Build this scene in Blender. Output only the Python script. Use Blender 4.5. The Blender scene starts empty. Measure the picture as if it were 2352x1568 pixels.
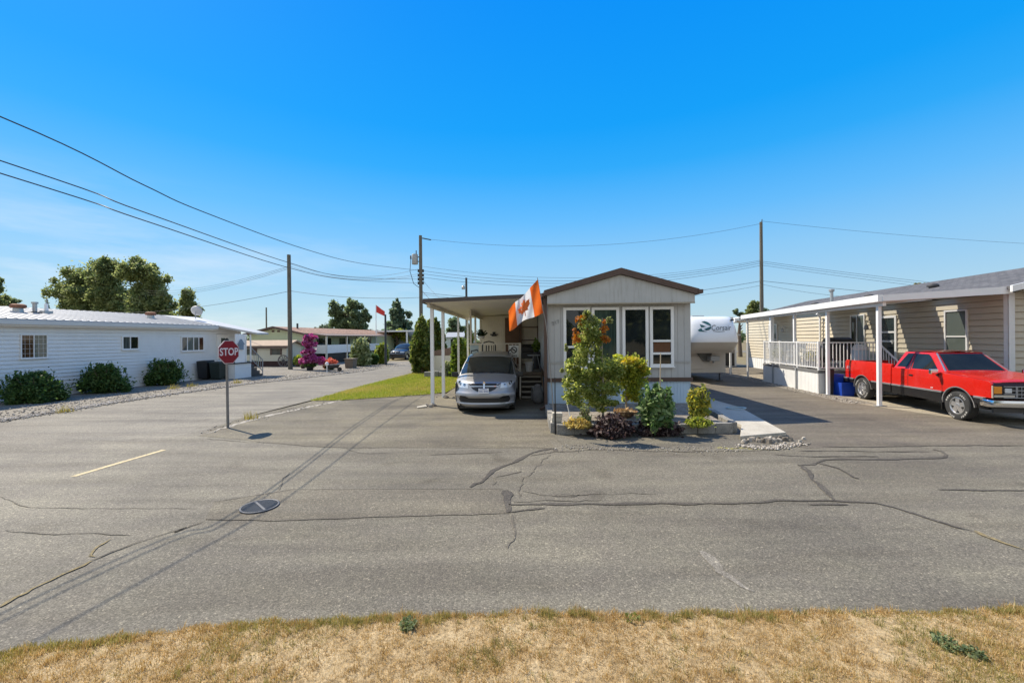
import bpy, bmesh, math, random
import numpy as np
from mathutils import Vector, Matrix
random.seed(7); rng = np.random.default_rng(7)
SC = bpy.context.scene; COL = SC.collection
F, H, CX, CY, ROLL = 950.0, 2.25, 1176.0, 776.4, math.radians(.45)   # survey of the place: lens (in photo units), eye height

def ray(px, py):
    a = (px-CX)/F; b = (CY-py)/F; c, s = math.cos(ROLL), math.sin(ROLL)
    return (a*c+b*s, 1.0, -a*s+b*c)
def G(px, py, z=0.0):                      # point on the ground
    d = ray(px, py); t = (z-H)/d[2]; return (d[0]*t, t, z)
def at(px, py, y):                         # point at a depth
    d = ray(px, py); return (d[0]*y, y, H+d[2]*y)
def rot2(x, y, deg):
    a = math.radians(deg); return (x*math.cos(a)-y*math.sin(a), x*math.sin(a)+y*math.cos(a))
AS, AM = -7.73, -1.5                       # headings: street and its homes; the middle home
def WS(u, v, z=0): x, y = rot2(u, v, AS); return (x, y, z)
def WM(u, v, z=0): x, y = rot2(u, v, AM); return (x, y, z)
def SM(px, py, z=0): p = G(px, py, z); return rot2(p[0], p[1], -AM)

# ---------------------------------------------------------------- materials
MATS = {}
def nodes(name):
    m = bpy.data.materials.new(name); m.use_nodes = True; nt = m.node_tree
    return m, nt, nt.nodes['Principled BSDF']
def N(nt, t, **kw):
    n = nt.nodes.new(t)
    for k, v in kw.items():
        if k in n.inputs: n.inputs[k].default_value = v
        else: setattr(n, k, v)
    return n
def lk(nt, a, b): nt.links.new(a, b)
def coords(nt, scale=(1, 1, 1)):
    tc = N(nt, 'ShaderNodeTexCoord'); mp = N(nt, 'ShaderNodeMapping'); mp.inputs['Scale'].default_value = scale
    lk(nt, tc.outputs['Object'], mp.inputs['Vector']); return mp.outputs['Vector']
def noise(nt, vec, scale, detail=4, rough=.6):
    n = N(nt, 'ShaderNodeTexNoise', Scale=scale, Detail=detail, Roughness=rough); lk(nt, vec, n.inputs['Vector']); return n.outputs['Fac']
def ramp(nt, fac, stops):
    r = N(nt, 'ShaderNodeValToRGB'); e = r.color_ramp.elements
    while len(e) < len(stops): e.new(.5)
    for el, (p, c) in zip(e, stops): el.position = p; el.color = (*c, 1) if len(c) == 3 else c
    lk(nt, fac, r.inputs['Fac']); return r.outputs['Color']
def mixc(nt, fac, a, b, mode='MIX'):
    m = N(nt, 'ShaderNodeMix', data_type='RGBA', blend_type=mode)
    for k, s in ((0, fac), (6, a), (7, b)):
        if hasattr(s, 'links'): lk(nt, s, m.inputs[k])
        else: m.inputs[k].default_value = s if k == 0 else ((*s, 1) if len(s) == 3 else s)
    return m.outputs[2]
def bump(nt, fac, bs, strength=.3, dist=.01):
    b = N(nt, 'ShaderNodeBump', Strength=strength, Distance=dist); lk(nt, fac, b.inputs['Height']); lk(nt, b.outputs['Normal'], bs.inputs['Normal'])
def sc3(c, k): return tuple(min(1, max(0, x*k)) for x in c)

def paint(name, c, rough=.5, metal=0, var=.12, scale=3, bmp=0, bscale=60, streak=0, spec=.5, coat=0, stretch=(1, 1, 1)):
    if name in MATS: return MATS[name]
    m, nt, bs = nodes(name); v = coords(nt, stretch)
    f = noise(nt, v, scale, 5, .65)
    col = ramp(nt, f, [(.3, sc3(c, 1-var)), (.7, sc3(c, 1+var))])
    if streak:
        v2 = coords(nt, (6, 6, .35)); f2 = noise(nt, v2, 2.5, 6, .7)
        dirt = ramp(nt, f2, [(.52, (1, 1, 1)), (.78, (1-streak, 1-streak*1.1, 1-streak*1.25))])
        col = mixc(nt, 1.0, col, dirt, 'MULTIPLY')
    lk(nt, col, bs.inputs['Base Color'])
    bs.inputs['Roughness'].default_value = rough; bs.inputs['Metallic'].default_value = metal
    bs.inputs['Specular IOR Level'].default_value = spec; bs.inputs['Coat Weight'].default_value = coat; bs.inputs['Coat Roughness'].default_value = .05
    if bmp: bump(nt, noise(nt, v, bscale, 4, .6), bs, bmp, .01)
    MATS[name] = m; return m

def leaf(name, cols, trans=.35, patch=None, rough=.55, pscale=1.2):
    if name in MATS: return MATS[name]
    m, nt, bs = nodes(name); out = nt.nodes['Material Output']
    g = N(nt, 'ShaderNodeNewGeometry'); k = len(cols)
    col = ramp(nt, g.outputs['Random Per Island'], [(i/max(1, k-1), c) for i, c in enumerate(cols)])
    if patch:
        f = noise(nt, coords(nt), pscale, 2, .5)
        ff = ramp(nt, f, [(.5, (0, 0, 0)), (.62, (1, 1, 1))]); col = mixc(nt, ff, col, patch)
    lk(nt, col, bs.inputs['Base Color']); bs.inputs['Roughness'].default_value = rough; bs.inputs['Specular IOR Level'].default_value = .3
    tr = N(nt, 'ShaderNodeBsdfTranslucent'); hs = N(nt, 'ShaderNodeHueSaturation', Saturation=1.1, Value=1.75); lk(nt, col, hs.inputs['Color']); lk(nt, hs.outputs['Color'], tr.inputs['Color'])
    mx = N(nt, 'ShaderNodeMixShader', Fac=trans); lk(nt, bs.outputs[0], mx.inputs[1]); lk(nt, tr.outputs[0], mx.inputs[2]); lk(nt, mx.outputs[0], out.inputs['Surface'])
    MATS[name] = m; return m

def asphalt(name, c, speck=.5, tint=(1.06, 1, .9), stain=.25, seed=0, bleach=False):
    if name in MATS: return MATS[name]
    m, nt, bs = nodes(name); v = coords(nt)
    mp = N(nt, 'ShaderNodeMapping'); mp.inputs['Location'].default_value = (seed*7.3, seed*3.1, 0); lk(nt, v, mp.inputs['Vector']); v = mp.outputs['Vector']
    fine = noise(nt, v, 62, 4, .75)
    base = ramp(nt, fine, [(.34, sc3(c, 1-speck*.45)), (.5, c), (.66, sc3(c, 1+speck*.5))])
    for sc_, am in ((105, .42), (48, .2)):                          # loose aggregate: every chip its own shade
        ch = N(nt, 'ShaderNodeTexVoronoi', Scale=float(sc_)); lk(nt, v, ch.inputs['Vector']); sx = N(nt, 'ShaderNodeSeparateColor'); lk(nt, ch.outputs['Color'], sx.inputs[0])
        base = mixc(nt, 1.0, base, ramp(nt, sx.outputs[0], [(0, (1-am*.8,)*3), (.6, (1, 1, 1)), (.93, (1+am*.5,)*3), (1, (1+am*2.2, 1+am*2.1, 1+am*1.9))]), 'MULTIPLY')
    vo = N(nt, 'ShaderNodeTexVoronoi', Scale=30.0); lk(nt, v, vo.inputs['Vector'])
    dots = ramp(nt, vo.outputs['Distance'], [(.10, (1.9, 1.85, 1.75)), (.22, (1, 1, 1))])
    vs = ramp(nt, noise(nt, v, 23, 2), [(.5, (0, 0, 0)), (.6, (1, 1, 1))])
    base = mixc(nt, vs, base, mixc(nt, 1.0, base, dots, 'MULTIPLY'))
    big = ramp(nt, noise(nt, v, .33, 5, .6), [(.3, (1-stain, 1-stain, 1-stain*.9)), (.5, (1, 1, 1)), (.72, (1+stain*.6, 1+stain*.6, 1+stain*.5))])
    base = mixc(nt, 1.0, base, big, 'MULTIPLY')
    v2 = coords(nt, (.18, 1.3, 1)); lanes = ramp(nt, noise(nt, v2, 1.1, 4, .6), [(.35, (.88, .88, .9)), (.65, (1.08, 1.08, 1.06))])
    base = mixc(nt, 1.0, base, lanes, 'MULTIPLY')
    base = mixc(nt, 1.0, base, ramp(nt, noise(nt, v, 1.7, 6, .7), [(.3, (.9, .88, .86)), (.7, sc3(tint, 1))]), 'MULTIPLY')
    tr = noise(nt, coords(nt, (.25, 2.2, 1)), 1.0, 3, .5)           # worn wheel tracks run along the street
    base = mixc(nt, 1.0, base, ramp(nt, tr, [(.38, (.87, .86, .85)), (.5, (1, 1, 1)), (.62, (1.1, 1.1, 1.09))]), 'MULTIPLY')
    oil = noise(nt, v, 1.1, 2, .4); base = mixc(nt, 1.0, base, ramp(nt, oil, [(.24, (.74, .72, .7)), (.34, (1, 1, 1))]), 'MULTIPLY')
    if bleach:                                                    # the older surfacing towards the side road is bleached
        xz = N(nt, 'ShaderNodeSeparateXYZ'); lk(nt, coords(nt), xz.inputs[0]); mr = N(nt, 'ShaderNodeMapRange'); mr.interpolation_type = 'SMOOTHSTEP'; mr.inputs[1].default_value = -1.5; mr.inputs[2].default_value = -9.5; lk(nt, xz.outputs['X'], mr.inputs[0])
        base = mixc(nt, mr.outputs[0], base, mixc(nt, 1.0, base, (1.3, 1.31, 1.36), 'MULTIPLY'))
    lk(nt, base, bs.inputs['Base Color']); bs.inputs['Roughness'].default_value = .85; bs.inputs['Specular IOR Level'].default_value = .3
    bump(nt, fine, bs, .1, .005)
    MATS[name] = m; return m

def glass(name, c=(.012, .016, .018), rough=.03, spec=.6):
    if name in MATS: return MATS[name]
    m, nt, bs = nodes(name); f = noise(nt, coords(nt), 1.5, 2)
    lk(nt, ramp(nt, f, [(.3, sc3(c, .6)), (.7, sc3(c, 1.5))]), bs.inputs['Base Color'])
    bs.inputs['Roughness'].default_value = rough; bs.inputs['Specular IOR Level'].default_value = spec
    MATS[name] = m; return m

# ---------------------------------------------------------------- mesh building
class MB:
    def __init__(s, off=(0, 0, 0)): s.v = []; s.f = []; s.o = off; s.mi = []; s.cur = 0
    def add(s, vs, fs):
        n = len(s.v); o = s.o
        s.v += [(p[0]-o[0], p[1]-o[1], p[2]-o[2]) for p in vs]; s.f += [tuple(i+n for i in f) for f in fs]; s.mi += [s.cur]*len(fs); return s
    def box(s, x0, y0, z0, x1, y1, z1):
        return s.add([(x0,y0,z0),(x1,y0,z0),(x1,y1,z0),(x0,y1,z0),(x0,y0,z1),(x1,y0,z1),(x1,y1,z1),(x0,y1,z1)],
                     [(3,2,1,0),(4,5,6,7),(0,1,5,4),(1,2,6,5),(2,3,7,6),(3,0,4,7)])
    def hexa(s, a, b):                     # two quads
        return s.add(list(a)+list(b), [(3,2,1,0),(4,5,6,7),(0,1,5,4),(1,2,6,5),(2,3,7,6),(3,0,4,7)])
    def frame(s, p, q):
        d = (Vector(q)-Vector(p)).normalized(); u = Vector((0, 0, 1)) if abs(d.z) < .9 else Vector((0, 1, 0))
        a = d.cross(u).normalized(); return a, a.cross(d).normalized()
    def bar(s, p, q, w, h=None):
        h = h or w; a, b = s.frame(p, q); P, Q = Vector(p), Vector(q)
        r = [a*(i*w/2)+b*(j*h/2) for i, j in ((-1,-1),(1,-1),(1,1),(-1,1))]
        return s.hexa([P+x for x in r], [Q+x for x in r])
    def cyl(s, p, q, r1, r2=None, n=12, cap=True):
        r2 = r1 if r2 is None else r2; a, b = s.frame(p, q); vs = []
        for P, r in ((Vector(p), r1), (Vector(q), r2)):
            vs += [P+(a*math.cos(2*math.pi*i/n)+b*math.sin(2*math.pi*i/n))*r for i in range(n)]
        fs = [(i, (i+1) % n, n+(i+1) % n, n+i) for i in range(n)]
        if cap: fs += [tuple(range(n-1, -1, -1)), tuple(range(n, 2*n))]
        return s.add(vs, fs)
    def tube(s, pts, r, n=6):
        rs = r if isinstance(r, (list, tuple)) else [r]*len(pts); vs = []; fs = []; ref = None
        for k, p in enumerate(pts):
            P = Vector(p); d = (Vector(pts[min(k+1, len(pts)-1)])-Vector(pts[max(k-1, 0)])).normalized()
            if ref is None: ref, _ = s.frame(p, P+d)
            b = d.cross(ref).normalized(); a = b.cross(d).normalized(); ref = a
            vs += [P+(a*math.cos(2*math.pi*i/n)+b*math.sin(2*math.pi*i/n))*rs[k] for i in range(n)]
        for k in range(len(pts)-1):
            fs += [(k*n+i, k*n+(i+1) % n, (k+1)*n+(i+1) % n, (k+1)*n+i) for i in range(n)]
        m = len(pts)-1; fs += [tuple(range(n-1, -1, -1)), tuple(m*n+i for i in range(n))]
        return s.add(vs, fs)
    def lathe(s, prof, c=(0, 0, 0), n=20, axis='z'):   # prof: (r, h)
        vs = []; fs = []
        for r, h in prof:
            for i in range(n):
                a = 2*math.pi*i/n; x, y = r*math.cos(a), r*math.sin(a)
                p = {'z': (x, y, h), 'x': (h, x, y), 'y': (y, h, x)}[axis]; vs.append((c[0]+p[0], c[1]+p[1], c[2]+p[2]))
        for k in range(len(prof)-1):
            fs += [(k*n+i, k*n+(i+1) % n, (k+1)*n+(i+1) % n, (k+1)*n+i) for i in range(n)]
        return s.add(vs, fs)
    def prism(s, poly, axis, a, b):        # poly 2D; axis 'x': (y,z), 'y': (x,z), 'z': (x,y)
        mk = {'x': lambda p, t: (t, p[0], p[1]), 'y': lambda p, t: (p[0], t, p[1]), 'z': lambda p, t: (p[0], p[1], t)}[axis]; n = len(poly)
        return s.add([mk(p, a) for p in poly]+[mk(p, b) for p in poly],
                     [tuple(range(n-1, -1, -1)), tuple(range(n, 2*n))]+[(i, (i+1) % n, n+(i+1) % n, n+i) for i in range(n)])
    def grid(s, rows):
        n = len(rows[0]); vs = [p for r in rows for p in r]
        return s.add(vs, [(j*n+i, j*n+i+1, (j+1)*n+i+1, (j+1)*n+i) for j in range(len(rows)-1) for i in range(n-1)])
    def build(s, name, mat, parent=None, smooth=0, bevel=0, loc=None, fix=True, solid=0, subs=0):
        me = bpy.data.meshes.new(name); me.from_pydata([tuple(p) for p in s.v], [], s.f)
        for m in (mat if isinstance(mat, (list, tuple)) else [mat]): me.materials.append(m)
        if any(s.mi): me.polygons.foreach_set('material_index', s.mi)
        if fix:
            bm = bmesh.new(); bm.from_mesh(me); bmesh.ops.remove_doubles(bm, verts=bm.verts, dist=1e-5) if smooth else None
            bmesh.ops.recalc_face_normals(bm, faces=bm.faces); bm.to_mesh(me); bm.free()
        if smooth:
            me.polygons.foreach_set('use_smooth', [True]*len(me.polygons)); me.set_sharp_from_angle(angle=math.radians(smooth if smooth > 1 else 40))
        o = bpy.data.objects.new(name, me); COL.objects.link(o)
        if parent is not None: o.parent = parent
        if loc: o.location = loc
        if solid:
            md = o.modifiers.new('solid', 'SOLIDIFY'); md.thickness = solid; md.offset = 0
        if subs:
            md = o.modifiers.new('subd', 'SUBSURF'); md.levels = md.render_levels = subs
        if bevel:
            md = o.modifiers.new('bev', 'BEVEL'); md.width = bevel; md.segments = 2; md.limit_method = 'ANGLE'; md.angle_limit = math.radians(40)
        return o

def tag(o, label=None, cat=None, group=None, kind=None):
    for k, v in (('label', label), ('category', cat), ('group', group), ('kind', kind)):
        if v: o[k] = v
    return o
def thing(name, label, cat, loc=(0, 0, 0), rz=0, group=None):
    o = bpy.data.objects.new(name, None); o.empty_display_size = .2; COL.objects.link(o); o.location = loc; o.rotation_euler = (0, 0, math.radians(rz))
    return tag(o, label, cat, group)
def copy_tree(o, parent=None):
    c = o.copy(); COL.objects.link(c); c.parent = parent
    for ch in [x for x in SC.objects if x.parent == o]: copy_tree(ch, c)
    return c
def sheet(name, pts, z, mat, kind='structure'):
    m = MB(); m.add([(p[0], p[1], z) for p in pts], [tuple(range(len(pts)))])
    o = m.build(name, mat, fix=False)
    if o.data.polygons[0].normal.z < 0: o.data.flip_normals()
    return tag(o, kind=kind)

def quads(name, C, size, mat, parent=None, shape=1.6, up=0.0, sizevar=.5, loc=None, normal=None):
    """leaf cards: one pointed quad at each point of C"""
    C = np.asarray(C, float); n = len(C)
    nr = rng.normal(size=(n, 3)) if normal is None else np.asarray(normal)+.55*rng.normal(size=(n, 3))
    nr[:, 2] += up; nr /= np.linalg.norm(nr, axis=1)[:, None]+1e-9
    t = rng.normal(size=(n, 3)); a = np.cross(nr, t); a /= np.linalg.norm(a, axis=1)[:, None]+1e-9; b = np.cross(nr, a)
    s = size*(1+sizevar*(rng.random(n)-.5)*2)[:, None]
    V = np.empty((n, 4, 3)); V[:, 0] = C-a*s*shape*.5; V[:, 1] = C+b*s*.5+nr*s*.12; V[:, 2] = C+a*s*shape*.5; V[:, 3] = C-b*s*.5+nr*s*.12
    return rawmesh(name, V.reshape(-1, 3), np.arange(4*n).reshape(-1, 4), mat, parent, loc)
def rawmesh(name, V, Fc, mat, parent=None, loc=None):
    me = bpy.data.meshes.new(name); n, k = len(Fc), Fc.shape[1]
    me.vertices.add(len(V)); me.vertices.foreach_set('co', np.ascontiguousarray(V, dtype=np.float32).ravel())
    me.loops.add(n*k); me.loops.foreach_set('vertex_index', np.ascontiguousarray(Fc, dtype=np.int32).ravel())
    me.polygons.add(n); me.polygons.foreach_set('loop_start', np.arange(0, n*k, k, dtype=np.int32)); me.polygons.foreach_set('loop_total', np.full(n, k, dtype=np.int32))
    me.update(calc_edges=True)
    for m in (mat if isinstance(mat, (list, tuple)) else [mat]): me.materials.append(m)
    o = bpy.data.objects.new(name, me); COL.objects.link(o)
    if parent is not None: o.parent = parent
    if loc: o.location = loc
    return o
def cloud(blobs, n, shell=.55, holes=.0):
    """points inside a set of ellipsoids (x,y,z,rx,ry,rz), denser towards their skins and broken into tufts"""
    B = np.array(blobs, float); vol = (B[:, 3]*B[:, 4]*B[:, 5])**.75; k = rng.choice(len(B), n, p=vol/vol.sum())
    d = rng.normal(size=(n, 3)); d /= np.linalg.norm(d, axis=1)[:, None]; r = (shell+(1-shell)*rng.random(n))**.6
    lump = .82+.18*np.sin(d[:, 0]*7+k)*np.sin(d[:, 1]*6+2*k)*np.sin(d[:, 2]*8+k*.7)+.1*rng.normal(size=n)
    return B[k, :3]+d*(r*lump)[:, None]*B[k, 3:6]+rng.normal(size=(n, 3))*(.13*B[k, 3:6])*(rng.random(n)**2*2.2)[:, None]
def tufts(blobs, n_tuft, per, spread):
    c = cloud(blobs, n_tuft, .5); p = np.repeat(c, per, axis=0)+rng.normal(size=(n_tuft*per, 3))*spread; return p

def text(body, size, mat, name='lettering', parent=None, loc=(0, 0, 0), rot=(90, 0, 0), ext=.004, shear=0, bold=0, sx=1, align='CENTER'):
    cu = bpy.data.curves.new(name, 'FONT'); cu.body = body; cu.size = size; cu.align_x = align; cu.align_y = 'CENTER'; cu.extrude = ext; cu.shear = shear; cu.offset = bold; cu.resolution_u = 3
    tmp = bpy.data.objects.new('tmp', cu); COL.objects.link(tmp); bpy.context.view_layer.update()
    me = bpy.data.meshes.new_from_object(tmp.evaluated_get(bpy.context.evaluated_depsgraph_get())); bpy.data.objects.remove(tmp)
    me.materials.clear(); me.materials.append(mat); me.name = name
    o = bpy.data.objects.new(name, me); COL.objects.link(o); o.parent = parent; o.location = loc; o.rotation_euler = [math.radians(a) for a in rot]; o.scale = (sx, 1, 1)
    return o

# ---------------------------------------------------------------- world, sun, camera
SUN_AZ, SUN_EL = -34.0, 50.0             # heading that shadows fall along; height
EXPO = .55; SKY_FILL = .95
def build_world():
    w = bpy.data.worlds.new('World'); SC.world = w; w.use_nodes = True; nt = w.node_tree; bg = nt.nodes['Background']
    sky = N(nt, 'ShaderNodeTexSky'); sky.sky_type = 'NISHITA'; sky.sun_disc = False
    sky.sun_elevation = math.radians(SUN_EL); tx, ty = -math.cos(math.radians(SUN_AZ)), -math.sin(math.radians(SUN_AZ))
    sky.sun_rotation = math.atan2(tx, ty); sky.altitude = 50; sky.air_density = 1.0; sky.dust_density = .25; sky.ozone_density = 4.0
    hs = N(nt, 'ShaderNodeHueSaturation', Hue=.5, Saturation=1.35, Value=.8); lk(nt, sky.outputs[0], hs.inputs['Color'])
    tc = N(nt, 'ShaderNodeTexCoord'); sp = N(nt, 'ShaderNodeSeparateXYZ'); lk(nt, tc.outputs['Generated'], sp.inputs[0])
    lin = lambda r, g, b: tuple(((v/255+.055)/1.055)**2.4 for v in (r, g, b))
    clear = ramp(nt, sp.outputs['Z'], [(0, lin(188, 210, 220)), (.08, lin(176, 211, 232)), (.185, lin(146, 205, 246)), (.27, lin(104, 192, 255)), (.37, lin(45, 174, 255)), (.447, lin(12, 164, 255)), (.63, lin(0, 149, 255)), (1, lin(6, 110, 225))])
    k = 1/(.15*2**EXPO); deep = mixc(nt, 1.0, clear, (k, k, k), 'MULTIPLY')
    deep.node.clamp_result = False
    mp = N(nt, 'ShaderNodeMapping'); mp.inputs['Scale'].default_value = (1.6, 1.6, 9); lk(nt, tc.outputs['Generated'], mp.inputs['Vector']); wisp = ramp(nt, noise(nt, mp.outputs[0], 1.6, 6, .62), [(.46, (0, 0, 0)), (.72, (1, 1, 1))])
    low = N(nt, 'ShaderNodeMapRange'); low.inputs[1].default_value = .30; low.inputs[2].default_value = .07; lk(nt, sp.outputs['Z'], low.inputs[0]); lft = N(nt, 'ShaderNodeMapRange'); lft.inputs[1].default_value = .1; lft.inputs[2].default_value = -.75; lk(nt, sp.outputs['X'], lft.inputs[0])
    wf = mixc(nt, 1.0, mixc(nt, 1.0, wisp, low.outputs[0], 'MULTIPLY'), lft.outputs[0], 'MULTIPLY'); deep = mixc(nt, wf, deep, tuple(k*q for q in (.78, .86, .93)))
    front = mixc(nt, .86, hs.outputs[0], deep)                      # clear blue ahead; pale fill light added in the unseen sky behind the camera
    back_fill = ramp(nt, sp.outputs['Z'], [(0, (.86, .91, .95)), (.3, (.86, .95, 1)), (.75, (.45, .62, .88)), (1, (.12, .3, .75))])
    back_fill = mixc(nt, 1.0, back_fill, (k*SKY_FILL, k*SKY_FILL, k*SKY_FILL), 'MULTIPLY'); back_fill.node.clamp_result = False
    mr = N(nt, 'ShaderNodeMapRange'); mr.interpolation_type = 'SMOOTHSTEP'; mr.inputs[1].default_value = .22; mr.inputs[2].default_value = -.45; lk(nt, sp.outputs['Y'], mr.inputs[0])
    lk(nt, mixc(nt, mr.outputs[0], front, back_fill), bg.inputs['Color']); bg.inputs['Strength'].default_value = .15
    L = bpy.data.lights.new('sun', 'SUN'); L.energy = 4.8; L.angle = math.radians(.5); L.color = (1, .90, .73)
    o = bpy.data.objects.new('sun', L); COL.objects.link(o)
    d = Vector((-tx*math.cos(math.radians(SUN_EL)), -ty*math.cos(math.radians(SUN_EL)), -math.sin(math.radians(SUN_EL))))
    o.rotation_euler = d.to_track_quat('-Z', 'Y').to_euler(); o.location = (-20, 16, 30)
    SC.view_settings.view_transform = 'Standard'; SC.view_settings.look = 'None'; SC.view_settings.exposure = EXPO; SC.view_settings.gamma = 1
    cd = bpy.data.cameras.new('camera'); cam = bpy.data.objects.new('camera', cd); COL.objects.link(cam); SC.camera = cam
    cd.sensor_width = 36; cd.lens = 36*F/2352; cd.clip_end = 3000; cd.clip_start = .05
    cd.shift_y = -(784-CY)/2352
    R = Vector((math.cos(ROLL), 0, -math.sin(ROLL))); U = Vector((math.sin(ROLL), 0, math.cos(ROLL))); B = Vector((0, -1, 0))
    cam.matrix_world = Matrix(((R.x, U.x, B.x, 0), (R.y, U.y, B.y, 0), (R.z, U.z, B.z, H), (0, 0, 0, 1)))
    SC.cycles.max_bounces = 6; SC.cycles.transparent_max_bounces = 8
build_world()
# ---------------------------------------------------------------- ground, roads, markings
M_ASPH = asphalt('asphalt', (.165, .15, .123), .62, (1.03, 1, .93), .26, bleach=True)
M_ROAD = asphalt('asphalt_road', (.214, .197, .168), .55, (1.02, 1, .96), .2, seed=2)
M_DRIVE = asphalt('asphalt_drive', (.165, .147, .118), .7, (1.05, 1, .88), .4, seed=5)
M_DRIVE2 = asphalt('asphalt_drive_right', (.15, .132, .11), .6, (1.04, 1, .9), .34, seed=9)
M_PATCH = asphalt('asphalt_patch', (.16, .143, .112), .6, (1.0, 1, .97), .2, seed=11)

def gravel_mat():
    m, nt, bs = nodes('gravel'); v = coords(nt)
    vo = N(nt, 'ShaderNodeTexVoronoi', Scale=22.0); lk(nt, v, vo.inputs['Vector'])
    c = ramp(nt, noise(nt, v, 30, 3, .7), [(.3, (.13, .12, .11)), (.5, (.27, .25, .22)), (.7, (.45, .42, .37))])
    gap = ramp(nt, vo.outputs['Distance'], [(.35, (1, 1, 1)), (.62, (.5, .48, .45))])
    c = mixc(nt, 1.0, c, gap, 'MULTIPLY')
    c = mixc(nt, 1.0, c, ramp(nt, noise(nt, v, .6, 4), [(.3, (.82, .8, .75)), (.7, (1.15, 1.12, 1.05))]), 'MULTIPLY')
    lk(nt, c, bs.inputs['Base Color']); bs.inputs['Roughness'].default_value = .9
    bump(nt, vo.outputs['Distance'], bs, -.8, .03); return m
M_GRAVEL = gravel_mat()

def soil(name, stops, scale=2.2, bs_=40, b=.6):
    m, nt, bs = nodes(name); v = coords(nt); f = noise(nt, v, scale, 8, .7)
    c = ramp(nt, f, stops); f2 = noise(nt, v, bs_, 4, .7)
    c = mixc(nt, 1.0, c, ramp(nt, f2, [(.33, (.5, .48, .45)), (.5, (1, 1, 1)), (.68, (1.35, 1.33, 1.3))]), 'MULTIPLY')
    lk(nt, c, bs.inputs['Base Color']); bs.inputs['Roughness'].default_value = .95; bump(nt, f2, bs, b, .02); return m
M_GROUND = soil('dry_ground', [(.3, (.13, .10, .055)), (.5, (.21, .165, .085)), (.7, (.17, .16, .07))])
M_STRAW = soil('straw_soil', [(.3, (.25, .175, .085)), (.5, (.39, .285, .15)), (.7, (.5, .39, .23))], 5.0, 30, 1.0)
M_TURF = soil('turf_soil', [(.3, (.14, .15, .035)), (.5, (.21, .21, .05)), (.7, (.30, .24, .09))], 1.6, 60, .6)
M_BED = soil('bed_soil', [(.3, (.12, .1, .08)), (.5, (.24, .21, .175)), (.7, (.36, .33, .29))], 6, 50, .8)
M_CONC = soil('concrete', [(.3, (.36, .33, .28)), (.5, (.46, .43, .37)), (.7, (.52, .49, .43))], 1.4, 70, .25)

sheet('ground', [(-700, -700), (700, -700), (700, 700), (-700, 700)], -.03, M_GROUND)
sheet('cross_street', [(-70, -3), (60, -3), (60, 11.5), (13, 11.5), (12, 12.5), (-1, 12.5), (-6.5, 12.5), (-7.6, 12.5), (-9, 12.5), (-12.3, 13), (-14.6, 12), (-25, 9.5), (-70, 9)], 0, M_ASPH)
ed = [(-15.9, 8.2), (-16.2, 10.5), (-16.65, 13.75), (-16.5, 19.2), (-15.8, 21.5), (-15.0, 25), (-14.4, 29), (-14.2, 34), (-14.6, 44), (-14.8, 70)]
sheet('side_road', [WS(u, v) for u, v in ed+[(-9.9, 70), (-9.9, 40), (-10.0, 25.6), (-9.5, 14.3), (-9.4, 10.7), (-9.0, 9.2), (-9.3, 8.0)]], .002, M_ROAD)
sheet('far_road', [WS(-14.8, 44), WS(-14.8, 70), WS(30, 70), WS(30, 62), WS(-9.9, 62), WS(-9.9, 44)], .001, M_ROAD)
sheet('driveway', [G(*p)[:2] for p in [(455, 1001), (500, 980), (545, 963), (640, 940), (718, 921)]]+[(-3.6, 16.9), WM(-3.15, 16.9)[:2], WM(-3.2, 26)[:2], WM(.8, 26)[:2], WM(.8, 9.3)[:2]]+[G(*p)[:2] for p in [(1262, 1012), (1275, 1030), (1000, 1028), (860, 1028), (740, 1027), (625, 1018), (540, 1008)]], .004, M_DRIVE)
sheet('driveway', [WM(4.95, 9.25)[:2], WM(4.95, 40)[:2], WS(14, 40)[:2], WS(14, 9.9)[:2]]+[G(*p)[:2] for p in [(2352, 1022), (2100, 1023), (1850, 1029)]], .003, M_DRIVE2)
sheet('carport_floor', [WS(9.45, 14.9)[:2], WS(9.6, 26)[:2], WS(13.2, 26)[:2], WS(13.2, 10.6)[:2], WS(11.3, 10.2)[:2]], .006, asphalt('carport_concrete', (.33, .29, .235), .2, (1.03, 1, .93), .12, seed=13))
sheet('gravel_strip', [WS(u, v) for u, v in [(-40, -2), (-15.7, 5), (-15.9, 8.2), (-16.3, 10.5), (-16.65, 13.75), (-16.5, 19.2), (-15.8, 21.5), (-15.0, 25), (-14.4, 29), (-14.2, 34), (-14.4, 40), (-30, 40), (-40, 30)]], .006, M_GRAVEL)
sheet('gravel_strip', [WS(9.1, 15), WS(9.1, 26.5), WS(10.0, 26.5), WS(10.0, 15)], .009, M_GRAVEL)
bed = [SM(*p) for p in [(1266, 1000), (1300, 1028), (1420, 1032), (1560, 1036), (1720, 1036), (1790, 1032), (1845, 1012), (1690, 1000)]]
sheet('dirt_verge', [WM(*p)[:2] for p in bed]+[WM(4.9, 9.9)[:2], WM(.75, 9.9)[:2]], .006, asphalt('dirt_verge_mat', (.17, .155, .13), .55, (1.05, 1, .88), .3, seed=17))

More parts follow.
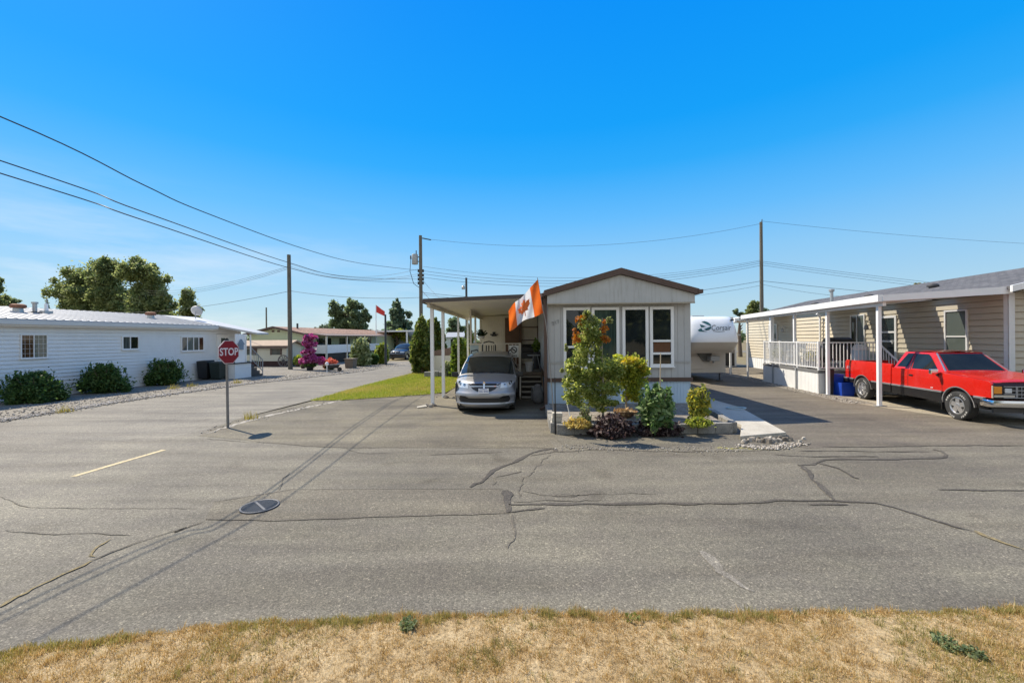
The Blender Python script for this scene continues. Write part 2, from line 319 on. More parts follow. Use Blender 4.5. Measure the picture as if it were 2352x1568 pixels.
def strip(name, pts, w, mat, z=.008, jitter=.0, taper=.4, kind='structure', wv=.35):
    P = [Vector((*G(*p)[:2], 0)) for p in pts]; Q = []
    for i in range(len(P)-1):
        n = max(2, int((P[i+1]-P[i]).length/.07))
        for k in range(n): Q.append(P[i].lerp(P[i+1], k/n))
    Q.append(P[-1]); m = MB(); rows = []; ph = random.random()*9
    for i, q in enumerate(Q):
        d = (Q[min(i+1, len(Q)-1)]-Q[max(i-1, 0)]).normalized(); nn = Vector((-d.y, d.x, 0)); e = min(1, i/len(Q)*8+taper, (len(Q)-1-i)/len(Q)*8+taper)
        j = jitter*(math.sin(i*.9+ph)+.6*math.sin(i*2.3+2*ph)+random.uniform(-.7, .7)); ww = w*e*(1+wv*math.sin(i*.55+ph)+wv*random.uniform(-.5, .5))
        q2 = q+nn*j; rows.append([(*(q2-nn*ww/2)[:2], z), (*(q2+nn*ww/2)[:2], z)])
    m.grid(rows); o = m.build(name, mat, fix=False)
    if o.data.polygons and o.data.polygons[0].normal.z < 0: o.data.flip_normals()
    return tag(o, kind=kind)
M_SEAL = asphalt('crack_tar', (.096, .086, .072), .5, (1, 1, 1), .25, seed=21)
M_SEAM = asphalt('faint_seam', (.14, .125, .10), .5, (1, 1, 1), .25, seed=23)
M_WEED = soil('crack_weeds', [(.35, (.17, .15, .11)), (.5, (.26, .2, .09)), (.62, (.16, .14, .10)), (.75, (.3, .25, .1))], 11, 60)
Zc = lambda L: [((2640+x/1.96)/1.6327, (1560+y/1.96)/1.6327) for x, y in L]
Zd = lambda L: [((1600+x/2.2615)/1.6327, (1600+y/2.2615)/1.6327) for x, y in L]
Ze = lambda L: [(x/3.36/1.6327, (1950+y/3.36)/1.6327) for x, y in L]
Zf = lambda L: [(x/1.225/1.6327, (1600+y/1.225)/1.6327) for x, y in L]
for pts, w, j in [
    (Zd([(695, 660), (1000, 657), (1300, 655), (1600, 656), (1900, 650), (2352, 655)]), .075, .006),
    (Zc([(0, 643), (200, 641), (400, 638), (530, 618), (700, 622), (950, 622), (1260, 640), (1400, 672), (1520, 710), (1680, 762), (1850, 815), (1975, 845)]), .055, .006),
    (Zc([(950, 620), (915, 560), (868, 530), (850, 505), (790, 460), (770, 410), (735, 375), (690, 362)]), .085, .015),
    (Zc([(690, 362), (800, 355), (835, 340), (890, 322), (1000, 316), (1200, 320), (1400, 318), (1550, 313), (1700, 310), (1765, 303), (1782, 285), (1745, 260), (1680, 246)]), .075, .004),
    (Zc([(835, 345), (905, 362), (990, 385), (1050, 420), (1100, 450), (1140, 460)]), .06, .004),
    (Zc([(1715, 540), (1900, 543), (2100, 547), (2352, 546)]), .05, .003),
    (Zc([(760, 650), (900, 650), (1050, 650)]), .05, .004),
    (Zd([(370, 515), (410, 485), (470, 468), (520, 420), (560, 370), (650, 335), (760, 295), (830, 250), (900, 220), (970, 200), (1080, 185)]), .085, .006),
    (Zd([(1080, 185), (1100, 212)]), .1, .002),
    (Zd([(660, 540), (690, 580), (685, 640), (690, 730)]), .14, .006),
    (Zd([(690, 725), (860, 705), (1000, 690)]), .05, .004),
    (Zc([(870, 225), (1200, 228), (1500, 222), (1750, 218), (2000, 216), (2352, 220)]), .05, .008),
    (Zc([(520, 285), (760, 298), (1000, 297), (1280, 297)]), .045, .006),
    (Zc([(700, 258), (1000, 256), (1300, 262), (1660, 262)]), .04, .008)]:
    strip('crack_seal', pts, w*.82, M_SEAL, .0085, j)
for pts, w, j in [
    (Zd([(0, 172), (200, 165), (450, 168), (800, 172), (1080, 182)]), .022, .012),
    (Zd([(1110, 215), (1300, 200), (1500, 195), (1900, 205), (2352, 215)]), .06, .01),
    (Zd([(880, 245), (1000, 225), (1090, 212)]), .04, .008),
    (Zd([(30, 238), (350, 225), (640, 215)]), .03, .006),
    (Zf([(950, 55), (1150, 72), (1250, 72), (1400, 88), (1600, 98), (1700, 95), (1960, 95)]), .022, .012),
    (Zf([(1590, 100), (1650, 122), (1800, 122)]), .018, .008),
    (Zd([(715, 745), (720, 800), (765, 880), (745, 940), (700, 985), (690, 1030)]), .022, .012),
    (Zd([(575, 430), (700, 405), (790, 380), (798, 355)]), .025, .01),
    (Zd([(560, 492), (590, 470), (578, 432)]), .02, .006),
    (Zd([(1050, 235), (980, 290), (900, 380), (800, 470), (785, 600)]), .014, .02),
    (Zd([(800, 548), (1000, 580), (1300, 575), (1600, 568), (1950, 566)]), .014, .02),
    (Zd([(740, 640), (900, 628), (1150, 625), (1400, 628), (1520, 625)]), .024, .02),
    (Zd([(1060, 590), (1200, 588), (1380, 572)]), .03, .015),
    (Ze([(70, 125), (200, 150), (700, 180), (1200, 160), (1400, 185), (1650, 185)]), .016, .006),
    (Zf([(1330, 215), (1295, 245), (1285, 290)]), .02, .012),
    (Zf([(0, 320), (120, 370), (400, 375), (900, 375)]), .012, .006)]:
    strip('pavement_crack', pts, w, M_SEAM, .007, j)
strip('weedy_joint', Ze([(0, 1100), (200, 980), (400, 870), (650, 760), (900, 640), (1150, 520)]), .035, M_WEED, .0095, .012)
strip('weedy_joint', Ze([(1150, 520), (1400, 410), (1700, 290), (2000, 200), (2352, 95)])+Zf([(800, 485), (940, 435)]), .02, M_SEAL, .009, .008)
strip('weedy_joint', Ze([(1180, 470), (1160, 420), (1230, 340), (1390, 240)]), .02, M_WEED, .0092, .012)
strip('weedy_joint', Zc([(1975, 845), (2060, 880), (2200, 930), (2352, 985)]), .045, M_WEED, .0095, .012)
strip('weedy_joint', Zc([(80, 235), (300, 238), (470, 240)]), .1, soil('moss', [(.4, (.17, .15, .11)), (.55, (.28, .26, .06)), (.7, (.17, .15, .11))], 9, 50), .0075, .03)
# trench patch round the drain, and its lighter rim
sheet('trench_patch', [G(*p)[:2] for p in Zf([(945, 425), (985, 345), (1180, 315), (1340, 288), (1700, 287), (2310, 285), (2345, 395), (1800, 410), (1300, 428)])], .004, M_PATCH)
strip('pavement_crack', Zf([(945, 425), (1300, 430), (1800, 411), (2345, 397)]), .03, M_SEAM, .007, .004)
strip('pavement_crack', Zf([(985, 345), (1180, 315), (1340, 288), (1700, 287), (2310, 285)]), .025, M_SEAM, .007, .004)
strip('light_scuff', [(1605, 1265), (1660, 1310), (1720, 1360)], .09, asphalt('scuffed_asphalt', (.235, .215, .178), .6, (1, 1, 1), .2, seed=31), .004, .03)
# yellow dash on the side road
m, nt, bs = nodes('worn_yellow'); v = coords(nt)
lk(nt, ramp(nt, noise(nt, v, 26, 5, .7), [(.36, (.25, .22, .17)), (.5, (.54, .43, .23)), (.7, (.64, .53, .33))]), bs.inputs['Base Color']); bs.inputs['Roughness'].default_value = .8
strip('road_marking', [(168, 1094), (270, 1064), (377, 1033)], .105, m, .005, 0, 1, wv=.05)
# lighter concrete lip along the drive
strip('driveway_edge', [(475, 995), (540, 975), (600, 958), (720, 932), (860, 905), (1000, 880)], .16, soil('pale_lip', [(.3, (.3, .27, .23)), (.6, (.4, .37, .32))], 5, 60), .0065, .03, .3)
# ---- lawns
edge = [(-9.2, .2), (-6.5, 1.7)]+[G(*p)[:2] for p in [(0, 1503), (113, 1492), (253, 1472), (367, 1454), (533, 1438), (784, 1425), (1000, 1416), (1176, 1411), (1500, 1412), (1800, 1411), (2100, 1409), (2352, 1404)]]+[(5.5, 3.45), (14, 4.0)]
EX = np.array([p[0] for p in edge]); EY = np.array([p[1] for p in edge])
wig = lambda x: .012*np.sin(x*5.1)+.012*np.sin(x*12.7+1)+.012*np.sin(x*23+2)
xs = np.linspace(-9.2, 14, 330); top = np.interp(xs, EX, EY)+wig(xs)
m = MB(); m.grid([[(x, -14, .03) for x in xs], [(x, y-.12, .035) for x, y in zip(xs, top)], [(x, y-.03, .026) for x, y in zip(xs, top)], [(x, y, .004) for x, y in zip(xs, top)]])
tag(m.build('dry_lawn', M_STRAW, smooth=60), kind='structure')
def vnoise(x, y, s, seed):
    r = np.random.default_rng(seed); a = r.uniform(0, 6.28, (6, 3)); z = 0
    for i in range(6): z = z+np.sin(x*s*math.cos(a[i, 0])*(1+.35*i)+y*s*math.sin(a[i, 0])*(1+.35*i)+a[i, 1])/(1+.3*i)
    return z/3
def blades(name, x, y, z0, h, w, mat, lean=.9):
    n = len(x); a = rng.uniform(0, 6.283, n); b = rng.uniform(0, 6.283, n); l = lean*rng.random(n)
    dx, dy = np.cos(a)*w/2, np.sin(a)*w/2; V = np.empty((n, 3, 3))
    V[:, 0] = np.stack([x-dx, y-dy, z0], 1); V[:, 1] = np.stack([x+dx, y+dy, z0], 1); V[:, 2] = np.stack([x+np.cos(b)*h*l, y+np.sin(b)*h*l, z0+h*np.sqrt(np.maximum(.08, 1-l*l*.9))], 1)
    return rawmesh(name, V.reshape(-1, 3), np.arange(3*n).reshape(-1, 3), mat)
def dry_field(n, y0, x0, x1):
    x = rng.uniform(x0, x1, n); yt = np.interp(x, EX, EY)+wig(x); y = yt-rng.random(n)*(yt-y0)+rng.normal(size=n)*.012
    return x, y, yt
x, y, yt = dry_field(520000, 1.9, -5.6, 5.6)
dens = vnoise(x, y, 4.5, 1)+.5*vnoise(x, y, 15, 2); keep = rng.random(len(x)) < np.clip(.8+.3*dens, .5, 1); x, y, yt, dens = x[keep], y[keep], yt[keep], dens[keep]
g = vnoise(x, y, 2.6, 5)+.6*vnoise(x, y, 9, 6)+np.where(yt-y < .12, .12, 0); gr = g+.3*rng.normal(size=len(x)) > .5
h = (.010+.024*rng.random(len(x)))*(1+.25*dens)+np.where(g > .62, .005, 0); w = .0036+.0034*rng.random(len(x))
S1 = leaf('dry_blades', [(.36, .22, .075), (.53, .37, .15), (.62, .46, .23), (.27, .17, .055), (.68, .54, .3)], .25)
S2 = leaf('olive_blades', [(.2, .17, .045), (.33, .27, .08), (.27, .25, .07), (.44, .36, .13)], .3)
zb = np.full(len(x), .022)
tag(blades('dry_grass', x[~gr], y[~gr], zb[~gr], h[~gr], w[~gr], S1), kind='stuff')
tag(blades('green_grass', x[gr], y[gr], zb[gr], h[gr], w[gr], S2), kind='stuff')
def weed(px, py, r, n, lab, mat):
    p = G(px, py); t = thing('weed', lab, 'weed', p)
    a = rng.uniform(0, 6.28, n); rr = r*np.sqrt(rng.random(n)); C = np.stack([rr*np.cos(a), rr*np.sin(a), .03+.05*rng.random(n)], 1)
    quads('leaf_rosette', C, .017, mat, t, 1.8, .8)
LW = leaf('weed_leaf', [(.09, .12, .05), (.16, .2, .09), (.24, .27, .13)], .3)
weed(938, 1449, .07, 150, 'small dark green weed in dry grass near the asphalt edge', LW)
weed(2178, 1494, .085, 170, 'bluish green weed in dry grass, the larger of two at the right', LW)
weed(2240, 1517, .06, 110, 'small green weed below the larger weed in dry grass at the right', LW)
weed(1452, 1432, .06, 40, 'loose yellow green weed beside the asphalt edge, right of the centre', leaf('weed_leaf_pale', [(.16, .17, .05), (.24, .25, .07)], .3))
# matted tufts over the dry lawn
def tufted(name, n, per, hgt, wid, mat, cond=None, seed=0, edge_only=False):
    cx, cy, ct = dry_field(n, 2.0, -5.6, 5.6)
    if edge_only: cy = ct-.03-.10*rng.random(len(cx))
    v = vnoise(cx, cy, 3.1, seed)+.5*vnoise(cx, cy, 11, seed+1)
    if cond is not None: kp = v+.25*rng.normal(size=len(cx)) > cond; cx, cy = cx[kp], cy[kp]
    m_ = len(cx); x = np.repeat(cx, per)+.016*rng.normal(size=m_*per); y = np.repeat(cy, per)+.016*rng.normal(size=m_*per); s = np.repeat(.5+rng.random(m_), per)
    tag(blades(name, x, y, np.full(m_*per, .024), hgt*s*(.5+.8*rng.random(m_*per)), wid*(.7+.6*rng.random(m_*per)), mat, .97), kind='stuff')
tufted('straw_tufts', 7500, 16, .042, .0055, S1, -.35, 41)
tufted('brown_tufts', 5200, 12, .034, .005, leaf('brown_blades', [(.2, .12, .045), (.33, .21, .08), (.42, .29, .12)], .2), .12, 52)
tufted('olive_tufts', 5200, 16, .045, .0055, leaf('olive_tuft_blades', [(.13, .12, .035), (.22, .2, .06), (.3, .27, .09), (.4, .34, .14)], .3), .34, 63)
tufted('edge_tufts', 900, 18, .05, .0055, leaf('edge_tuft_blades', [(.16, .15, .045), (.28, .25, .08), (.42, .34, .13)], .3), .1, 74, True)
# green lawn beside the carport
pts = [G(*p)[:2] for p in [(712, 921), (760, 908), (830, 888), (900, 870), (948, 858), (985, 853), (1046, 866)]]+[WM(-2.9, 24)[:2], WM(-3.2, 17.2)[:2]]+[G(*p)[:2] for p in [(985, 906), (870, 914), (780, 920)]]
sheet('green_lawn', pts, .02, M_TURF)
PX = np.array([p[0] for p in pts]); PY = np.array([p[1] for p in pts])
def inside(x, y):
    c = np.zeros(len(x), bool); j = len(PX)-1
    for i in range(len(PX)):
        c ^= ((PY[i] > y) != (PY[j] > y)) & (x < (PX[j]-PX[i])*(y-PY[i])/(PY[j]-PY[i]+1e-12)+PX[i]); j = i
    return c
x = rng.uniform(PX.min(), PX.max(), 70000); y = rng.uniform(PY.min(), PY.max(), 70000); k = inside(x, y); x, y = x[k], y[k]
g = vnoise(x, y, 1.1, 9)+.4*rng.normal(size=len(x)); n = len(x); hh = .05+.05*rng.random(n); ww = .012+.008*rng.random(n); dry = (g > .28)
GA = leaf('lawn_blades', [(.13, .19, .025), (.22, .28, .035), (.31, .34, .06), (.36, .33, .08)], .35); GB = leaf('lawn_blades_dry', [(.35, .27, .08), (.45, .38, .12), (.3, .3, .08)], .35)
for kk, mt, nm in ((~dry, GA, 'green_lawn_grass'), (dry, GB, 'dry_lawn_grass')):
    tag(blades(nm, x[kk], y[kk], np.full(kk.sum(), .02), hh[kk], ww[kk], mt, .8), kind='stuff')
# loose stones along the gravel edge
def stones(name, pts, n, spread, smin, smax, mat):
    P = np.array([p[:2] for p in pts], float); seg = np.linalg.norm(np.diff(P, axis=0), axis=1); k = rng.choice(len(seg), n, p=seg/seg.sum()); t = rng.random(n)
    c = P[k]+(P[k+1]-P[k])*t[:, None]+rng.normal(size=(n, 2))*spread
    base = np.array([(1,0,0),(-1,0,0),(0,1,0),(0,-1,0),(0,0,1),(0,0,-1)], float); tri = np.array([(0,2,4),(2,1,4),(1,3,4),(3,0,4),(2,0,5),(1,2,5),(3,1,5),(0,3,5)])
    s = rng.uniform(smin, smax, n)*rng.random(n)**.5; V = base[None]*(s[:, None, None]*rng.uniform(.6, 1.3, (n, 6, 1))); a = rng.uniform(0, 6.28, n); ca, sa = np.cos(a)[:, None], np.sin(a)[:, None]
    X = V[:, :, 0]*ca-V[:, :, 1]*sa; Y = V[:, :, 0]*sa+V[:, :, 1]*ca
    V = np.stack([X+c[:, None, 0], Y+c[:, None, 1], V[:, :, 2]*.7+s[:, None]*.4+.008], 2)
    Fc = (tri[None]+(np.arange(n)*6)[:, None, None]).reshape(-1, 3)
    return tag(rawmesh(name, V.reshape(-1, 3), Fc, mat), kind='stuff')
M_STONE = leaf('stones', [(.16, .14, .12), (.3, .27, .23), (.45, .42, .38), (.24, .2, .16), (.55, .52, .47)], 0, rough=.9)
stones('gravel_stones', [WS(u+.05, v) for u, v in ed[:7]], 6500, .16, .02, .06, M_STONE)
stones('gravel_stones', [WS(u-1.2, v) for u, v in ed[:8]], 3500, .7, .02, .045, M_STONE)
stones('gravel_stones', [WS(9.45, 15.2), WS(9.4, 24)], 900, .14, .015, .04, M_STONE)
stones('loose_chippings', [G(*p) for p in [(480, 993), (540, 972), (700, 935), (850, 908)]], 260, .12, .012, .03, M_STONE)
stones('loose_chippings', [G(*p) for p in [(1290, 1028), (1500, 1031), (1700, 1034)]], 500, .15, .01, .025, M_STONE)
def tuft(px, py, n, h, lab):
    p = G(px, py); t = thing('grass_tuft', lab, 'grass tuft', (p[0], p[1], 0)); a = rng.normal(size=(n, 2))*.1
    o = blades('blades', a[:, 0], a[:, 1], np.full(n, .01), h*(.5+rng.random(n)), np.full(n, .02), S2, .8); o.parent = t
for k, (px, py, lab) in enumerate([(150, 947, 'weed tuft on gravel edge, below the middle bush'), (397, 893, 'weed tuft on gravel edge, left of the sign pole'), (440, 888, 'tall pale weed tuft in gravel left of the sign'), (545, 880, 'weed tuft on gravel edge, just right of the sign pole'), (575, 962, 'small weed tuft at the driveway corner beside the sign shadow')]):
    tuft(px, py, 60, .2, lab)
# ---------------------------------------------------------------- building helpers
M_WSID = paint('white_siding', (.74, .75, .75), .5, 0, .05, 1.5, streak=.05)
M_WHITE = paint('white_paint', (.78, .78, .77), .45, 0, .05, 2, streak=.1)
M_WTRIM = paint('white_trim', (.8, .8, .8), .4, 0, .04, 2)
M_TAN = paint('tan_siding', (.56, .50, .39), .55, 0, .05, 1.2, streak=.06)
M_GREYW = paint('pale_grey_panel', (.44, .44, .435), .6, 0, .07, 1.2, streak=.15)
M_CREAM = paint('cream_panel', (.70, .65, .55), .6, 0, .06, 1.5, streak=.12)
M_BROWN = paint('brown_trim', (.085, .05, .038), .5, 0, .15, 3)
M_BLACK = paint('black_plastic', (.015, .015, .016), .45, 0, .2, 4)
M_DARK = paint('dark_grey', (.05, .05, .052), .6, 0, .2, 4)
M_GALV = paint('galvanised', (.42, .43, .43), .45, .6, .12, 8)
M_GREY = paint('grey_paint', (.33, .34, .35), .55, 0, .1, 3, streak=.1)
M_RUST = paint('rust', (.23, .10, .055), .8, .2, .4, 9)
M_METROOF = paint('metal_roof', (.45, .45, .455), .5, .1, .07, .8, streak=.12)
M_SKIRT = paint('ribbed_skirt', (.47, .60, .73), .5, 0, .05, 2, streak=.12)
G_DARK = glass('dark_glass'); G_GREEN = glass('green_glass', (.02, .03, .028), .04)
def blinds_mat():
    m, nt, bs = nodes('glass_with_blinds'); w = N(nt, 'ShaderNodeTexWave', Scale=9.0, Distortion=0.0); w.bands_direction = 'Z'; lk(nt, coords(nt), w.inputs['Vector'])
    lk(nt, ramp(nt, w.outputs['Fac'], [(.3, (.05, .065, .06)), (.7, (.17, .2, .18))]), bs.inputs['Base Color']); bs.inputs['Roughness'].default_value = .05; bs.inputs['Specular IOR Level'].default_value = .6; return m
G_BLIND = blinds_mat()
def curtain_mat(name, c):
    m, nt, bs = nodes(name); f = noise(nt, coords(nt, (9, 9, .4)), 2.0, 3)
    lk(nt, ramp(nt, f, [(.35, sc3(c, .45)), (.65, c)]), bs.inputs['Base Color']); bs.inputs['Roughness'].default_value = .05; bs.inputs['Specular IOR Level'].default_value = .6; return m
G_CURT = curtain_mat('glass_with_curtain', (.10, .115, .11)); G_TEAL = curtain_mat('glass_with_green_curtain', (.05, .085, .075)); G_BRN = curtain_mat('glass_with_brown_curtain', (.09, .04, .025))
def shingle_mat(name, c):
    m, nt, bs = nodes(name); v = coords(nt, (1, 1, 1)); br = N(nt, 'ShaderNodeTexBrick', Scale=1.0); br.inputs['Brick Width'].default_value = .32; br.inputs['Row Height'].default_value = .14; br.inputs['Mortar Size'].default_value = .012
    br.inputs['Color1'].default_value = (*sc3(c, .75), 1); br.inputs['Color2'].default_value = (*sc3(c, 1.4), 1); br.inputs['Mortar'].default_value = (*sc3(c, .4), 1)
    mp = N(nt, 'ShaderNodeMapping'); mp.inputs['Rotation'].default_value = (0, 0, math.radians(90)); lk(nt, v, mp.inputs['Vector']); lk(nt, mp.outputs[0], br.inputs['Vector'])
    c2 = mixc(nt, 1.0, br.outputs['Color'], ramp(nt, noise(nt, v, 6, 4), [(.3, (.75, .75, .78)), (.7, (1.2, 1.15, 1.1))]), 'MULTIPLY')
    lk(nt, c2, bs.inputs['Base Color']); bs.inputs['Roughness'].default_value = .9; bump(nt, noise(nt, v, 50, 3), bs, .5, .01); return m
M_SHING = shingle_mat('grey_shingles', (.105, .105, .11)); M_BSHING = shingle_mat('brown_shingles', (.28, .17, .12))

def obox(mb, p0, p1, d0, d1, z0, z1, out):
    a = [(p0[0]+out[0]*d0, p0[1]+out[1]*d0), (p1[0]+out[0]*d0, p1[1]+out[1]*d0), (p1[0]+out[0]*d1, p1[1]+out[1]*d1), (p0[0]+out[0]*d1, p0[1]+out[1]*d1)]
    return mb.hexa([(*q, z0) for q in a], [(*q, z1) for q in a])
def siding(mb, p0, p1, z0, z1, course, out, lap=.014):
    n = max(1, round((z1-z0)/course)); c = (z1-z0)/n
    for i in range(n):
        zb, zt = z0+i*c, z0+(i+1)*c; L = [(p[0]+out[0]*lap, p[1]+out[1]*lap) for p in (p0, p1)]; K = [(p[0]-out[0]*.03, p[1]-out[1]*.03) for p in (p0, p1)]; s = c*.06 if c > .18 else c*.035
        mb.add([(*L[0], zb+s), (*L[1], zb+s), (*p1, zt), (*p0, zt), (*K[0], zb+s), (*K[1], zb+s), (*K[0], zb), (*K[1], zb), (*p0, zb), (*p1, zb)], [(0, 1, 2, 3), (4, 5, 1, 0), (6, 7, 5, 4), (8, 9, 7, 6)])
def ribs(mb, p0, p1, z0, z1, pitch, w, d, out):
    L = math.dist(p0, p1); n = int(L/pitch); ux, uy = (p1[0]-p0[0])/L, (p1[1]-p0[1])/L
    obox(mb, p0, p1, -.03, 0, z0, z1, out)
    for i in range(n+1):
        s = min(i*pitch, L-w); a = (p0[0]+ux*s, p0[1]+uy*s); b = (p0[0]+ux*(s+w), p0[1]+uy*(s+w)); obox(mb, a, b, 0.001, d, z0+.002, z1-.002, out)
def window(par, off, p0, p1, z0, z1, out, split=(), hsplit=(), fw=.055, mats=None, fm=None, grid=False, name='window', dep=.05):
    L = math.dist(p0, p1); ux, uy = (p1[0]-p0[0])/L, (p1[1]-p0[1])/L; P = lambda s: (p0[0]+ux*s, p0[1]+uy*s)
    m = MB(off); obox(m, P(0), P(fw), 0, dep, z0, z1, out); obox(m, P(L-fw), P(L), 0, dep, z0, z1, out)
    obox(m, P(fw), P(L-fw), 0, dep-.002, z0, z0+fw, out); obox(m, P(fw), P(L-fw), 0, dep-.002, z1-fw, z1, out)
    obox(m, P(-.02), P(L+.02), 0, dep+.03, z0-.03, z0-.001, out)
    for s in split: obox(m, P(s*L-fw*.4), P(s*L+fw*.4), 0, dep-.006, z0+fw, z1-fw, out)
    for h, a, b in hsplit:
        zz = z0+h*(z1-z0); obox(m, P(max(fw, a*L)), P(min(L-fw, b*L)), 0, dep-.01, zz-fw*.4, zz+fw*.4, out)
    if grid:
        for i in range(1, 6): obox(m, P(L*i/6-.003), P(L*i/6+.003), .0185, .022, z0+fw, z1-fw, out)
        for i in range(1, 5): zz = z0+(z1-z0)*i/5; obox(m, P(fw), P(L-fw), .0185, .0215, zz-.003, zz+.003, out)
    f = m.build(name, fm or M_WTRIM, par)
    S = [0]+list(split)+[1]; mats = mats or [G_DARK]
    for i in range(len(S)-1):
        q = MB(off); obox(q, P(max(fw, S[i]*L)), P(min(L-fw, S[i+1]*L)), 0.002, .018, z0+fw, z1-fw, out); q.build('pane', mats[i % len(mats)], f)
    return f
def railing(mb, p0, p1, z0, z1, pitch=.115, w=.022, top=.05):
    L = math.dist(p0[:2], p1[:2]); n = max(2, int(L/pitch)); dz = p1[2]-p0[2] if len(p0) > 2 else 0; b = p0[2] if len(p0) > 2 else 0
    at_ = lambda t, z: (p0[0]+(p1[0]-p0[0])*t, p0[1]+(p1[1]-p0[1])*t, b+dz*t+z)
    mb.bar(at_(0, z1), at_(1, z1), top, .04); mb.bar(at_(0, z0), at_(1, z0), .04, .035)
    for i in range(1, n): mb.bar(at_(i/n, z0+.018), at_(i/n, z1-.02), w)

# ---------------------------------------------------------------- white home on the left
off = (-21.2, 10, 0); t = thing('mobile_home', 'long white mobile home with pale metal roof on the left, behind three round bushes', 'mobile home', WS(*off), AS)
m = MB(off); siding(m, (-21.2, -6), (-21.2, 24.4), 0, 3.1, .155, (1, 0), .03); siding(m, (-21.2, 24.4), (-28.4, 24.4), 0, 3.1, .155, (0, 1), .03)
m.box(-28.4, -6, 0, -21.24, 24.36, 3.1); m.build('wall', M_WSID, t)
m = MB(off); m.hexa([(-20.85, -6.2, 3.09), (-20.85, 22.3, 3.09), (-24.8, 22.3, 3.78), (-24.8, -6.2, 3.78)], [(-20.85, -6.2, 3.15), (-20.85, 22.3, 3.15), (-24.8, 22.3, 3.84), (-24.8, -6.2, 3.84)])
m.hexa([(-24.802, -6.2, 3.78), (-24.802, 24.6, 3.78), (-28.8, 24.6, 3.4), (-28.8, -6.2, 3.4)], [(-24.802, -6.2, 3.84), (-24.802, 24.6, 3.84), (-28.8, 24.6, 3.46), (-28.8, -6.2, 3.46)])
for i in range(95):
    v = -6.1+i*.3; m.hexa([(-20.84, v, 3.152), (-20.84, v+.03, 3.152), (-24.79, v+.03, 3.842), (-24.79, v, 3.842)], [(-20.84, v+.008, 3.176), (-20.84, v+.022, 3.176), (-24.79, v+.022, 3.862), (-24.79, v+.008, 3.862)])
A, B, C, D, E = (-20.85, 22.303, 3.15), (-18.95, 23.1, 2.70), (-19.6, 24.9, 2.72), (-24.7, 24.7, 3.82), (-24.8, 22.303, 3.84)
dn = lambda p: (p[0], p[1], p[2]-.11)
m.add([A, B, C, D, E]+[dn(p) for p in (A, B, C, D, E)], [(0, 1, 2), (0, 2, 3), (0, 3, 4), (5, 7, 6), (5, 8, 7), (5, 9, 8)]+[(i, (i+1) % 5, 5+(i+1) % 5, 5+i) for i in range(5)])
roof = m.build('roof', M_METROOF, t)
m = MB(off); m.box(-20.92, -6.2, 2.93, -20.83, 22.29, 3.088); m.build('gutter', paint('pale_gutter', (.6, .6, .58), .4, 0, .05, 2), t)
m = MB(off); m.box(-21.185, -6, 2.86, -20.93, 22.3, 2.93); m.build('soffit', M_WHITE, t)
W = lambda v0, v1, z0, z1, **k: window(t, off, (-21.186, v0), (-21.186, v1), z0, z1, (1, 0), **k)
W(13.4, 14.25, 1.6, 2.55, split=(.48,), fw=.035, mats=[G_BRN, G_BLIND], grid=True); W(17.1, 17.9, 1.84, 2.5, split=(.48,), fw=.05, mats=[G_CURT, G_DARK]); W(20.15, 21.6, 1.66, 2.48, split=(.26, .53, .76), fw=.05, mats=[G_CURT, G_BLIND, G_CURT, G_BRN])
m = MB(off); obox(m, (-21.186, 22.5), (-21.186, 23.35), 0, .05, .93, 2.62, (1, 0)); d = m.build('door', M_WHITE, t, bevel=.01)
m = MB(off); obox(m, (-21.186, 22.62), (-21.186, 23.22), .051, .06, 1.1, 1.6, (1, 0)); m.build('door_glass', G_GREEN, d)
m = MB(off); obox(m, (-21.186, 22.78), (-21.186, 23.08), .051, .06, 1.85, 2.4, (1, 0)); m.build('door_glass', G_CURT, d)
m = MB(off); obox(m, (-21.186, 14.35), (-21.186, 14.62), 0, .03, .42, .66, (1, 0)); m.build('vent_grille', M_GREY, t)
# porch
off2 = (-20.2, 22.6, 0); t2 = thing('porch', 'small white porch with steps at the far end of the white home', 'porch', WS(*off2), AS)
m = MB(off2); siding(m, (-19.3, 21.75), (-19.3, 23.0), 0, .86, .115, (1, 0)); siding(m, (-21.15, 21.75), (-19.3, 21.75), 0, .86, .115, (0, -1)); m.box(-21.15, 21.76, 0, -19.31, 23.0, .86); m.build('skirt', M_WSID, t2)
m = MB(off2); m.box(-21.16, 21.7, .862, -19.24, 23.02, .93); m.build('floor', M_DARK, t2)
m = MB(off2); ribs(m, (-19.3, 21.8), (-19.3, 22.55), .93, 2.62, .25, .012, .006, (1, 0)); m.build('side_panel', M_WTRIM, t2)
m = MB(off2); m.prism([(-19.285, 1.75), (-19.285, 2.05), (-19.285, 2.2)], 'y', 22.0, 22.0); m = MB(off2)
m.prism([(21.92, 2.0), (22.42, 2.0), (22.17, 2.32)], 'x', -19.29, -19.2); m.box(-19.29, 22.0, 1.7, -19.22, 22.34, 2.0); m.build('house_plaque', paint('plaque_blue', (.2, .26, .33), .6), t2)
for v in (22.6, 22.98): m = MB(off2); m.box(-19.36, v, .93, -19.3, v+.06, 2.62); m.build('post', M_WTRIM, t2)
m = MB(off2)
for i in range(4): m.box(-20.9, 23.03+i*.24, .70-i*.2, -19.3, 23.27+i*.24, .74-i*.2); 
for i in range(4): m.box(-19.36, 23.03+i*.24, 0, -19.31, 23.26+i*.24, .69-i*.2)
m.build('steps', M_DARK, t2)
m = MB(off2); railing(m, (-19.28, 23.05, .9), (-19.28, 23.95, .15), .15, .85, .16, .018, .04); m.box(-19.3, 23.93, 0, -19.26, 23.97, 1.02); m.build('handrail', M_GREY, t2)
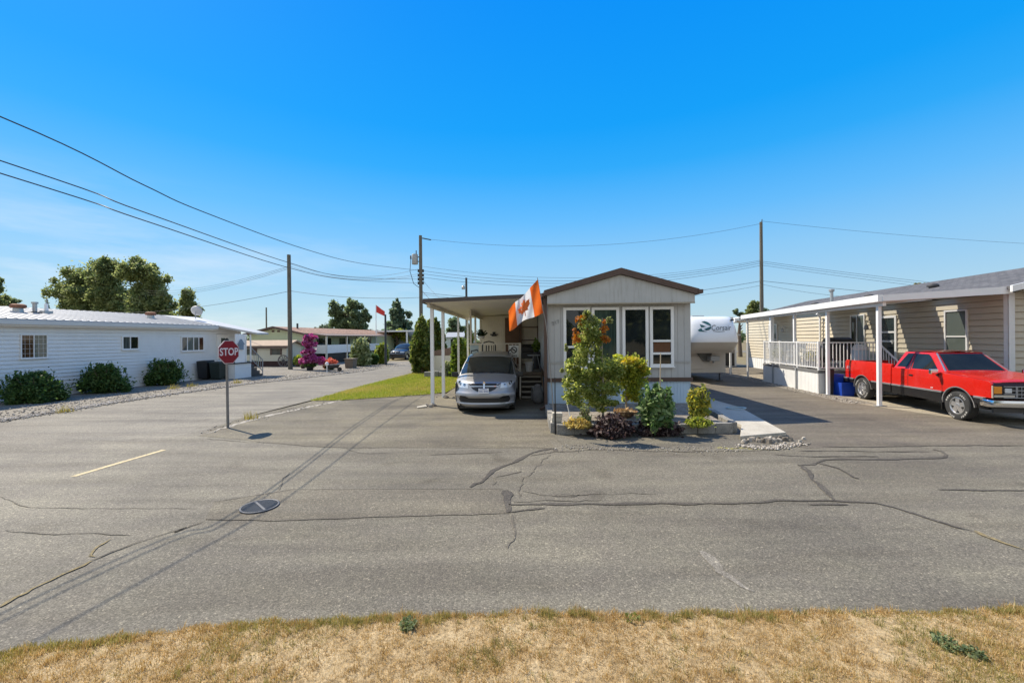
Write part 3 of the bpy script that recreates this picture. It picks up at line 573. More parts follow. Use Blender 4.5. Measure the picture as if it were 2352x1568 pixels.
m = MB(off2); m.lathe([(0, 2.5), (.06, 2.48), (.1, 2.36), (.12, 2.2), (.05, 2.12), (0, 2.1)], (-20.3, 22.3, -.1), 12); m.build('lantern', M_BLACK, t2, smooth=40)
# roof vents and dish
def vent(v, u, lab, kind):
    zr = 3.15+(-20.85-u)*.175; x = thing('roof_vent', lab, 'roof vent', WS(u, v, zr), AS, 'vents on the white home')
    if kind == 0:
        MB().cyl((0, 0, -.05), (0, 0, .17), .17, .15, 16).build('collar', M_GALV, x, smooth=40); m = MB(); m.lathe([(0, .34), (.16, .33), (.24, .29), (.25, .2), (.22, .16), (.19, .17)], n=20); m.build('cap', M_RUST, x, smooth=40)
    elif kind == 1:
        m = MB(); m.box(-.16, -.16, -.05, .16, .16, .03); m.build('flashing', M_DARK, x); m = MB(); m.cyl((0, 0, .03), (0, 0, .38), .075, .075, 12); m.build('pipe', M_GALV, x, smooth=40); MB().cyl((0, 0, .38), (0, 0, .46), .11, .11, 12).build('cap', M_GALV, x, smooth=40)
    else:
        m = MB(); m.box(-.15, -.15, -.05, .15, .15, .1); m.build('flashing', M_GALV, x); m = MB(); m.cyl((0, 0, .1), (0, 0, .42), .07, .06, 12); m.build('pipe', M_WTRIM, x, smooth=40); m = MB(); m.tube([(0, 0, .42), (0, 0, .62)], .015); m.build('rod', M_GALV, x)
vent(14.5, -23, 'rusty round cap vent on the pale metal roof, leftmost of the vents', 0); vent(15.05, -23, 'grey pipe vent with flat cap on dark flashing beside the rusty vent', 1)
vent(15.45, -23, 'pale pipe vent with thin rod on the metal roof', 2); vent(20.1, -23, 'low rusty cap vent alone near the middle of the metal roof', 0)
x = thing('satellite_dish', 'grey satellite dish at the far end of the white home roof', 'satellite dish', WS(-23, 22.9, 3.68), AS)
m = MB(); m.lathe([(0, .03), (.12, .04), (.24, .09), (.32, .16)], n=24, axis='y'); o = m.build('dish', paint('dish_grey', (.5, .5, .5), .5), x, smooth=60, solid=.012); o.location = (0, 0, .38); o.rotation_euler = (.4, 0, .35)
m = MB(); m.tube([(0, 0, -.06), (0, -.02, .2), (0, 0, .36)], .022); m.tube([(0, 0, .36), (.02, .35, .55)], .012); m.build('mount', M_GREY, x)
# ---------------------------------------------------------------- tan home on the right
off = (13.2, 20, 0); t = thing('mobile_home', 'tan sided home with grey shingle roof on the right, behind the red pickup', 'mobile home', WS(*off), AS)
m = MB(off); siding(m, (13.2, 33), (13.2, 14.4), .75, 3.5, .2, (-1, 0), .035); siding(m, (13.2, 14.4), (22, 14.4), .75, 3.5, .2, (0, -1), .035); m.box(13.24, 14.44, 0, 22, 33, 3.5); m.build('wall', M_TAN, t)
m = MB(off); ribs(m, (13.2, 33), (13.2, 14.4), 0, .75, .3, .03, .01, (-1, 0)); m.build('skirting', M_WHITE, t)
m = MB(off); obox(m, (13.2, 14.4), (13.2, 14.52), 0.022, .035, .75, 3.5, (-1, 0)); obox(m, (13.165, 14.4), (13.32, 14.4), .022, .04, 0, 3.5, (0, -1)); m.build('corner_trim', M_WHITE, t)
m = MB(off); m.hexa([(12.95, 14.1, 3.58), (12.95, 33.4, 3.58), (17.7, 33.4, 4.75), (17.7, 14.1, 4.75)], [(12.95, 14.1, 3.68), (12.95, 33.4, 3.68), (17.7, 33.4, 4.85), (17.7, 14.1, 4.85)])
m.hexa([(17.702, 14.1, 4.75), (17.702, 33.4, 4.75), (22.4, 33.4, 3.58), (22.4, 14.1, 3.58)], [(17.702, 14.1, 4.85), (17.702, 33.4, 4.85), (22.4, 33.4, 3.68), (22.4, 14.1, 3.68)]); roof = m.build('roof', M_SHING, t)
m = MB(off); m.prism([(13.3, 3.5), (22.0, 3.5), (17.7, 4.72)], 'y', 14.45, 14.5); m.build('gable', M_TAN, t)
m = MB(off); m.prism([(12.95, 3.50), (12.95, 3.69), (17.7, 4.86), (22.4, 3.69), (22.4, 3.5), (17.7, 4.68)], 'y', 14.02, 14.09); m.build('fascia', M_WHITE, t)
W = lambda v0, v1, z0, z1, **k: window(t, off, (13.178, v1), (13.178, v0), z0, z1, (-1, 0), **k)
W(15.65, 16.5, 1.2, 3.1, hsplit=((.52, 0, 1),), mats=[G_BLIND]); W(20.45, 21.4, 1.75, 3.2, split=(.45,), mats=[G_DARK, G_BLIND]); W(28.3, 29.4, 1.5, 3.02, hsplit=((.35, 0, 1),), mats=[G_BLIND])
f = W(18.65, 19.6, .95, 3.05, hsplit=((.5, 0, 1), (.68, .1, .9)), mats=[G_GREEN], name='door', fw=.09)
m = MB(off); obox(m, (13.178, 18.78), (13.178, 18.84), .05, .09, 1.9, 2.05, (-1, 0)); m.build('handle', M_GALV, f)
m = MB(off); m.cyl((13.06, 23.6, .4), (13.06, 23.6, 3.25), .05, .05, 10); m.bar((13.06, 23.6, 3.25), (12.9, 23.6, 3.4), .09); m.build('downspout', M_WTRIM, t, smooth=40)
for v in (20.05, 27.2): m = MB(off); m.tube([(13.18, v, 2.75), (12.98, v, 2.85), (12.95, v, 2.7)], .02); m.lathe([(0, 2.72), (.07, 2.68), (.09, 2.52), (0, 2.48)], (12.95, v, 0), 10); m.build('wall_lamp', M_GREY, t, smooth=40)
for v, u in ((22.4, 14.6), (19.6, 15.2), (26.5, 14.4)):
    z = 3.68+(u-12.95)*.246; m = MB(off); m.lathe([(0, z+.17), (.14, z+.16), (.2, z+.1), (.2, z+.04), (.13, z+.03), (.13, z-.05)], (u, v, 0), 14); m.build('roof_vent', M_DARK, roof, smooth=40)
m = MB(off); m.cyl((14.2, 24.6, 3.9), (14.2, 24.6, 4.62), .075, .075, 12); m.lathe([(.075, 4.62), (.13, 4.66), (.13, 4.76), (.0, 4.8)], (14.2, 24.6, 0), 12); m.build('flue', M_GALV, roof, smooth=40)
# porch column at the right edge
x = thing('porch_column', 'white porch column and beam at the right edge of the photo, in shade', 'column', WS(13.5, 14.0), AS)
m = MB(); m.box(-.07, -.07, 0, .07, .07, 3.48); m.box(-.1, -.1, 0, .1, .1, .12); m.build('shaft', M_WHITE, x, bevel=.008)
m = MB(); m.box(-.14, -.12, 3.49, 3.2, .0, 3.7); m.build('beam', M_WTRIM, x)
# carport canopy
m_, nt, bs = nodes('clear_panel'); tr = N(nt, 'ShaderNodeBsdfTransparent'); tr.inputs[0].default_value = (.96, .97, .98, 1); mx = N(nt, 'ShaderNodeMixShader', Fac=.82); lk(nt, bs.outputs[0], mx.inputs[1]); lk(nt, tr.outputs[0], mx.inputs[2]); lk(nt, mx.outputs[0], nt.nodes['Material Output'].inputs['Surface']); bs.inputs['Base Color'].default_value = (.8, .8, .8, 1); bs.inputs['Roughness'].default_value = .2
off = (9.75, 19, 0); t = thing('carport', 'long flat white aluminium carport in front of the tan home, over the red pickup', 'carport', WS(*off), AS)
zt = lambda u: 3.33+(u-9.55)*.05
def slab(mb, u0, u1, v0, v1, th=.045, dz=0): mb.hexa([(u0, v0, zt(u0)+dz), (u1, v0, zt(u1)+dz), (u1, v1, zt(u1)+dz), (u0, v1, zt(u0)+dz)], [(u0, v0, zt(u0)+th+dz), (u1, v0, zt(u1)+th+dz), (u1, v1, zt(u1)+th+dz), (u0, v1, zt(u0)+th+dz)])
gaps = [(16.15, 17.0), (18.8, 19.5), (20.45, 20.95), (23.2, 26.6)]
m = MB(off); slab(m, 9.63, 11.7, 14.25, 24.4)
cuts = [14.25]+[g for q in gaps for g in q]+[24.4]
for a, b in ((14.25, 16.15), (17.0, 18.8), (19.5, 20.45), (20.95, 23.2), (26.6, 29.4)): slab(m, 11.7 if a < 26 else 10.2, 13.16, a, b)
for i in range(50):
    v = 14.3+i*.2; slab(m, 9.64, 11.69, v, v+.025, .02, -.02)
m.build('roof_panels', M_WHITE, t)
for a, b in gaps[:3]: m = MB(off); slab(m, 11.705, 13.15, a+.01, b-.01, .006, .02); m.build('skylight', m_, t)
m = MB(off); m.hexa([(9.5, 14.2, 3.29), (9.62, 14.2, 3.29), (9.62, 24.45, 3.21), (9.5, 24.45, 3.21)], [(9.5, 14.2, 3.5), (9.62, 14.2, 3.5), (9.62, 24.45, 3.41), (9.5, 24.45, 3.41)]); m.build('gutter', M_WTRIM, t)
m = MB(off); m.hexa([(9.623, 14.18, 3.3), (13.1, 14.18, 3.46), (13.1, 14.245, 3.46), (9.623, 14.245, 3.3)], [(9.623, 14.18, 3.49), (13.1, 14.18, 3.68), (13.1, 14.245, 3.68), (9.623, 14.245, 3.49)]); m.build('end_fascia', M_WTRIM, t)
m = MB(off); m.box(9.7, 14.3, 3.16, 9.8, 24.3, 3.285); m.build('beam', M_WHITE, t)
for v, w in ((14.54, .1), (17.15, .1), (19.45, .1), (21.5, .15), (24.2, .08)):
    m = MB(off); m.box(9.75-w/2, v-w/2, 0, 9.75+w/2, v+w/2, 3.158); p = m.build('post', M_WTRIM, t, bevel=.006); m = MB(off); m.box(9.75-.12, v-.1, .012, 9.75+.16, v+.1, .03); m.build('base_plate', M_GALV, p)
t = thing('carport', 'lower white end canopy with two posts at the far end of the tan home', 'carport', WS(9.4, 27), AS); off = (9.4, 27, 0)
m = MB(off); m.box(9.3, 24.5, 3.12, 11.2, 28.5, 3.2); m.build('roof_panels', M_WHITE, t); m = MB(off); m.box(9.2, 24.47, 3.05, 9.29, 28.5, 3.24); m.build('gutter', M_WTRIM, t)
for v in (25.9, 26.9): m = MB(off); m.box(9.45, v, 0, 9.55, v+.1, 3.11); m.build('post', M_WTRIM, t)
# deck of the tan home
off = (11.3, 19.7, 0); t = thing('deck', 'raised white skirted deck with white metal railing beside the tan home', 'deck', WS(*off), AS)
m = MB(off); m.box(9.6, 17.5, .8, 13.15, 22.1, .9); m.build('floor', paint('deck_grey', (.16, .16, .16), .7), t)
m = MB(off); ribs(m, (9.62, 22.1), (9.62, 17.52), 0, .79, .1, .012, .007, (-1, 0)); ribs(m, (9.62, 17.52), (13.1, 17.52), 0, .79, .1, .012, .007, (0, -1)); m.build('skirting', M_WHITE, t)
for v in (19.0, 21.0): m = MB(off); m.box(9.55, v, 0, 9.59, v+.07, .9); m.build('downpipe', M_GREY, t)
m = MB(off); railing(m, (9.66, 22.05), (9.66, 17.58), 1.0, 1.98, .12, .022); m.build('railing', M_WTRIM, t)
m = MB(off); railing(m, (9.66, 17.56), (11.7, 17.56), 1.0, 1.98, .12, .022); m.build('railing', M_WTRIM, t)
for u, v in ((9.66, 22.05), (9.66, 20.55), (9.66, 19.05), (9.66, 17.56), (11.7, 17.56)): m = MB(off); m.box(u-.03, v-.03, .9, u+.03, v+.03, 2.03); m.build('railing_post', M_WTRIM, t)
m = MB(off)
for i in range(4): m.box(11.75, 17.2-i*.27, .68-i*.19, 12.9, 17.47-i*.27, .72-i*.19)
m.build('steps', M_GREY, t); m = MB(off); railing(m, (11.72, 17.5, .9), (11.72, 16.35, .1), .1, 1.05, .12, .02); m.build('handrail', M_WTRIM, t)
def on_deck(name, lab, cat, u, v, rz=0): return thing(name, lab, cat, WS(u, v, .9), AS+rz)
x = on_deck('barbecue', 'black covered barbecue behind the railing of the white deck', 'barbecue', 10.75, 18.25)
m = MB(); m.box(-.62, -.28, .35, .62, .28, .95); m.prism([(-.3, .95), (.3, .95), (.24, 1.2), (0, 1.28), (-.24, 1.2)], 'x', -.45, .45); m.build('cover', M_BLACK, x, bevel=.04)
for i in (-.5, .5): m = MB(); m.box(i-.04, -.2, 0, i+.04, .2, .35); m.build('leg', M_DARK, x)
x = on_deck('drum', 'pale blue and white drum on the deck beside the railing corner', 'drum', 11.35, 18.0)
m = MB(); m.lathe([(0, 0), (.27, 0), (.29, .05), (.29, .72), (.27, .78)], n=20); m.build('barrel', paint('pale_blue_drum', (.45, .58, .68), .5, var=.1), x, smooth=40); m = MB(); m.lathe([(.29, .781), (.3, .84), (.2, .95), (.08, 1.0), (0, 1.0)], n=20); m.build('lid', M_WTRIM, x, smooth=40)
def garden_chair(lab, u, v, rz):
    x = on_deck('garden_chair', lab, 'chair', u, v, rz); mt = paint('chair_white', (.62, .62, .6), .5)
    m = MB(); m.box(-.25, -.24, .42, .25, .24, .45); m.build('seat', mt, x, bevel=.01); m = MB()
    for i in range(6): m.bar((-.22+i*.088, .24, .45), (-.22+i*.088, .34, .98), .03)
    m.bar((-.26, .34, .98), (.26, .34, .98), .05); m.build('backrest', mt, x)
    for i in (-1, 1):
        for j in (-1, 1): m = MB(); m.bar((i*.22, j*.21, .42), (i*.25, j*.25, 0), .035); m.build('leg', mt, x)
        m = MB(); m.bar((i*.27, -.22, .66), (i*.27, .28, .66), .045); m.bar((i*.27, -.22, .66), (i*.24, -.22, .44), .03); m.build('armrest', mt, x)
garden_chair('white slatted garden chair on the deck, nearer the railing middle', 10.3, 19.3, 250); garden_chair('white slatted garden chair on the deck, farther along the railing', 10.35, 20.6, 290)
x = on_deck('planter', 'planter with yellow flowers behind the deck railing', 'planter', 9.95, 18.6); m = MB(); m.lathe([(0, 0), (.14, 0), (.19, .3), (.17, .3), (.15, .26), (0, .26)], n=16); m.build('pot', M_DARK, x, smooth=40)
quads('foliage', cloud([(0, 0, .5, .22, .22, .25)], 260), .06, leaf('planter_leaf', [(.1, .16, .03), (.4, .36, .05), (.6, .5, .1)], .3), x)
x = on_deck('planter', 'pale bushy planter at the far end of the deck railing', 'planter', 9.95, 21.4); m = MB(); m.lathe([(0, 0), (.14, 0), (.19, .3), (.17, .3), (.15, .26), (0, .26)], n=16); m.build('pot', M_WTRIM, x, smooth=40)
quads('foliage', cloud([(0, 0, .55, .3, .3, .3)], 400), .06, leaf('pale_leaf', [(.25, .28, .15), (.4, .42, .25), (.55, .55, .4)], .3), x)
# bins beside the deck
x = thing('storage_tub', 'open blue plastic recycling tub standing on the ground behind the pickup', 'tub', WS(10.25, 17.05), AS+6); BL = paint('blue_plastic', (.012, .06, .42), .4, var=.15)
m = MB()
for s in (0, 1):
    a, b, h = ((.26, .2, 0), (.33, .27, .5))[s] if 0 else ((.26, .2, 0), (.33, .27, .5))[s]
r0 = [(-.22, -.18, 0), (.22, -.18, 0), (.22, .18, 0), (-.22, .18, 0)]; r1 = [(-.27, -.23, .5), (.27, -.23, .5), (.27, .23, .5), (-.27, .23, .5)]
m.add(r0+r1+[(p[0]*.93, p[1]*.93, p[2]) for p in r1]+[(p[0]*.9, p[1]*.9, .03) for p in r0], [(3,2,1,0)]+[(i, (i+1) % 4, 4+(i+1) % 4, 4+i) for i in range(4)]+[(4+i, 4+(i+1) % 4, 8+(i+1) % 4, 8+i) for i in range(4)]+[(8+i, 8+(i+1) % 4, 12+(i+1) % 4, 12+i) for i in range(4)]+[(12,13,14,15)])
m.build('tub', BL, x, bevel=.015)
m = MB(); [m.bar((-.285, y, .49), (.285, y, .49), .03, .03) for y in (-.235, .235)]; m.build('rim', BL, x)
x = thing('storage_tub', 'second blue plastic tub, half hidden behind the open blue tub', 'tub', WS(10.12, 17.36), AS+3)
m = MB(); m.hexa([(-.15, -.14, 0), (.15, -.14, 0), (.15, .14, 0), (-.15, .14, 0)], [(-.2, -.18, .74), (.2, -.18, .74), (.2, .18, .74), (-.2, .18, .74)]); m.build('tub', BL, x, bevel=.015); m = MB(); m.box(-.21, -.2, .741, .21, .2, .78); m.build('lid', BL, x, bevel=.01)
x = thing('garbage_bin', 'tall dark narrow garbage bin between the deck corner and carport post', 'bin', WS(9.86, 17.25), AS)
m = MB(); m.hexa([(-.07, -.12, 0), (.07, -.12, 0), (.07, .12, 0), (-.07, .12, 0)], [(-.09, -.14, .95), (.09, -.14, .95), (.09, .14, .95), (-.09, .14, .95)]); m.build('body', M_BLACK, x, bevel=.01); m = MB(); m.box(-.1, -.15, .951, .1, .15, 1.0); m.build('lid', M_BLACK, x, bevel=.01)
# bins beside the white home
for bu, bv, lab, hh, mt in ((-20.72, 21.25, 'black wheeled bin against the white home, left of the sign', 1.02, M_BLACK), (-19.98, 21.32, 'dark green wheeled bin behind the stop sign pole', .95, paint('bin_green', (.02, .03, .025), .5))):
    x = thing('wheeled_bin', lab, 'bin', WS(bu, bv), AS+8)
    m = MB(); m.hexa([(-.25, -.25, .06), (.25, -.25, .06), (.25, .25, .06), (-.25, .25, .06)], [(-.3, -.32, hh), (.3, -.32, hh), (.3, .32, hh), (-.3, .32, hh)]); m.build('body', mt, x, bevel=.02)
    m = MB(); m.hexa([(-.31, -.34, hh+.001), (.31, -.34, hh+.001), (.31, .34, hh+.001), (-.31, .34, hh+.001)], [(-.28, -.3, hh+.06), (.28, -.3, hh+.06), (.28, .3, hh+.09), (-.28, .3, hh+.09)]); m.build('lid', mt, x, bevel=.01)
    for s in (-1, 1): m = MB(); m.cyl((s*.26, .22, .1), (s*.31, .22, .1), .1, .1, 14); m.build('wheel', M_BLACK, x, smooth=40)
# ---------------------------------------------------------------- the middle home
off = (.78, 13, 0); t = thing('mobile_home', 'pale grey mobile home with brown roof trim and tall front windows in the middle', 'mobile home', WM(*off), AM)
m = MB(off); m.box(.8, 13.03, .9, 5.2, 31, 3.55)
ribs(m, (.78, 13.0), (5.22, 13.0), .99, 3.35, .2, .012, -.004, (0, -1)) if 0 else None
L = 22
for i in range(L):
    a = .78+4.44*i/L; b = .78+4.44*(i+1)/L; obox(m, (a+.0035, 13.0), (b-.0035, 13.0), -.03, 0, .99, 3.35, (0, -1))
obox(m, (.78, 13.02), (5.22, 13.02), -.03, -.012, .99, 3.35, (0, -1))
n = 60
for i in range(n):
    a = 13.03+18*i/n; b = 13.03+18*(i+1)/n; obox(m, (.78, a+.006), (.78, b-.006), -.03, 0, .99, 3.5, (-1, 0))
obox(m, (.79, 13.03), (.79, 31), -.02, -.0, .99, 3.5, (-1, 0))
m.build('wall', M_GREYW, t)
m = MB(off); obox(m, (.76, 13.0), (5.24, 13.0), .001, .02, 1.44, 1.455, (0, -1)); obox(m, (.76, 13.0), (5.24, 13.0), .001, .02, 1.49, 1.5, (0, -1)); m.build('groove_strip', M_GREYW, t)
m = MB(off); m.box(.74, 12.96, .87, 5.26, 13.03, .99); m.box(.74, 13.04, .87, .79, 31, .99); m.build('brown_band', M_BROWN, t)
m = MB(off); ribs(m, (.80, 13.02), (5.20, 13.02), 0, .868, .1, .022, .012, (0, -1)); ribs(m, (.82, 31), (.82, 13.04), 0, .868, .1, .022, .012, (-1, 0)); m.build('skirting', M_SKIRT, t)
sl = (4.17-3.58)/2.23
m = MB(off); m.prism([(.76, 3.31), (5.24, 3.31), (5.24, 3.55), (3.0, 4.16), (.76, 3.55)], 'y', 12.72, 12.98); gb = m.build('gable', paint('stained_gable', (.44, .45, .45), .6, 0, .1, 1.1, streak=.3), t)
m = MB(off); m.box(.76, 12.70, 3.27, 5.24, 12.76, 3.308); m.build('gable_trim', paint('tan_edge', (.36, .32, .25), .6), t)
m = MB(off)
for s in (0, 1):
    x0, x1 = (.66, 3.0) if s == 0 else (5.34, 3.0)
    m.hexa([(x0, 12.62, 3.53), (x1, 12.62, 4.17), (x1, 31.2, 4.17), (x0, 31.2, 3.53)], [(x0, 12.62, 3.7), (x1, 12.62, 4.36), (x1, 31.2, 4.36), (x0, 31.2, 3.7)])
m.build('roof', M_BROWN, t)
m = MB(off); m.box(5.3, 12.6, 3.56, 5.45, 31, 3.68); m.build('gutter', M_BROWN, t, bevel=.01); m = MB(off); m.box(.58, 12.66, 3.5, .659, 31, 3.62); m.build('gutter', M_BROWN, t, bevel=.01)
for a, b, z0, hs, mt in ((1.27, 2.1, 1.3, ((.35, 0, 1),), G_DARK), (2.15, 3.0, 1.3, (), G_TEAL), (3.10, 3.9, 1.3, (), G_DARK)):
    window(t, off, (a, 12.995), (b, 12.995), z0, 3.19, (0, -1), hsplit=hs, fw=.085, mats=[mt], dep=.06)
f = window(t, off, (3.95, 12.995), (4.68, 12.995), 1.33, 3.19, (0, -1), hsplit=((.43, 0, 1), (.22, .1, .9)), fw=.085, mats=[G_DARK], dep=.06)
m = MB(off); obox(m, (4.06, 12.995), (4.58, 12.995), .019, .022, 1.78, 2.08, (0, -1)); m.build('curtain', paint('brown_curtain', (.13, .06, .035), .15), f)
m = MB(off); m.box(.655, 12.86, .1, .755, 12.97, 3.52); m.bar((.70, 12.9, .12), (.52, 12.78, .05), .09, .07); m.build('downspout', M_BROWN, t, bevel=.01)
text('217', .17, paint('faded_number', (.24, .245, .25), .7), 'house_number', t, (1.03-.78, -.022, 2.72), (90, -18, 0), .003)
m = MB(off); m.box(5.25, 13.0, 0, 5.33, 13.08, .62); m.build('corner_block', M_GREYW, t)
# back addition wall beyond the porch
m = MB(off); 
for i in range(11): a = -2.25+i*.115; obox(m, (a+.006, 21.5), (a+.109, 21.5), -.03, 0, .9, 3.42, (0, -1))
m.box(-2.25, 21.52, 0, .75, 26, 3.42); m.build('addition_wall', M_CREAM, t)
m = MB(off); m.box(-.92, 21.42, .9, -.06, 21.5, 3.3); m.box(-.9, 21.405, .95, -.6, 21.42, 3.2); m.build('back_door', paint('brown_door', (.13, .07, .04), .5, var=.2), t)
m = MB(off); m.box(-1.7, 21.44, 2.42, -1.28, 21.49, 2.47); m.box(-1.57, 21.44, 2.47, -1.42, 21.49, 2.58); m.box(-1.62, 21.44, 2.36, -1.36, 21.49, 2.42); m.build('wall_ornament', M_BLACK, t)
# carport
off = (-1.1, 14, 0); t = thing('carport', 'flat white carport with dark roof edge and slim posts over the silver van', 'carport', WM(*off), AM)
M_SOFF = paint('carport_soffit', (.80, .76, .68), .6, var=.06)
zb = lambda u: 3.40+(u+3.1)*.035
m = MB(off); m.hexa([(-3.12, 13.1, zb(-3.12)), (.62, 13.1, zb(.62)), (.62, 23.5, zb(.62)), (-3.12, 23.5, zb(-3.12))], [(-3.12, 13.1, zb(-3.12)+.05), (.62, 13.1, zb(.62)+.05), (.62, 23.5, zb(.62)+.05), (-3.12, 23.5, zb(-3.12)+.05)])
for i in range(18): 
    v = 13.5+i*.55; m.hexa([(-3.0, v, zb(-3)-.012), (.6, v, zb(.6)-.012), (.6, v+.03, zb(.6)-.012), (-3.0, v+.03, zb(-3)-.012)], [(-3.0, v, zb(-3)-.001), (.6, v, zb(.6)-.001), (.6, v+.03, zb(.6)-.001), (-3.0, v+.03, zb(-3)-.001)])
m.build('roof_panels', M_SOFF, t)
m = MB(off); m.hexa([(-3.16, 13.04, zb(-3.1)+.0), (.60, 13.04, zb(.6)+.0), (.60, 13.096, zb(.6)+.0), (-3.16, 13.096, zb(-3.1)+.0)], [(-3.16, 13.04, zb(-3.1)+.12), (.60, 13.04, zb(.6)+.12), (.60, 13.096, zb(.6)+.12), (-3.16, 13.096, zb(-3.1)+.12)])
m.box(-3.19, 13.1, 3.38, -3.125, 23.5, 3.5); m.build('fascia', paint('dark_roof_edge', (.07, .055, .05), .5), t)
m = MB(off); m.box(-3.1, 13.3, 3.27, -3.0, 23.4, 3.385); m.build('beam', M_CREAM, t)
m = MB(off); m.box(-2.15, 16.6, 3.2, -2.07, 21.4, 3.4); m.build('beam', M_CREAM, t)
for u, v in ((-3.05, 13.85), (-3.05, 15.75)): m = MB(off); m.box(u-.055, v-.055, 0, u+.055, v+.055, 3.268); m.build('post', M_WTRIM, t, bevel=.006)
for u, v in ((-3.05, 19.5), (-3.05, 22.8)): m = MB(off); m.box(u-.045, v-.045, 0, u+.045, v+.045, 3.268); m.build('post', M_WHITE, t)
for u, v in ((-2.1, 16.65), (-2.1, 18.3)): m = MB(off); m.box(u-.04, v-.04, .9, u+.04, v+.04, 3.198); m.build('post', M_CREAM, t)
# porch deck and stairs
off = (-.7, 18, 0); t = thing('porch_deck', 'shaded wooden porch under the carport with white railing and open stairs', 'porch', WM(*off), AM)
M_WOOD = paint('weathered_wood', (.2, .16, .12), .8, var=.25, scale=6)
m = MB(off); m.box(-2.2, 16.55, .77, .74, 21.4, .87); m.build('floor', M_WOOD, t)
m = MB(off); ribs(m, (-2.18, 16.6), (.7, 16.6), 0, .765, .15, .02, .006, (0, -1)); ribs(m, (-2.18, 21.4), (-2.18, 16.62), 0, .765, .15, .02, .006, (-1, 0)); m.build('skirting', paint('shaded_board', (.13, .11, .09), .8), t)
m = MB(off); railing(m, (-2.15, 16.62), (-.14, 16.62), .98, 2.03, .14, .03, .06); m.build('railing', M_CREAM, t)
m = MB(off); railing(m, (-2.15, 16.66), (-2.15, 21.3), .98, 2.03, .14, .03, .06); m.build('railing', M_CREAM, t)
m = MB(off); m.box(-.17, 16.58, .87, -.08, 16.67, 2.06); m.build('railing_post', M_CREAM, t)
m = MB(off); m.box(-2.12, 16.6, 1.62, -1.78, 16.605, 1.98); m.build('glass_panel', paint('pale_panel', (.4, .5, .52), .3), t)
m = MB(off)
for i in range(5): m.box(-.06, 16.54-(i+1)*.26, .70-i*.165, .72, 16.54-i*.26, .74-i*.165)
m.build('stair_treads', paint('worn_tread', (.42, .38, .32), .75, var=.2, scale=5), t)
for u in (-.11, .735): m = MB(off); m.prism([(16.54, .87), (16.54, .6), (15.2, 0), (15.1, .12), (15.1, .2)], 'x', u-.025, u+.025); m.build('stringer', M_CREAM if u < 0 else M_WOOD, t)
x = thing('no_smoking_sign', 'white no smoking sign hanging on the white porch railing', 'sign', WM(-.36, 16.56, 1.72), AM)
m = MB(); m.box(-.19, -.012, -.24, .19, .012, .24); m.build('board', paint('sign_white', (.72, .72, .7), .4), x)
m = MB(); k = 28
for i in range(k):
    a, b = 2*math.pi*i/k, 2*math.pi*(i+1)/k; r0, r1 = .095, .13
    m.add([(r0*math.cos(a), -.016, .06+r0*math.sin(a)), (r1*math.cos(a), -.016, .06+r1*math.sin(a)), (r1*math.cos(b), -.016, .06+r1*math.sin(b)), (r0*math.cos(b), -.016, .06+r0*math.sin(b))], [(0, 1, 2, 3)])
m.bar((-.075, -.016, .135), (.075, -.016, -.015), .006, .035); m.box(-.07, -.018, .048, .06, -.014, .072); m.build('symbol', M_BLACK, x)
m = MB(); [m.box(-.12+i*.065, -.016, -.2, -.075+i*.065, -.013, -.15) for i in range(4)]; m.build('caption', paint('caption_grey', (.3, .3, .3), .6), x)
def P2(name, lab, cat, u, v, z=.87, rz=0): return thing(name, lab, cat, WM(u, v, z), AM+rz)
x = P2('patio_chair', 'black slatted patio chair behind the porch railing', 'chair', -1.45, 17.3)
m = MB(); m.box(-.27, -.25, .42, .27, .25, .46); m.build('seat', M_BLACK, x, bevel=.01)
m = MB(); [m.bar((-.22+i*.11, .24, .46), (-.22+i*.11, .3, 1.08), .05, .02) for i in range(5)]; m.tube([(-.28, .24, .46), (-.28, .3, 1.06), (-.2, .31, 1.2), (0, .32, 1.25), (.2, .31, 1.2), (.28, .3, 1.06), (.28, .24, .46)], .025); m.build('backrest', M_BLACK, x)
for i in (-1, 1):
    for j in (-1, 1): m = MB(); m.bar((i*.24, j*.22, .42), (i*.27, j*.25, 0), .035); m.build('leg', M_BLACK, x)
    m = MB(); m.bar((i*.3, -.22, .66), (i*.3, .28, .7), .05, .03); m.bar((i*.3, -.22, .66), (i*.27, -.22, .45), .03); m.build('armrest', M_BLACK, x)
x = P2('barbecue', 'black barbecue with hood on the porch, left of the shelf', 'barbecue', .3, 19.0)
m = MB(); m.prism([(-.25, .75), (.25, .75), (.25, .95), (.15, 1.1), (-.15, 1.1), (-.25, .95)], 'x', -.38, .3); m.build('hood', M_BLACK, x, bevel=.02); m = MB(); m.box(-.45, -.26, .45, .38, .26, .74); m.build('cabinet', M_DARK, x)
for i in (-.4, .33):
    m = MB(); m.box(i-.03, -.2, 0, i+.03, .2, .449); m.build('leg', M_DARK, x)
x = P2('bucket', 'white plastic bucket standing at the top of the porch stairs', 'bucket', .25, 17.1)
m = MB(); m.lathe([(0, 0), (.12, 0), (.155, .36), (.165, .36), (.165, .39), (.15, .39), (.14, .34), (.11, .02), (0, .02)], n=20); m.build('pail', M_WTRIM, x, smooth=40); m = MB(); m.tube([(.16, 0, .36), (.1, -.12, .3), (0, -.17, .26), (-.1, -.12, .3), (-.16, 0, .36)], .006); m.build('handle', M_GALV, x)
x = P2('side_table', 'small round pale table behind the bucket on the porch', 'table', .5, 17.8)
m = MB(); m.lathe([(0, .62), (.3, .62), (.31, .64), (.3, .66), (0, .66)], n=20); m.build('table_top', M_GREY, x, smooth=40)
for i in range(3): a = i*2.1; m = MB(); m.bar((.12*math.cos(a), .12*math.sin(a), .62), (.24*math.cos(a), .24*math.sin(a), 0), .03); m.build('leg', M_GREY, x)
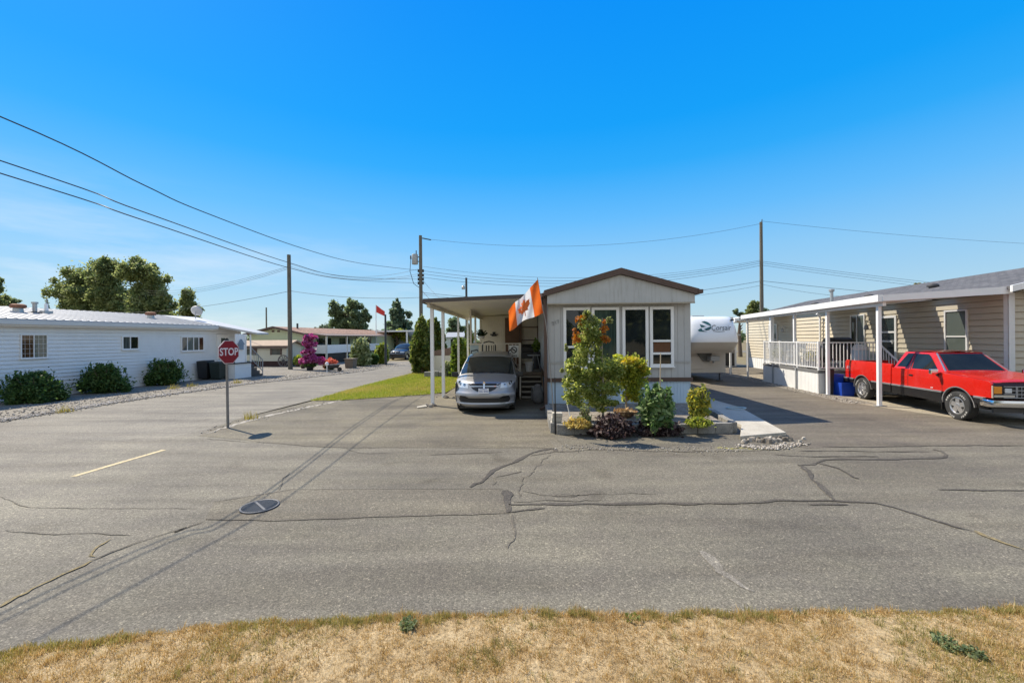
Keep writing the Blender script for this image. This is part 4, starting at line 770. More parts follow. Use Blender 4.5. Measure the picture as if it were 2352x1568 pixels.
x = P2('shelf_rack', 'brown wooden frame rack against the wall at the back of the porch', 'shelf', .3, 21.1)
for z in (.02, 1.25, 1.9): m = MB(); m.box(-.45, -.12, z, .45, .12, z+.05); m.build('shelf', M_BROWN, x)
for s in (-1, 1): m = MB(); m.box(s*.46-.025, -.12, 0, s*.46+.025, .12, 2.0); m.build('upright', M_BROWN, x)
x = P2('potted_plant', 'green potted plant beside the barbecue on the porch', 'plant', .62, 18.6); m = MB(); m.lathe([(0, 0), (.13, 0), (.18, .75), (.16, .75), (0, .7)], n=14); m.build('pot', M_DARK, x, smooth=40)
quads('foliage', cloud([(0, 0, 1.0, .18, .18, .3)], 220), .08, leaf('porch_leaf', [(.1, .16, .03), (.2, .28, .06)], .3), x)
x = P2('hanging_basket', 'hanging basket with dark plant at the left corner of the porch', 'basket', -1.9, 18.8, 2.2); m = MB(); m.lathe([(0, 0), (.12, .03), (.18, .15), (.16, .15), (0, .1)], n=14); m.build('bowl', M_WTRIM, x, smooth=40); quads('foliage', cloud([(0, 0, .25, .2, .2, .2)], 200), .07, leaf('dark_leaf', [(.02, .04, .02), (.06, .1, .03)], .3), x)
m = MB(); m.tube([(0, 0, .1), (0, 0, .97)], .008); m.build('hook', M_BLACK, x)
x = thing('step_stool', 'small folding step stool leaning beside the porch stairs', 'stool', WM(.5, 14.9), AM+10)
m = MB(); m.box(-.2, -.13, .46, .2, .13, .49); m.build('top', M_GREY, x); 
for i in (-1, 1): m = MB(); m.bar((i*.17, -.1, .46), (i*.17, -.2, 0), .03); m.bar((i*.17, .1, .46), (i*.17, .2, 0), .03); m.build('leg', M_GALV, x)
x = thing('sack', 'grey lumpy sack leaning on the wall right of the porch stairs', 'sack', WM(.5, 14.3), AM); m = MB(); m.lathe([(0, 0), (.16, .01), (.22, .15), (.2, .38), (.12, .55), (.14, .62), (.05, .66), (0, .66)], n=14)
o = m.build('sack_body', paint('sack_grey', (.17, .16, .15), .9, var=.3, scale=5, bmp=.5, bscale=12), x, smooth=60, subs=1)
# rubble round the carport posts
M_RUB = leaf('rubble', [(.2, .17, .14), (.36, .32, .27), (.12, .1, .08), (.5, .46, .4)], 0, rough=.9)
def rockpile(name, lab, c, n, sx, sy, smin, smax, seed=0, flat=.6, cat='rock pile'):
    x = thing(name, lab, cat, c); r = random.Random(seed); m = MB()
    for i in range(n):
        px, py = r.gauss(0, sx), r.gauss(0, sy); s = r.uniform(smin, smax); a = r.uniform(0, 6.28); vs = []
        for j in range(7): b = a+j*2*math.pi/7; q = s*r.uniform(.7, 1.15); vs.append((px+q*math.cos(b), py+q*math.sin(b)*.8, 0))
        top = [(px+(v[0]-px)*r.uniform(.5, .85), py+(v[1]-py)*r.uniform(.5, .85), s*flat*r.uniform(.8, 1.5)) for v in vs]
        m.add(vs+top, [tuple(range(6, -1, -1)), tuple(range(7, 14))]+[(j, (j+1) % 7, 7+(j+1) % 7, 7+j) for j in range(7)])
    o = m.build('rocks', M_RUB, x, bevel=.006); return x
rockpile('rock_pile', 'broken concrete and roots round the foot of the front carport post', WM(-3.05, 13.75, .008), 9, .14, .12, .05, .12, 3)
rockpile('rock_pile', 'low dark rubble round the foot of the second carport post', WM(-3.05, 15.72, .008), 10, .22, .1, .04, .09, 4)
x = thing('paving_slab', 'tilted pale paving slab lying left of the front carport post', 'slab', WM(-3.32, 13.45, .0), AM+25); m = MB(); m.hexa([(-.15, -.08, .01), (.15, -.08, .02), (.15, .08, .04), (-.15, .08, .02)], [(-.15, -.08, .03), (.15, -.08, .05), (.15, .08, .08), (-.15, .08, .04)]); m.build('slab', M_CONC, x, bevel=.006)
# ---------------------------------------------------------------- fifth wheel trailer
off = (9.0, 21, 0); t = thing('travel_trailer', 'white fifth wheel travel trailer with green swoosh logo between the two homes', 'trailer', WM(*off), AM)
M_TRW = paint('gel_coat', (.80, .81, .82), .25, 0, .03, 1, coat=.3); M_TRB = paint('trailer_beige', (.55, .52, .47), .45, 0, .04, 1.5, streak=.08)
u0, u1 = 7.75, 10.28; uc = (u0+u1)/2; hw = (u1-u0)/2
def capring(v, z, w, r):            # horizontal slice of the nose: rounded front
    return [(uc+w*math.sin(a)*(abs(math.sin(a))**(-.35) if abs(math.sin(a)) > 1e-6 else 1), v+(1-math.cos(a))**1.3*r, z) for a in [(-math.pi/2)+math.pi*i/24 for i in range(25)]]
rows = [capring(v, z, w, r) for v, z, w, r in [(19.62, 1.98, hw*1.0, .55), (19.6, 2.05, hw*1.0, .55), (19.68, 2.4, hw*.985, .55), (19.85, 2.8, hw*.95, .5), (20.02, 3.05, hw*.92, .45), (20.2, 3.18, hw*.9, .4), (20.5, 3.24, hw*.85, .3)]]
m = MB(off); m.grid(rows); m.add([rows[-1][i] for i in range(25)]+[(uc+hw*.85, 30, 3.26), (uc-hw*.85, 30, 3.26)], [tuple(range(27))]); cap = m.build('nose_cap', M_TRW, t, smooth=50)
rows = [capring(v, z, w, r) for v, z, w, r in [(20.35, 1.47, hw*.96, .4), (19.95, 1.6, hw*.97, .5), (19.68, 1.92, hw*1.0, .55), (19.62, 1.978, hw*1.0, .55)]]
m = MB(off); m.grid(rows); m.box(u0+.06, 20.3, 1.46, u1-.06, 22.5, 1.49); m.build('lower_nose', M_TRB, t, smooth=50)
m = MB(off); m.box(u0+.02, 20.4, 1.5, u1-.02, 30, 3.2); m.box(u0+.05, 21.1, .42, u1-.08, 30, 1.455); m.build('body', M_TRB, t, bevel=.03)
m = MB(off); m.box(u0+.3, 21.06, .62, uc+.1, 21.1, 1.25); m.build('storage_door', M_TRB, t, bevel=.012)
m = MB(off); m.add([(uc-.25, 21.08, 1.42), (uc+.45, 21.08, 1.42), (uc+.32, 21.08, .98), (uc+.02, 21.08, 1.02)], [(0, 1, 2, 3)]); o = m.build('pin_box', paint('pin_grey', (.16, .16, .15), .6), t, solid=.2)
m = MB(off); m.box(uc+.18, 20.5, 1.05, uc+.62, 20.95, 1.3); m.cyl((uc+.4, 20.7, .95), (uc+.4, 20.7, 1.05), .06, .06, 12); m.build('hitch', M_GREY, t, bevel=.02)
for s in (u0+.35, u1-.3): m = MB(off); m.cyl((s, 21.3, .05), (s, 21.3, .45), .035, .035, 10); m.box(s-.12, 21.18, .012, s+.12, 21.42, .05); m.build('landing_leg', M_DARK, t)
m = MB(off)
for s in (u0+.12, u1-.2): m.cyl((s-.1, 26, .38), (s+.1, 26, .38), .37, .37, 18)
m.build('wheel', M_BLACK, t, smooth=40)
m = MB(off); m.box(uc-.5, 21.0, 3.262, uc+.1, 21.6, 3.31); m.build('roof_hatch', M_GREY, t, bevel=.02)
m = MB(off); m.box(u1-.34, 20.02, 3.0, u1-.2, 20.1, 3.07); m.build('marker_lamp', M_BLACK, t)
# emblem and script follow the leaning nose
def noseY(u, z):
    zz = [2.05, 2.4, 2.8, 3.05]; vv = [19.6, 19.68, 19.85, 20.02]; w = [hw, hw*.985, hw*.95, hw*.92]; v = np.interp(z, zz, vv); r = .52; s = min(.98, abs(u-uc)/np.interp(z, zz, w)); s = s**(1/.65)
    return v+(1-math.sqrt(max(0, 1-s*s)))**1.3*r-.012
TEAL = paint('teal_decal', (.02, .1, .1), .35, var=.25); GREYD = paint('grey_decal', (.16, .17, .18), .4)
def decal(polys, mat, name):
    m = MB(off)
    for P in polys: m.add([(u, noseY(u, z), z) for u, z in P], [tuple(range(len(P)))])
    return m.build(name, mat, cap, fix=False)
Zt = lambda L: [(7.93+(x-160)/1045*2.42, 3.22-(y-215)/500*1.17) for x, y in L]
decal([Zt([(410, 325), (480, 312), (545, 335), (590, 385), (575, 415), (520, 385), (460, 350)]), Zt([(365, 375), (420, 395), (480, 425), (430, 440), (380, 440)]), Zt([(305, 500), (345, 470), (385, 460), (395, 500), (450, 520), (490, 530), (400, 530), (330, 525)]), Zt([(430, 480), (500, 450), (560, 430), (585, 420), (570, 470), (520, 500), (470, 505)])], TEAL, 'emblem')
o = text('Corsair', .36, GREYD, 'lettering', cap, (0, 0, 0), (90, 0, 0), .001, .35)
cx = Zt([(770, 455)])[0]
for v in o.data.vertices:
    u, z = cx[0]+v.co.x*.86, cx[1]+v.co.y; y = noseY(u, max(2.06, z)); v.co = Vector((u-off[0], y-off[1]-.002, z-off[2]))
o.rotation_euler = (0, 0, 0)
decal([Zt([(600, 515), (700, 525), (830, 520), (840, 530), (700, 538), (600, 525)])], GREYD, 'underline')
x = thing('shed', 'dark doorway shed with pale trim behind the travel trailer', 'shed', WS(11.6, 33), AS)
m = MB(); m.box(-2.0, 0, 0, .9, 2, 2.3); m.build('wall', M_WHITE, x); m = MB(); m.box(.0, -.03, .05, .75, -.003, 2.0); m.build('door', M_BLACK, x); m = MB(); m.box(-2.2, -.3, 2.301, 1.1, 2.3, 2.42); m.build('roof', M_GREY, x)
# ---------------------------------------------------------------- vehicles
def carpaint(name, c, metal=0, flake=.04, rough=.3):
    if name in MATS: return MATS[name]
    m, nt, bs = nodes(name); f = noise(nt, coords(nt), 2.2, 5, .7)
    lk(nt, ramp(nt, f, [(.3, sc3(c, 1-flake)), (.7, sc3(c, 1+flake))]), bs.inputs['Base Color'])
    d = noise(nt, coords(nt), 1.2, 6, .75); r = N(nt, 'ShaderNodeMapRange'); r.inputs[3].default_value = rough-.07; r.inputs[4].default_value = rough+.16; lk(nt, d, r.inputs[0]); lk(nt, r.outputs[0], bs.inputs['Roughness'])
    bs.inputs['Metallic'].default_value = metal; bs.inputs['Coat Weight'].default_value = .6; bs.inputs['Coat Roughness'].default_value = .06; MATS[name] = m; return m
M_SILV = carpaint('silver_paint', (.36, .36, .37), .55, .05, .34); M_RED = carpaint('red_paint', (.55, .013, .006), 0, .08, .24)
M_CHROME = paint('chrome', (.72, .72, .73), .1, 1, .06, 3); M_ALLOY = paint('alloy', (.6, .6, .6), .3, .8, .08, 4); M_TYRE = paint('tyre', (.028, .028, .028), .85, 0, .3, 8); M_TYREW = paint('tyre_lettering', (.36, .35, .33), .8, 0, .35, 14)
M_AMBER = paint('amber_lens', (.75, .28, .03), .15, 0, .1, 8); M_LENS = paint('lamp_lens', (.62, .66, .70), .08, .25, .15, 14); M_PLATE = paint('plate_white', (.74, .76, .8), .4, 0, .04, 4); M_BLUE = paint('plate_blue', (.03, .08, .35), .5); M_REDL = paint('red_lens', (.3, .01, .01), .15)
def wheel(par, x, y, r, w, side, kind, rimr=None):
    """side -1: outer face towards -x"""
    rr = rimr or r*.60; z = r
    h = bpy.data.objects.new('wheel', None); COL.objects.link(h); h.parent = par; h.location = (x, y, z); s = side
    m = MB(); m.lathe([(rr*.97, s*.02), (rr, s*w*.46), (rr*1.1, s*w*.5), (r*.86, s*w*.5), (r*.95, s*w*.46), (r, s*w*.36), (r, -s*w*.36), (r*.95, -s*w*.46), (r*.7, -s*w*.5), (rr*.9, -s*w*.4)], n=36, axis='x'); m.build('tyre', M_TYRE, h, smooth=35)
    if kind == 'truck':
        m = MB()
        for a0, a1 in ((.3, 1.1), (3.5, 4.25), (1.9, 2.5), (4.9, 5.5)):
            k = 10
            for i in range(k):
                if i % 3 == 2: continue
                a, b = a0+(a1-a0)*i/k, a0+(a1-a0)*(i+.85)/k; q = r*.78, r*.9; X = s*w*.505
                m.add([(X, q[0]*math.cos(a), q[0]*math.sin(a)), (X, q[1]*math.cos(a), q[1]*math.sin(a)), (X, q[1]*math.cos(b), q[1]*math.sin(b)), (X, q[0]*math.cos(b), q[0]*math.sin(b))], [(0, 1, 2, 3)])
        m.build('tyre_lettering', M_TYREW, h)
    m = MB(); m.lathe([(rr, s*w*.45), (rr*.93, s*w*.47), (rr*.88, s*w*.40), (rr*.86, s*w*.1), (0, s*w*.1)], n=30, axis='x'); 
    n = 5
    for i in range(n):
        a = 2*math.pi*i/n+.3; ca, sa = math.cos(a), math.sin(a); wd = (.24 if kind == 'truck' else .15)*rr
        P = lambda q, o, d: (s*d, q*ca-o*sa, q*sa+o*ca)
        X0, X1 = w*.36, w*.43; V = [P(.1*rr, -wd, X1), P(.1*rr, wd, X1), P(.9*rr, wd*1.15, X1-.01), P(.9*rr, -wd*1.15, X1-.01)]; V2 = [(v[0]-s*.04, v[1], v[2]) for v in V]; m.hexa(V2, V)
    m.lathe([(.3*rr, s*w*.42), (.28*rr, s*w*.47), (.12*rr, s*w*.50), (0, s*w*.5)], n=16, axis='x')
    m.build('rim', M_ALLOY, h, smooth=35); m = MB(); m.lathe([(rr*.85, s*w*.14), (0, s*w*.14)], n=24, axis='x'); m.build('brake_shadow', M_BLACK, h)
    return h
def plate(par, x, y, z, txt, tilt=0):
    m = MB(); m.box(-.152, -.006, -.076, .152, .006, .076); o = m.build('licence_plate', M_PLATE, par, loc=(x, y, z), bevel=.004); text(txt, .085, M_BLUE, 'plate_lettering', o, (0, -.008, -.012), (90, 0, 0), .001)
    m = MB(); m.box(-.1, -.0075, .05, .1, -.0065, .062); m.build('plate_strip', M_BLUE, o); return o

# --- minivan
VR = [(.10, .20, .80, .45, 0), (.03, .25, .86, .45, 0), (.0, .31, .885, .44, 0), (.02, .36, .89, .44, 0), (.02, .48, .90, .44, 0), (-.01, .54, .905, .44, 0), (.0, .62, .91, .46, 0), (.04, .68, .915, .5, .0), (.09, .80, .915, .55, .0), (.14, .91, .91, .58, .01), (.2, .955, .905, .54, .03), (.36, 1.01, .90, .44, .06), (.7, 1.085, .895, .28, .09), (1.0, 1.145, .885, .22, .09),
      (1.03, 1.15, .905, .24, .085), (1.2, 1.255, .885, .24, .08), (1.6, 1.475, .825, .23, .07), (1.95, 1.645, .76, .22, .06), (2.1, 1.70, .74, .2, .07), (2.6, 1.765, .73, .1, .09), (3.6, 1.775, .725, 0, .09), (4.6, 1.745, .71, 0, .09), (4.95, 1.68, .69, 0, .08), (5.1, 1.1, .84, -.06, 0), (5.13, .35, .86, -.06, 0)]
VA = np.array(VR)
def vsurf(s, t, off=0):
    def pt(s, t):
        y, z, w, bow, drop = [np.interp(s, range(len(VR)), VA[:, k]) for k in range(5)]
        return Vector((w*t, y+bow*abs(t)**3.2, z-drop*abs(t)**2.6))
    p = pt(s, t)
    if off:
        e = .01; a = pt(s+e, t)-pt(s-e, t); b = pt(s, t+e)-pt(s, t-e); n = b.cross(a); n = n.normalized() if n.length > 0 else Vector((0, -1, 0))
        if n.y > .2 and n.z < .2 or n.z < -.6: n = -n
        p = p+n*off
    return p
def vpatch(m, s0, s1, t0, t1, off, ns=6, nt_=12, f=None):
    m.grid([[vsurf(s0+(s1-s0)*i/ns, t0+(t1-t0)*j/nt_, off) for j in range(nt_+1)] for i in range(ns+1)])
def vpoly(m, pts, off):                      # pts (s,t) outline, fan from the centre
    P = []; n = len(pts)
    for i in range(n):
        a, b = pts[i], pts[(i+1) % n]
        for k in range(4): P.append((a[0]+(b[0]-a[0])*k/4, a[1]+(b[1]-a[1])*k/4))
    c = (sum(p[0] for p in P)/len(P), sum(p[1] for p in P)/len(P)); n = len(P); rings = [[vsurf(c[0]+(p[0]-c[0])*q, c[1]+(p[1]-c[1])*q, off) for p in P] for q in (.34, .67, 1)]
    vs = [vsurf(*c, off)]+[v for r in rings for v in r]
    m.add(vs, [(0, 1+i, 1+(i+1) % n) for i in range(n)]+[(1+k*n+i, 1+(k+1)*n+i, 1+(k+1)*n+(i+1) % n, 1+k*n+(i+1) % n) for k in range(2) for i in range(n)])
def make_van(name, label, cat, loc, rz, pm, ptxt, detail=True):
    t = thing(name, label, cat, loc, rz); m = MB(); ns = len(VR)-1
    ss = [i/3 for i in range(ns*3+1)]; tt = [-1+2*j/28 for j in range(29)]
    m.grid([[vsurf(s, q) for q in tt] for s in ss])
    Y = [.44+i*.05 for i in range(95)]; eY = [vsurf(s, 1).y for s in ss if 9 < s < 22.5]; eZ = [vsurf(s, 1).z for s in ss if 9 < s < 22.5]; eX = [vsurf(s, 1).x for s in ss if 9 < s < 22.5]
    for sd in (-1, 1):
        rows = []
        for y in Y:
            f = .915+(.965-.915)*min(1, max(0, (y-.44)/.6)) if y < 4.4 else .965-.1*((y-4.4)/.75)**2
            zt_ = float(np.interp(y, eY, eZ)); xt = float(np.interp(y, eY, eX)); zb_ = 1.06
            if y < 1.15: sec = [(f*.93, .22), (f*.985, .4), (f, .6), (f*.998, .75), (f*.985, .88), (min(f*.975, xt+.05), min(zt_, .99)-.02), (xt, zt_)]
            else: sec = [(f*.93, .22), (f*.985, .4), (f, .6), (f*.998, .8), (f*.985, .95), (f*.965, zb_), (xt, zt_)]
            rows.append([(sd*a, y, b) for a, b in sec])
        ref = []
        for r in rows:                        # refine in z for clean arches
            q = []
            for a, b in zip(r[:-1], r[1:]):
                for k in range(4): q.append(tuple(a[i]+(b[i]-a[i])*k/4 for i in range(3)))
            ref.append(q+[r[-1]])
        n = len(ref[0]); vs = [p for r in ref for p in r]; fs = []
        for j in range(len(ref)-1):
            for i in range(n-1):
                q = (j*n+i, j*n+i+1, (j+1)*n+i+1, (j+1)*n+i); cy = sum(vs[k][1] for k in q)/4; cz = sum(vs[k][2] for k in q)/4
                if min(math.hypot(cy-.98, cz-.33), math.hypot(cy-4.06, cz-.33)) > .375: fs.append(q)
        m.add(vs, fs)
    m.build('body', pm, t, smooth=38)
    m = MB(); m.box(-.82, .5, .24, .82, 5.0, .95); m.box(-.74, .25, .16, .74, 5.0, .3); m.build('underbody', M_BLACK, t)
    m = MB(); vpatch(m, 14.15, 16.95, -.965, .965, .006, 10, 20); m.build('windshield', glass('windscreen', (.022, .028, .028), .03, .7), t, smooth=60)
    for sd in (-1, 1):
        m = MB()
        for y0, y1 in ((1.35, 2.2), (2.28, 3.35), (3.43, 4.75)):
            g = []
            for y in np.linspace(y0, y1, 8):
                xt, zz = float(np.interp(y, eY, eX)), float(np.interp(y, eY, eZ)); b = (.965*.965, 1.06); r_ = []
                for k in (.06, .5, .9): r_.append((sd*(b[0]+(xt-b[0])*k+.006), y, b[1]+(zz-b[1])*k))
                g.append(r_)
            m.grid(g)
        m.build('side_window', G_DARK, t)
    m = MB(); vpoly(m, [(7.55, -.36), (7.05, -.22), (7.0, 0), (7.05, .22), (7.55, .36), (8.05, .43), (8.15, 0), (8.05, -.43)], .004); vpoly(m, [(8.45, -.46), (8.38, 0), (8.45, .46), (9.0, .55), (9.12, 0), (9.0, -.55)], .004); g = m.build('grille', M_BLACK, t)
    m = MB(); m.grid([[vsurf(s, q, .01) for q in np.linspace(-.45, .45, 16)] for s in (8.2, 8.33)]); m.grid([[vsurf(s, q, .012) for q in (-.025, .025)] for s in np.linspace(7.2, 9.0, 6)]); m.build('chrome_bar', M_CHROME, g)
    m = MB(); p = vsurf(9.1, 0, .02); m.add([p+Vector((-.045, -.004, -.05)), p+Vector((-.015, -.004, .05)), p+Vector((.0, -.006, .0)), p+Vector((.015, -.004, .05)), p+Vector((.045, -.004, -.05)), p+Vector((0, -.006, -.03))], [(0, 1, 2, 5), (2, 3, 4, 5)]); m.build('emblem', M_CHROME, g)
    for sd in (-1, 1):
        m = MB(); vpoly(m, [(7.75, sd*.52), (7.8, sd*.86), (8.9, sd*.95), (9.5, sd*.90), (9.35, sd*.56)], .005); h = m.build('headlight', M_LENS, t, smooth=40)
        for s_, q in ((8.65, .66), (8.75, .81)):
            m = MB(); c = vsurf(s_, sd*q, .012); d = vsurf(s_, sd*q, .03)-c; m.cyl(c, c+d*.2, .048, .045, 14); m.build('lamp_ring', M_CHROME, h, smooth=40); m = MB(); m.cyl(c+d*.21, c+d*.25, .03, .03, 12); m.build('lamp_bulb', M_DARK, h)
        m = MB(); vpoly(m, [(2.9, sd*.55), (4.2, sd*.5), (5.05, sd*.62), (5.1, sd*.8), (3.6, sd*.86), (2.9, sd*.8)], .004); m.build('fog_recess', M_BLACK, t)
        m = MB(); m.box(-.11, -.04, -.075, .11, .04, .08); o = m.build('side_mirror', M_BLACK, t, bevel=.03); o.location = (sd*1.06, 1.32, 1.08); m = MB(); m.bar((sd*.92, 1.34, 1.05), (sd*1.0, 1.33, 1.06), .05); m.build('mirror_arm', M_BLACK, t)
        m = MB(); m.tube([(sd*.65, 2.3, 1.735), (sd*.67, 2.5, 1.80), (sd*.67, 4.3, 1.80), (sd*.65, 4.5, 1.735)], .02); m.build('roof_rail', M_BLACK, t)
        m = MB(); a, b = vsurf(14.2, sd*.1, .02), vsurf(14.5, sd*.62, .02); m.bar(a, b, .02, .012); m.build('wiper', M_BLACK, t)
        wheel(t, sd*.80, .98, .335, .215, sd, 'car'); wheel(t, sd*.80, 4.06, .335, .215, sd, 'car')
    m = MB(); vpatch(m, 2.95, 4.2, -.56, .56, .005, 4, 14); m.build('lower_intake', M_BLACK, t)
    m = MB(); vpatch(m, 13.7, 14.12, -.93, .93, .004, 3, 16); m.build('cowl', M_BLACK, t)
    if ptxt: plate(t, 0, -.035, .71, ptxt)
    return t
make_van('minivan', 'silver minivan parked nose out under the flat carport', 'minivan', WM(-1.16, 12.12), AM, M_SILV, 'HC 043')
make_van('parked_car', 'dark car facing forward at the far end of the side road', 'car', (*G(908, 826.5)[:2], 0), -12, carpaint('dark_paint', (.02, .024, .035), .2), None)

# --- pickup
def cut(o, zs=(), ys=(), fn=None):
    bm = bmesh.new(); bm.from_mesh(o.data)
    for z in zs: bmesh.ops.bisect_plane(bm, geom=bm.verts[:]+bm.edges[:]+bm.faces[:], plane_co=(0, 0, z), plane_no=(0, 0, 1))
    for y in ys: bmesh.ops.bisect_plane(bm, geom=bm.verts[:]+bm.edges[:]+bm.faces[:], plane_co=(0, y, 0), plane_no=(0, 1, 0))
    if fn:
        for v in bm.verts: v.co = Vector(fn(*v.co))
    bm.to_mesh(o.data); bm.free(); return o
HW = .965
def tumble(x, y, z):                          # bodyside curve and nose taper
    k = 1-.16*max(0, z-1.02)**1.5-.10*max(0, .75-z)**1.5
    if y < .9: k *= 1-.035*((.9-y)/.9)**2
    if y > 5.0: k *= 1-.02*((y-5.0)/.4)**2
    return (x*k, y, z)
def arc(cy, cz, r, a0, a1, n=14): return [(cy+r*math.cos(math.radians(a0+(a1-a0)*i/n)), cz+r*math.sin(math.radians(a0+(a1-a0)*i/n))) for i in range(n+1)]
def make_pickup(loc, rz):
    t = thing('pickup_truck', 'red extended cab pickup with black lower sides and chrome bumper, parked under the carport', 'pickup', loc, rz)
    FA, RA = .95, 4.68
    ta = math.degrees(math.asin((.70-.40)/.46))
    low = [(.06, .70), (.10, 1.05), (.22, 1.075), (1.40, 1.20), (3.13, 1.22), (3.13, .70)]
    fr = [(.06, .70), (.06, 1.04), (.11, 1.095), (.25, 1.118), (.8, 1.165), (1.38, 1.21), (3.27, 1.225), (3.27, .70)]
    a = arc(FA, .40, .46, ta, 180-ta)         # front arch sits above the trim line
    poly = fr+[(p[0], p[1]) for p in a]
    m = MB(); m.prism(poly, 'x', -HW, HW); o = m.build('cab_body', M_RED, t); cut(o, [.8, .9, 1.0, 1.08, 1.12, 1.17], [.1, .2, .35, .5, .7, .9, 1.2, 1.4, 2, 2.6], tumble)
    for v in o.data.vertices:                 # crowned bonnet
        if v.co.z > 1.0 and v.co.y < 1.4: pass
    o.data.polygons.foreach_set('use_smooth', [True]*len(o.data.polygons)); o.data.set_sharp_from_angle(angle=math.radians(30)); b = o.modifiers.new('b', 'BEVEL'); b.width = .03; b.segments = 3; b.limit_method = 'ANGLE'; b.angle_limit = math.radians(50)
    m = MB(); m.grid([[(x*HW*.90, y, z+.028*(1-x*x)-.02*(abs(x) > .97)) for x in np.linspace(-1, 1, 13)] for y, z in ((.05, 1.075), (.075, 1.105), (.13, 1.122), (.25, 1.136), (.8, 1.182), (1.33, 1.232), (1.54, 1.245))]); m.build('bonnet', M_RED, t, smooth=40)
    # bed
    ra = arc(RA, .40, .44, ta, 180-ta)
    side = [(3.31, .70), (3.31, 1.30), (3.34, 1.33), (5.66, 1.345), (5.72, 1.32), (5.72, .70)]+ra
    for s in (-1, 1):
        m = MB(); m.prism(side, 'x', s*(HW-.07), s*HW); o = m.build('bed_side', M_RED, t); cut(o, [.8, .9, 1.0, 1.1, 1.2, 1.28], [3.6, 4, 4.57, 5, 5.2, 5.5], tumble); b = o.modifiers.new('b', 'BEVEL'); b.width = .02; b.segments = 3; b.limit_method = 'ANGLE'; b.angle_limit = math.radians(50)
    m = MB(); m.box(-HW+.1, 5.62, .72, HW-.1, 5.69, 1.32); m.build('tailgate', M_RED, t, bevel=.01)
    m = MB(); m.box(-HW+.09, 3.32, .72, HW-.09, 5.61, .78); m.box(-HW+.09, 3.315, .782, HW-.09, 3.36, 1.3); m.build('bed_floor', paint('bed_dark', (.06, .015, .014), .6), t)
    for s in (-1, 1): m = MB(); m.box(s*(HW-.09)-.02, 5.725, .85, s*(HW-.09)+.05, 5.74, 1.25); m.build('tail_light', M_REDL, t)
    # lower cladding and trim
    def lower(y0, y1, front=None):
        L = []
        return L
    for s in (-1, 1):
        x0, x1 = s*(HW-.05), s*(HW+.004)
        for y0, y1, zl0, zl1 in ((1.42, 3.27, .40, .42), (3.31, 4.21, .42, .44), (5.14, 5.70, .52, .55), (.22, .48, .52, .52)):
            m = MB(); m.prism([(y0, zl0), (y1, zl1), (y1, .655), (y0, .655)], 'x', x0, x1); m.build('lower_cladding', paint('satin_black', (.012, .012, .013), .28), t, bevel=.008)
            m = MB(); m.prism([(y0, .656), (y1, .656), (y1, .705), (y0, .705)], 'x', x0, s*(HW+.016)); m.build('side_trim', paint('silver_trim', (.45, .45, .46), .3, .7), t, bevel=.006)
        for cy, r in ((FA, .46), (RA, .44)):
            m = MB(); A = arc(cy, .40, r-.006, 0, 180, 24); Bq = arc(cy, .40, r+.02, 0, 180, 24); k = len(A)
            vs = [tumble(s*(HW+.012), *p) for p in A]+[tumble(s*(HW+.012), *p) for p in Bq]+[tumble(s*(HW-.06), *p) for p in A]
            m.add(vs, [(i, i+1, k+i+1, k+i) for i in range(k-1)]+[(2*k+i, 2*k+i+1, i+1, i) for i in range(k-1)]); m.build('arch_trim', paint('silver_trim', (.45, .45, .46), .3, .7), t, smooth=40)
        m = MB(); m.box(s*HW-.035*s-.03, 1.42, .2, s*HW-.035*s+.03, 1.44, .62); m.build('mud_flap', M_BLACK, t)
    m = MB(); m.box(-.8, .3, .38, .8, 5.5, .70); m.box(-.88, .5, .70, .88, 1.36, .98); m.build('chassis', M_BLACK, t)
    # greenhouse
    bl = lambda s: [(s*.93, 1.42, 1.2), (s*.93, 3.10, 1.22)]; zr = 1.76
    b0 = [(-.80, 1.54, 1.215), (.80, 1.54, 1.215), (.91, 3.25, 1.22), (-.91, 3.25, 1.22)]; r0 = [(-.60, 2.12, zr-.03), (.60, 2.12, zr-.03), (.69, 3.08, zr-.03), (-.69, 3.08, zr-.03)]
    m = MB(); m.add(b0+r0, [(0, 1, 5, 4), (1, 2, 6, 5), (2, 3, 7, 6), (3, 0, 4, 7)]); m.grid([[(x*(.60+.022*i)*(1 if 0 < i < 4 else .985), y, z+.03*(1-x*x)) for x in np.linspace(-1, 1, 9)] for i, (y, z) in enumerate(((2.10, zr-.03), (2.25, zr), (2.55, zr+.008), (2.88, zr), (3.08, zr-.03)))])
    o = m.build('cab_roof', M_RED, t, smooth=30)
    def face(q, u, v):
        a, b, c, d = [Vector(p) for p in q]; return (a.lerp(b, u)).lerp(d.lerp(c, u), v)
    def pane(q, uv, off, nm, mt):
        a, b, c, d = [Vector(p) for p in q]; n = (b-a).cross(d-a).normalized(); m = MB(); P = [face(q, *p) for p in uv]
        cen = Vector((0, 2.3, 1.3)); n = n if n.dot(P[0]-cen) > 0 else -n
        m.add([p+n*off for p in P], [tuple(range(len(P)))]); return m.build(nm, mt, t)
    GT = glass('cab_glass', (.012, .016, .018), .02, .4)
    fq = (b0[0], b0[1], r0[1], r0[0]); pane(fq, [(.07, .06), (.93, .06), (.935, .93), (.065, .93)], .008, 'windshield', glass('windscreen2', (.010, .013, .013), .02, .28))
    m = MB(); c = [face(fq, *p) for p in ((.5, .04), (.9, .07))]; m.bar(c[0]+Vector((0, -.02, .01)), c[1]+Vector((0, -.02, .01)), .02); m.build('wiper', M_BLACK, t)
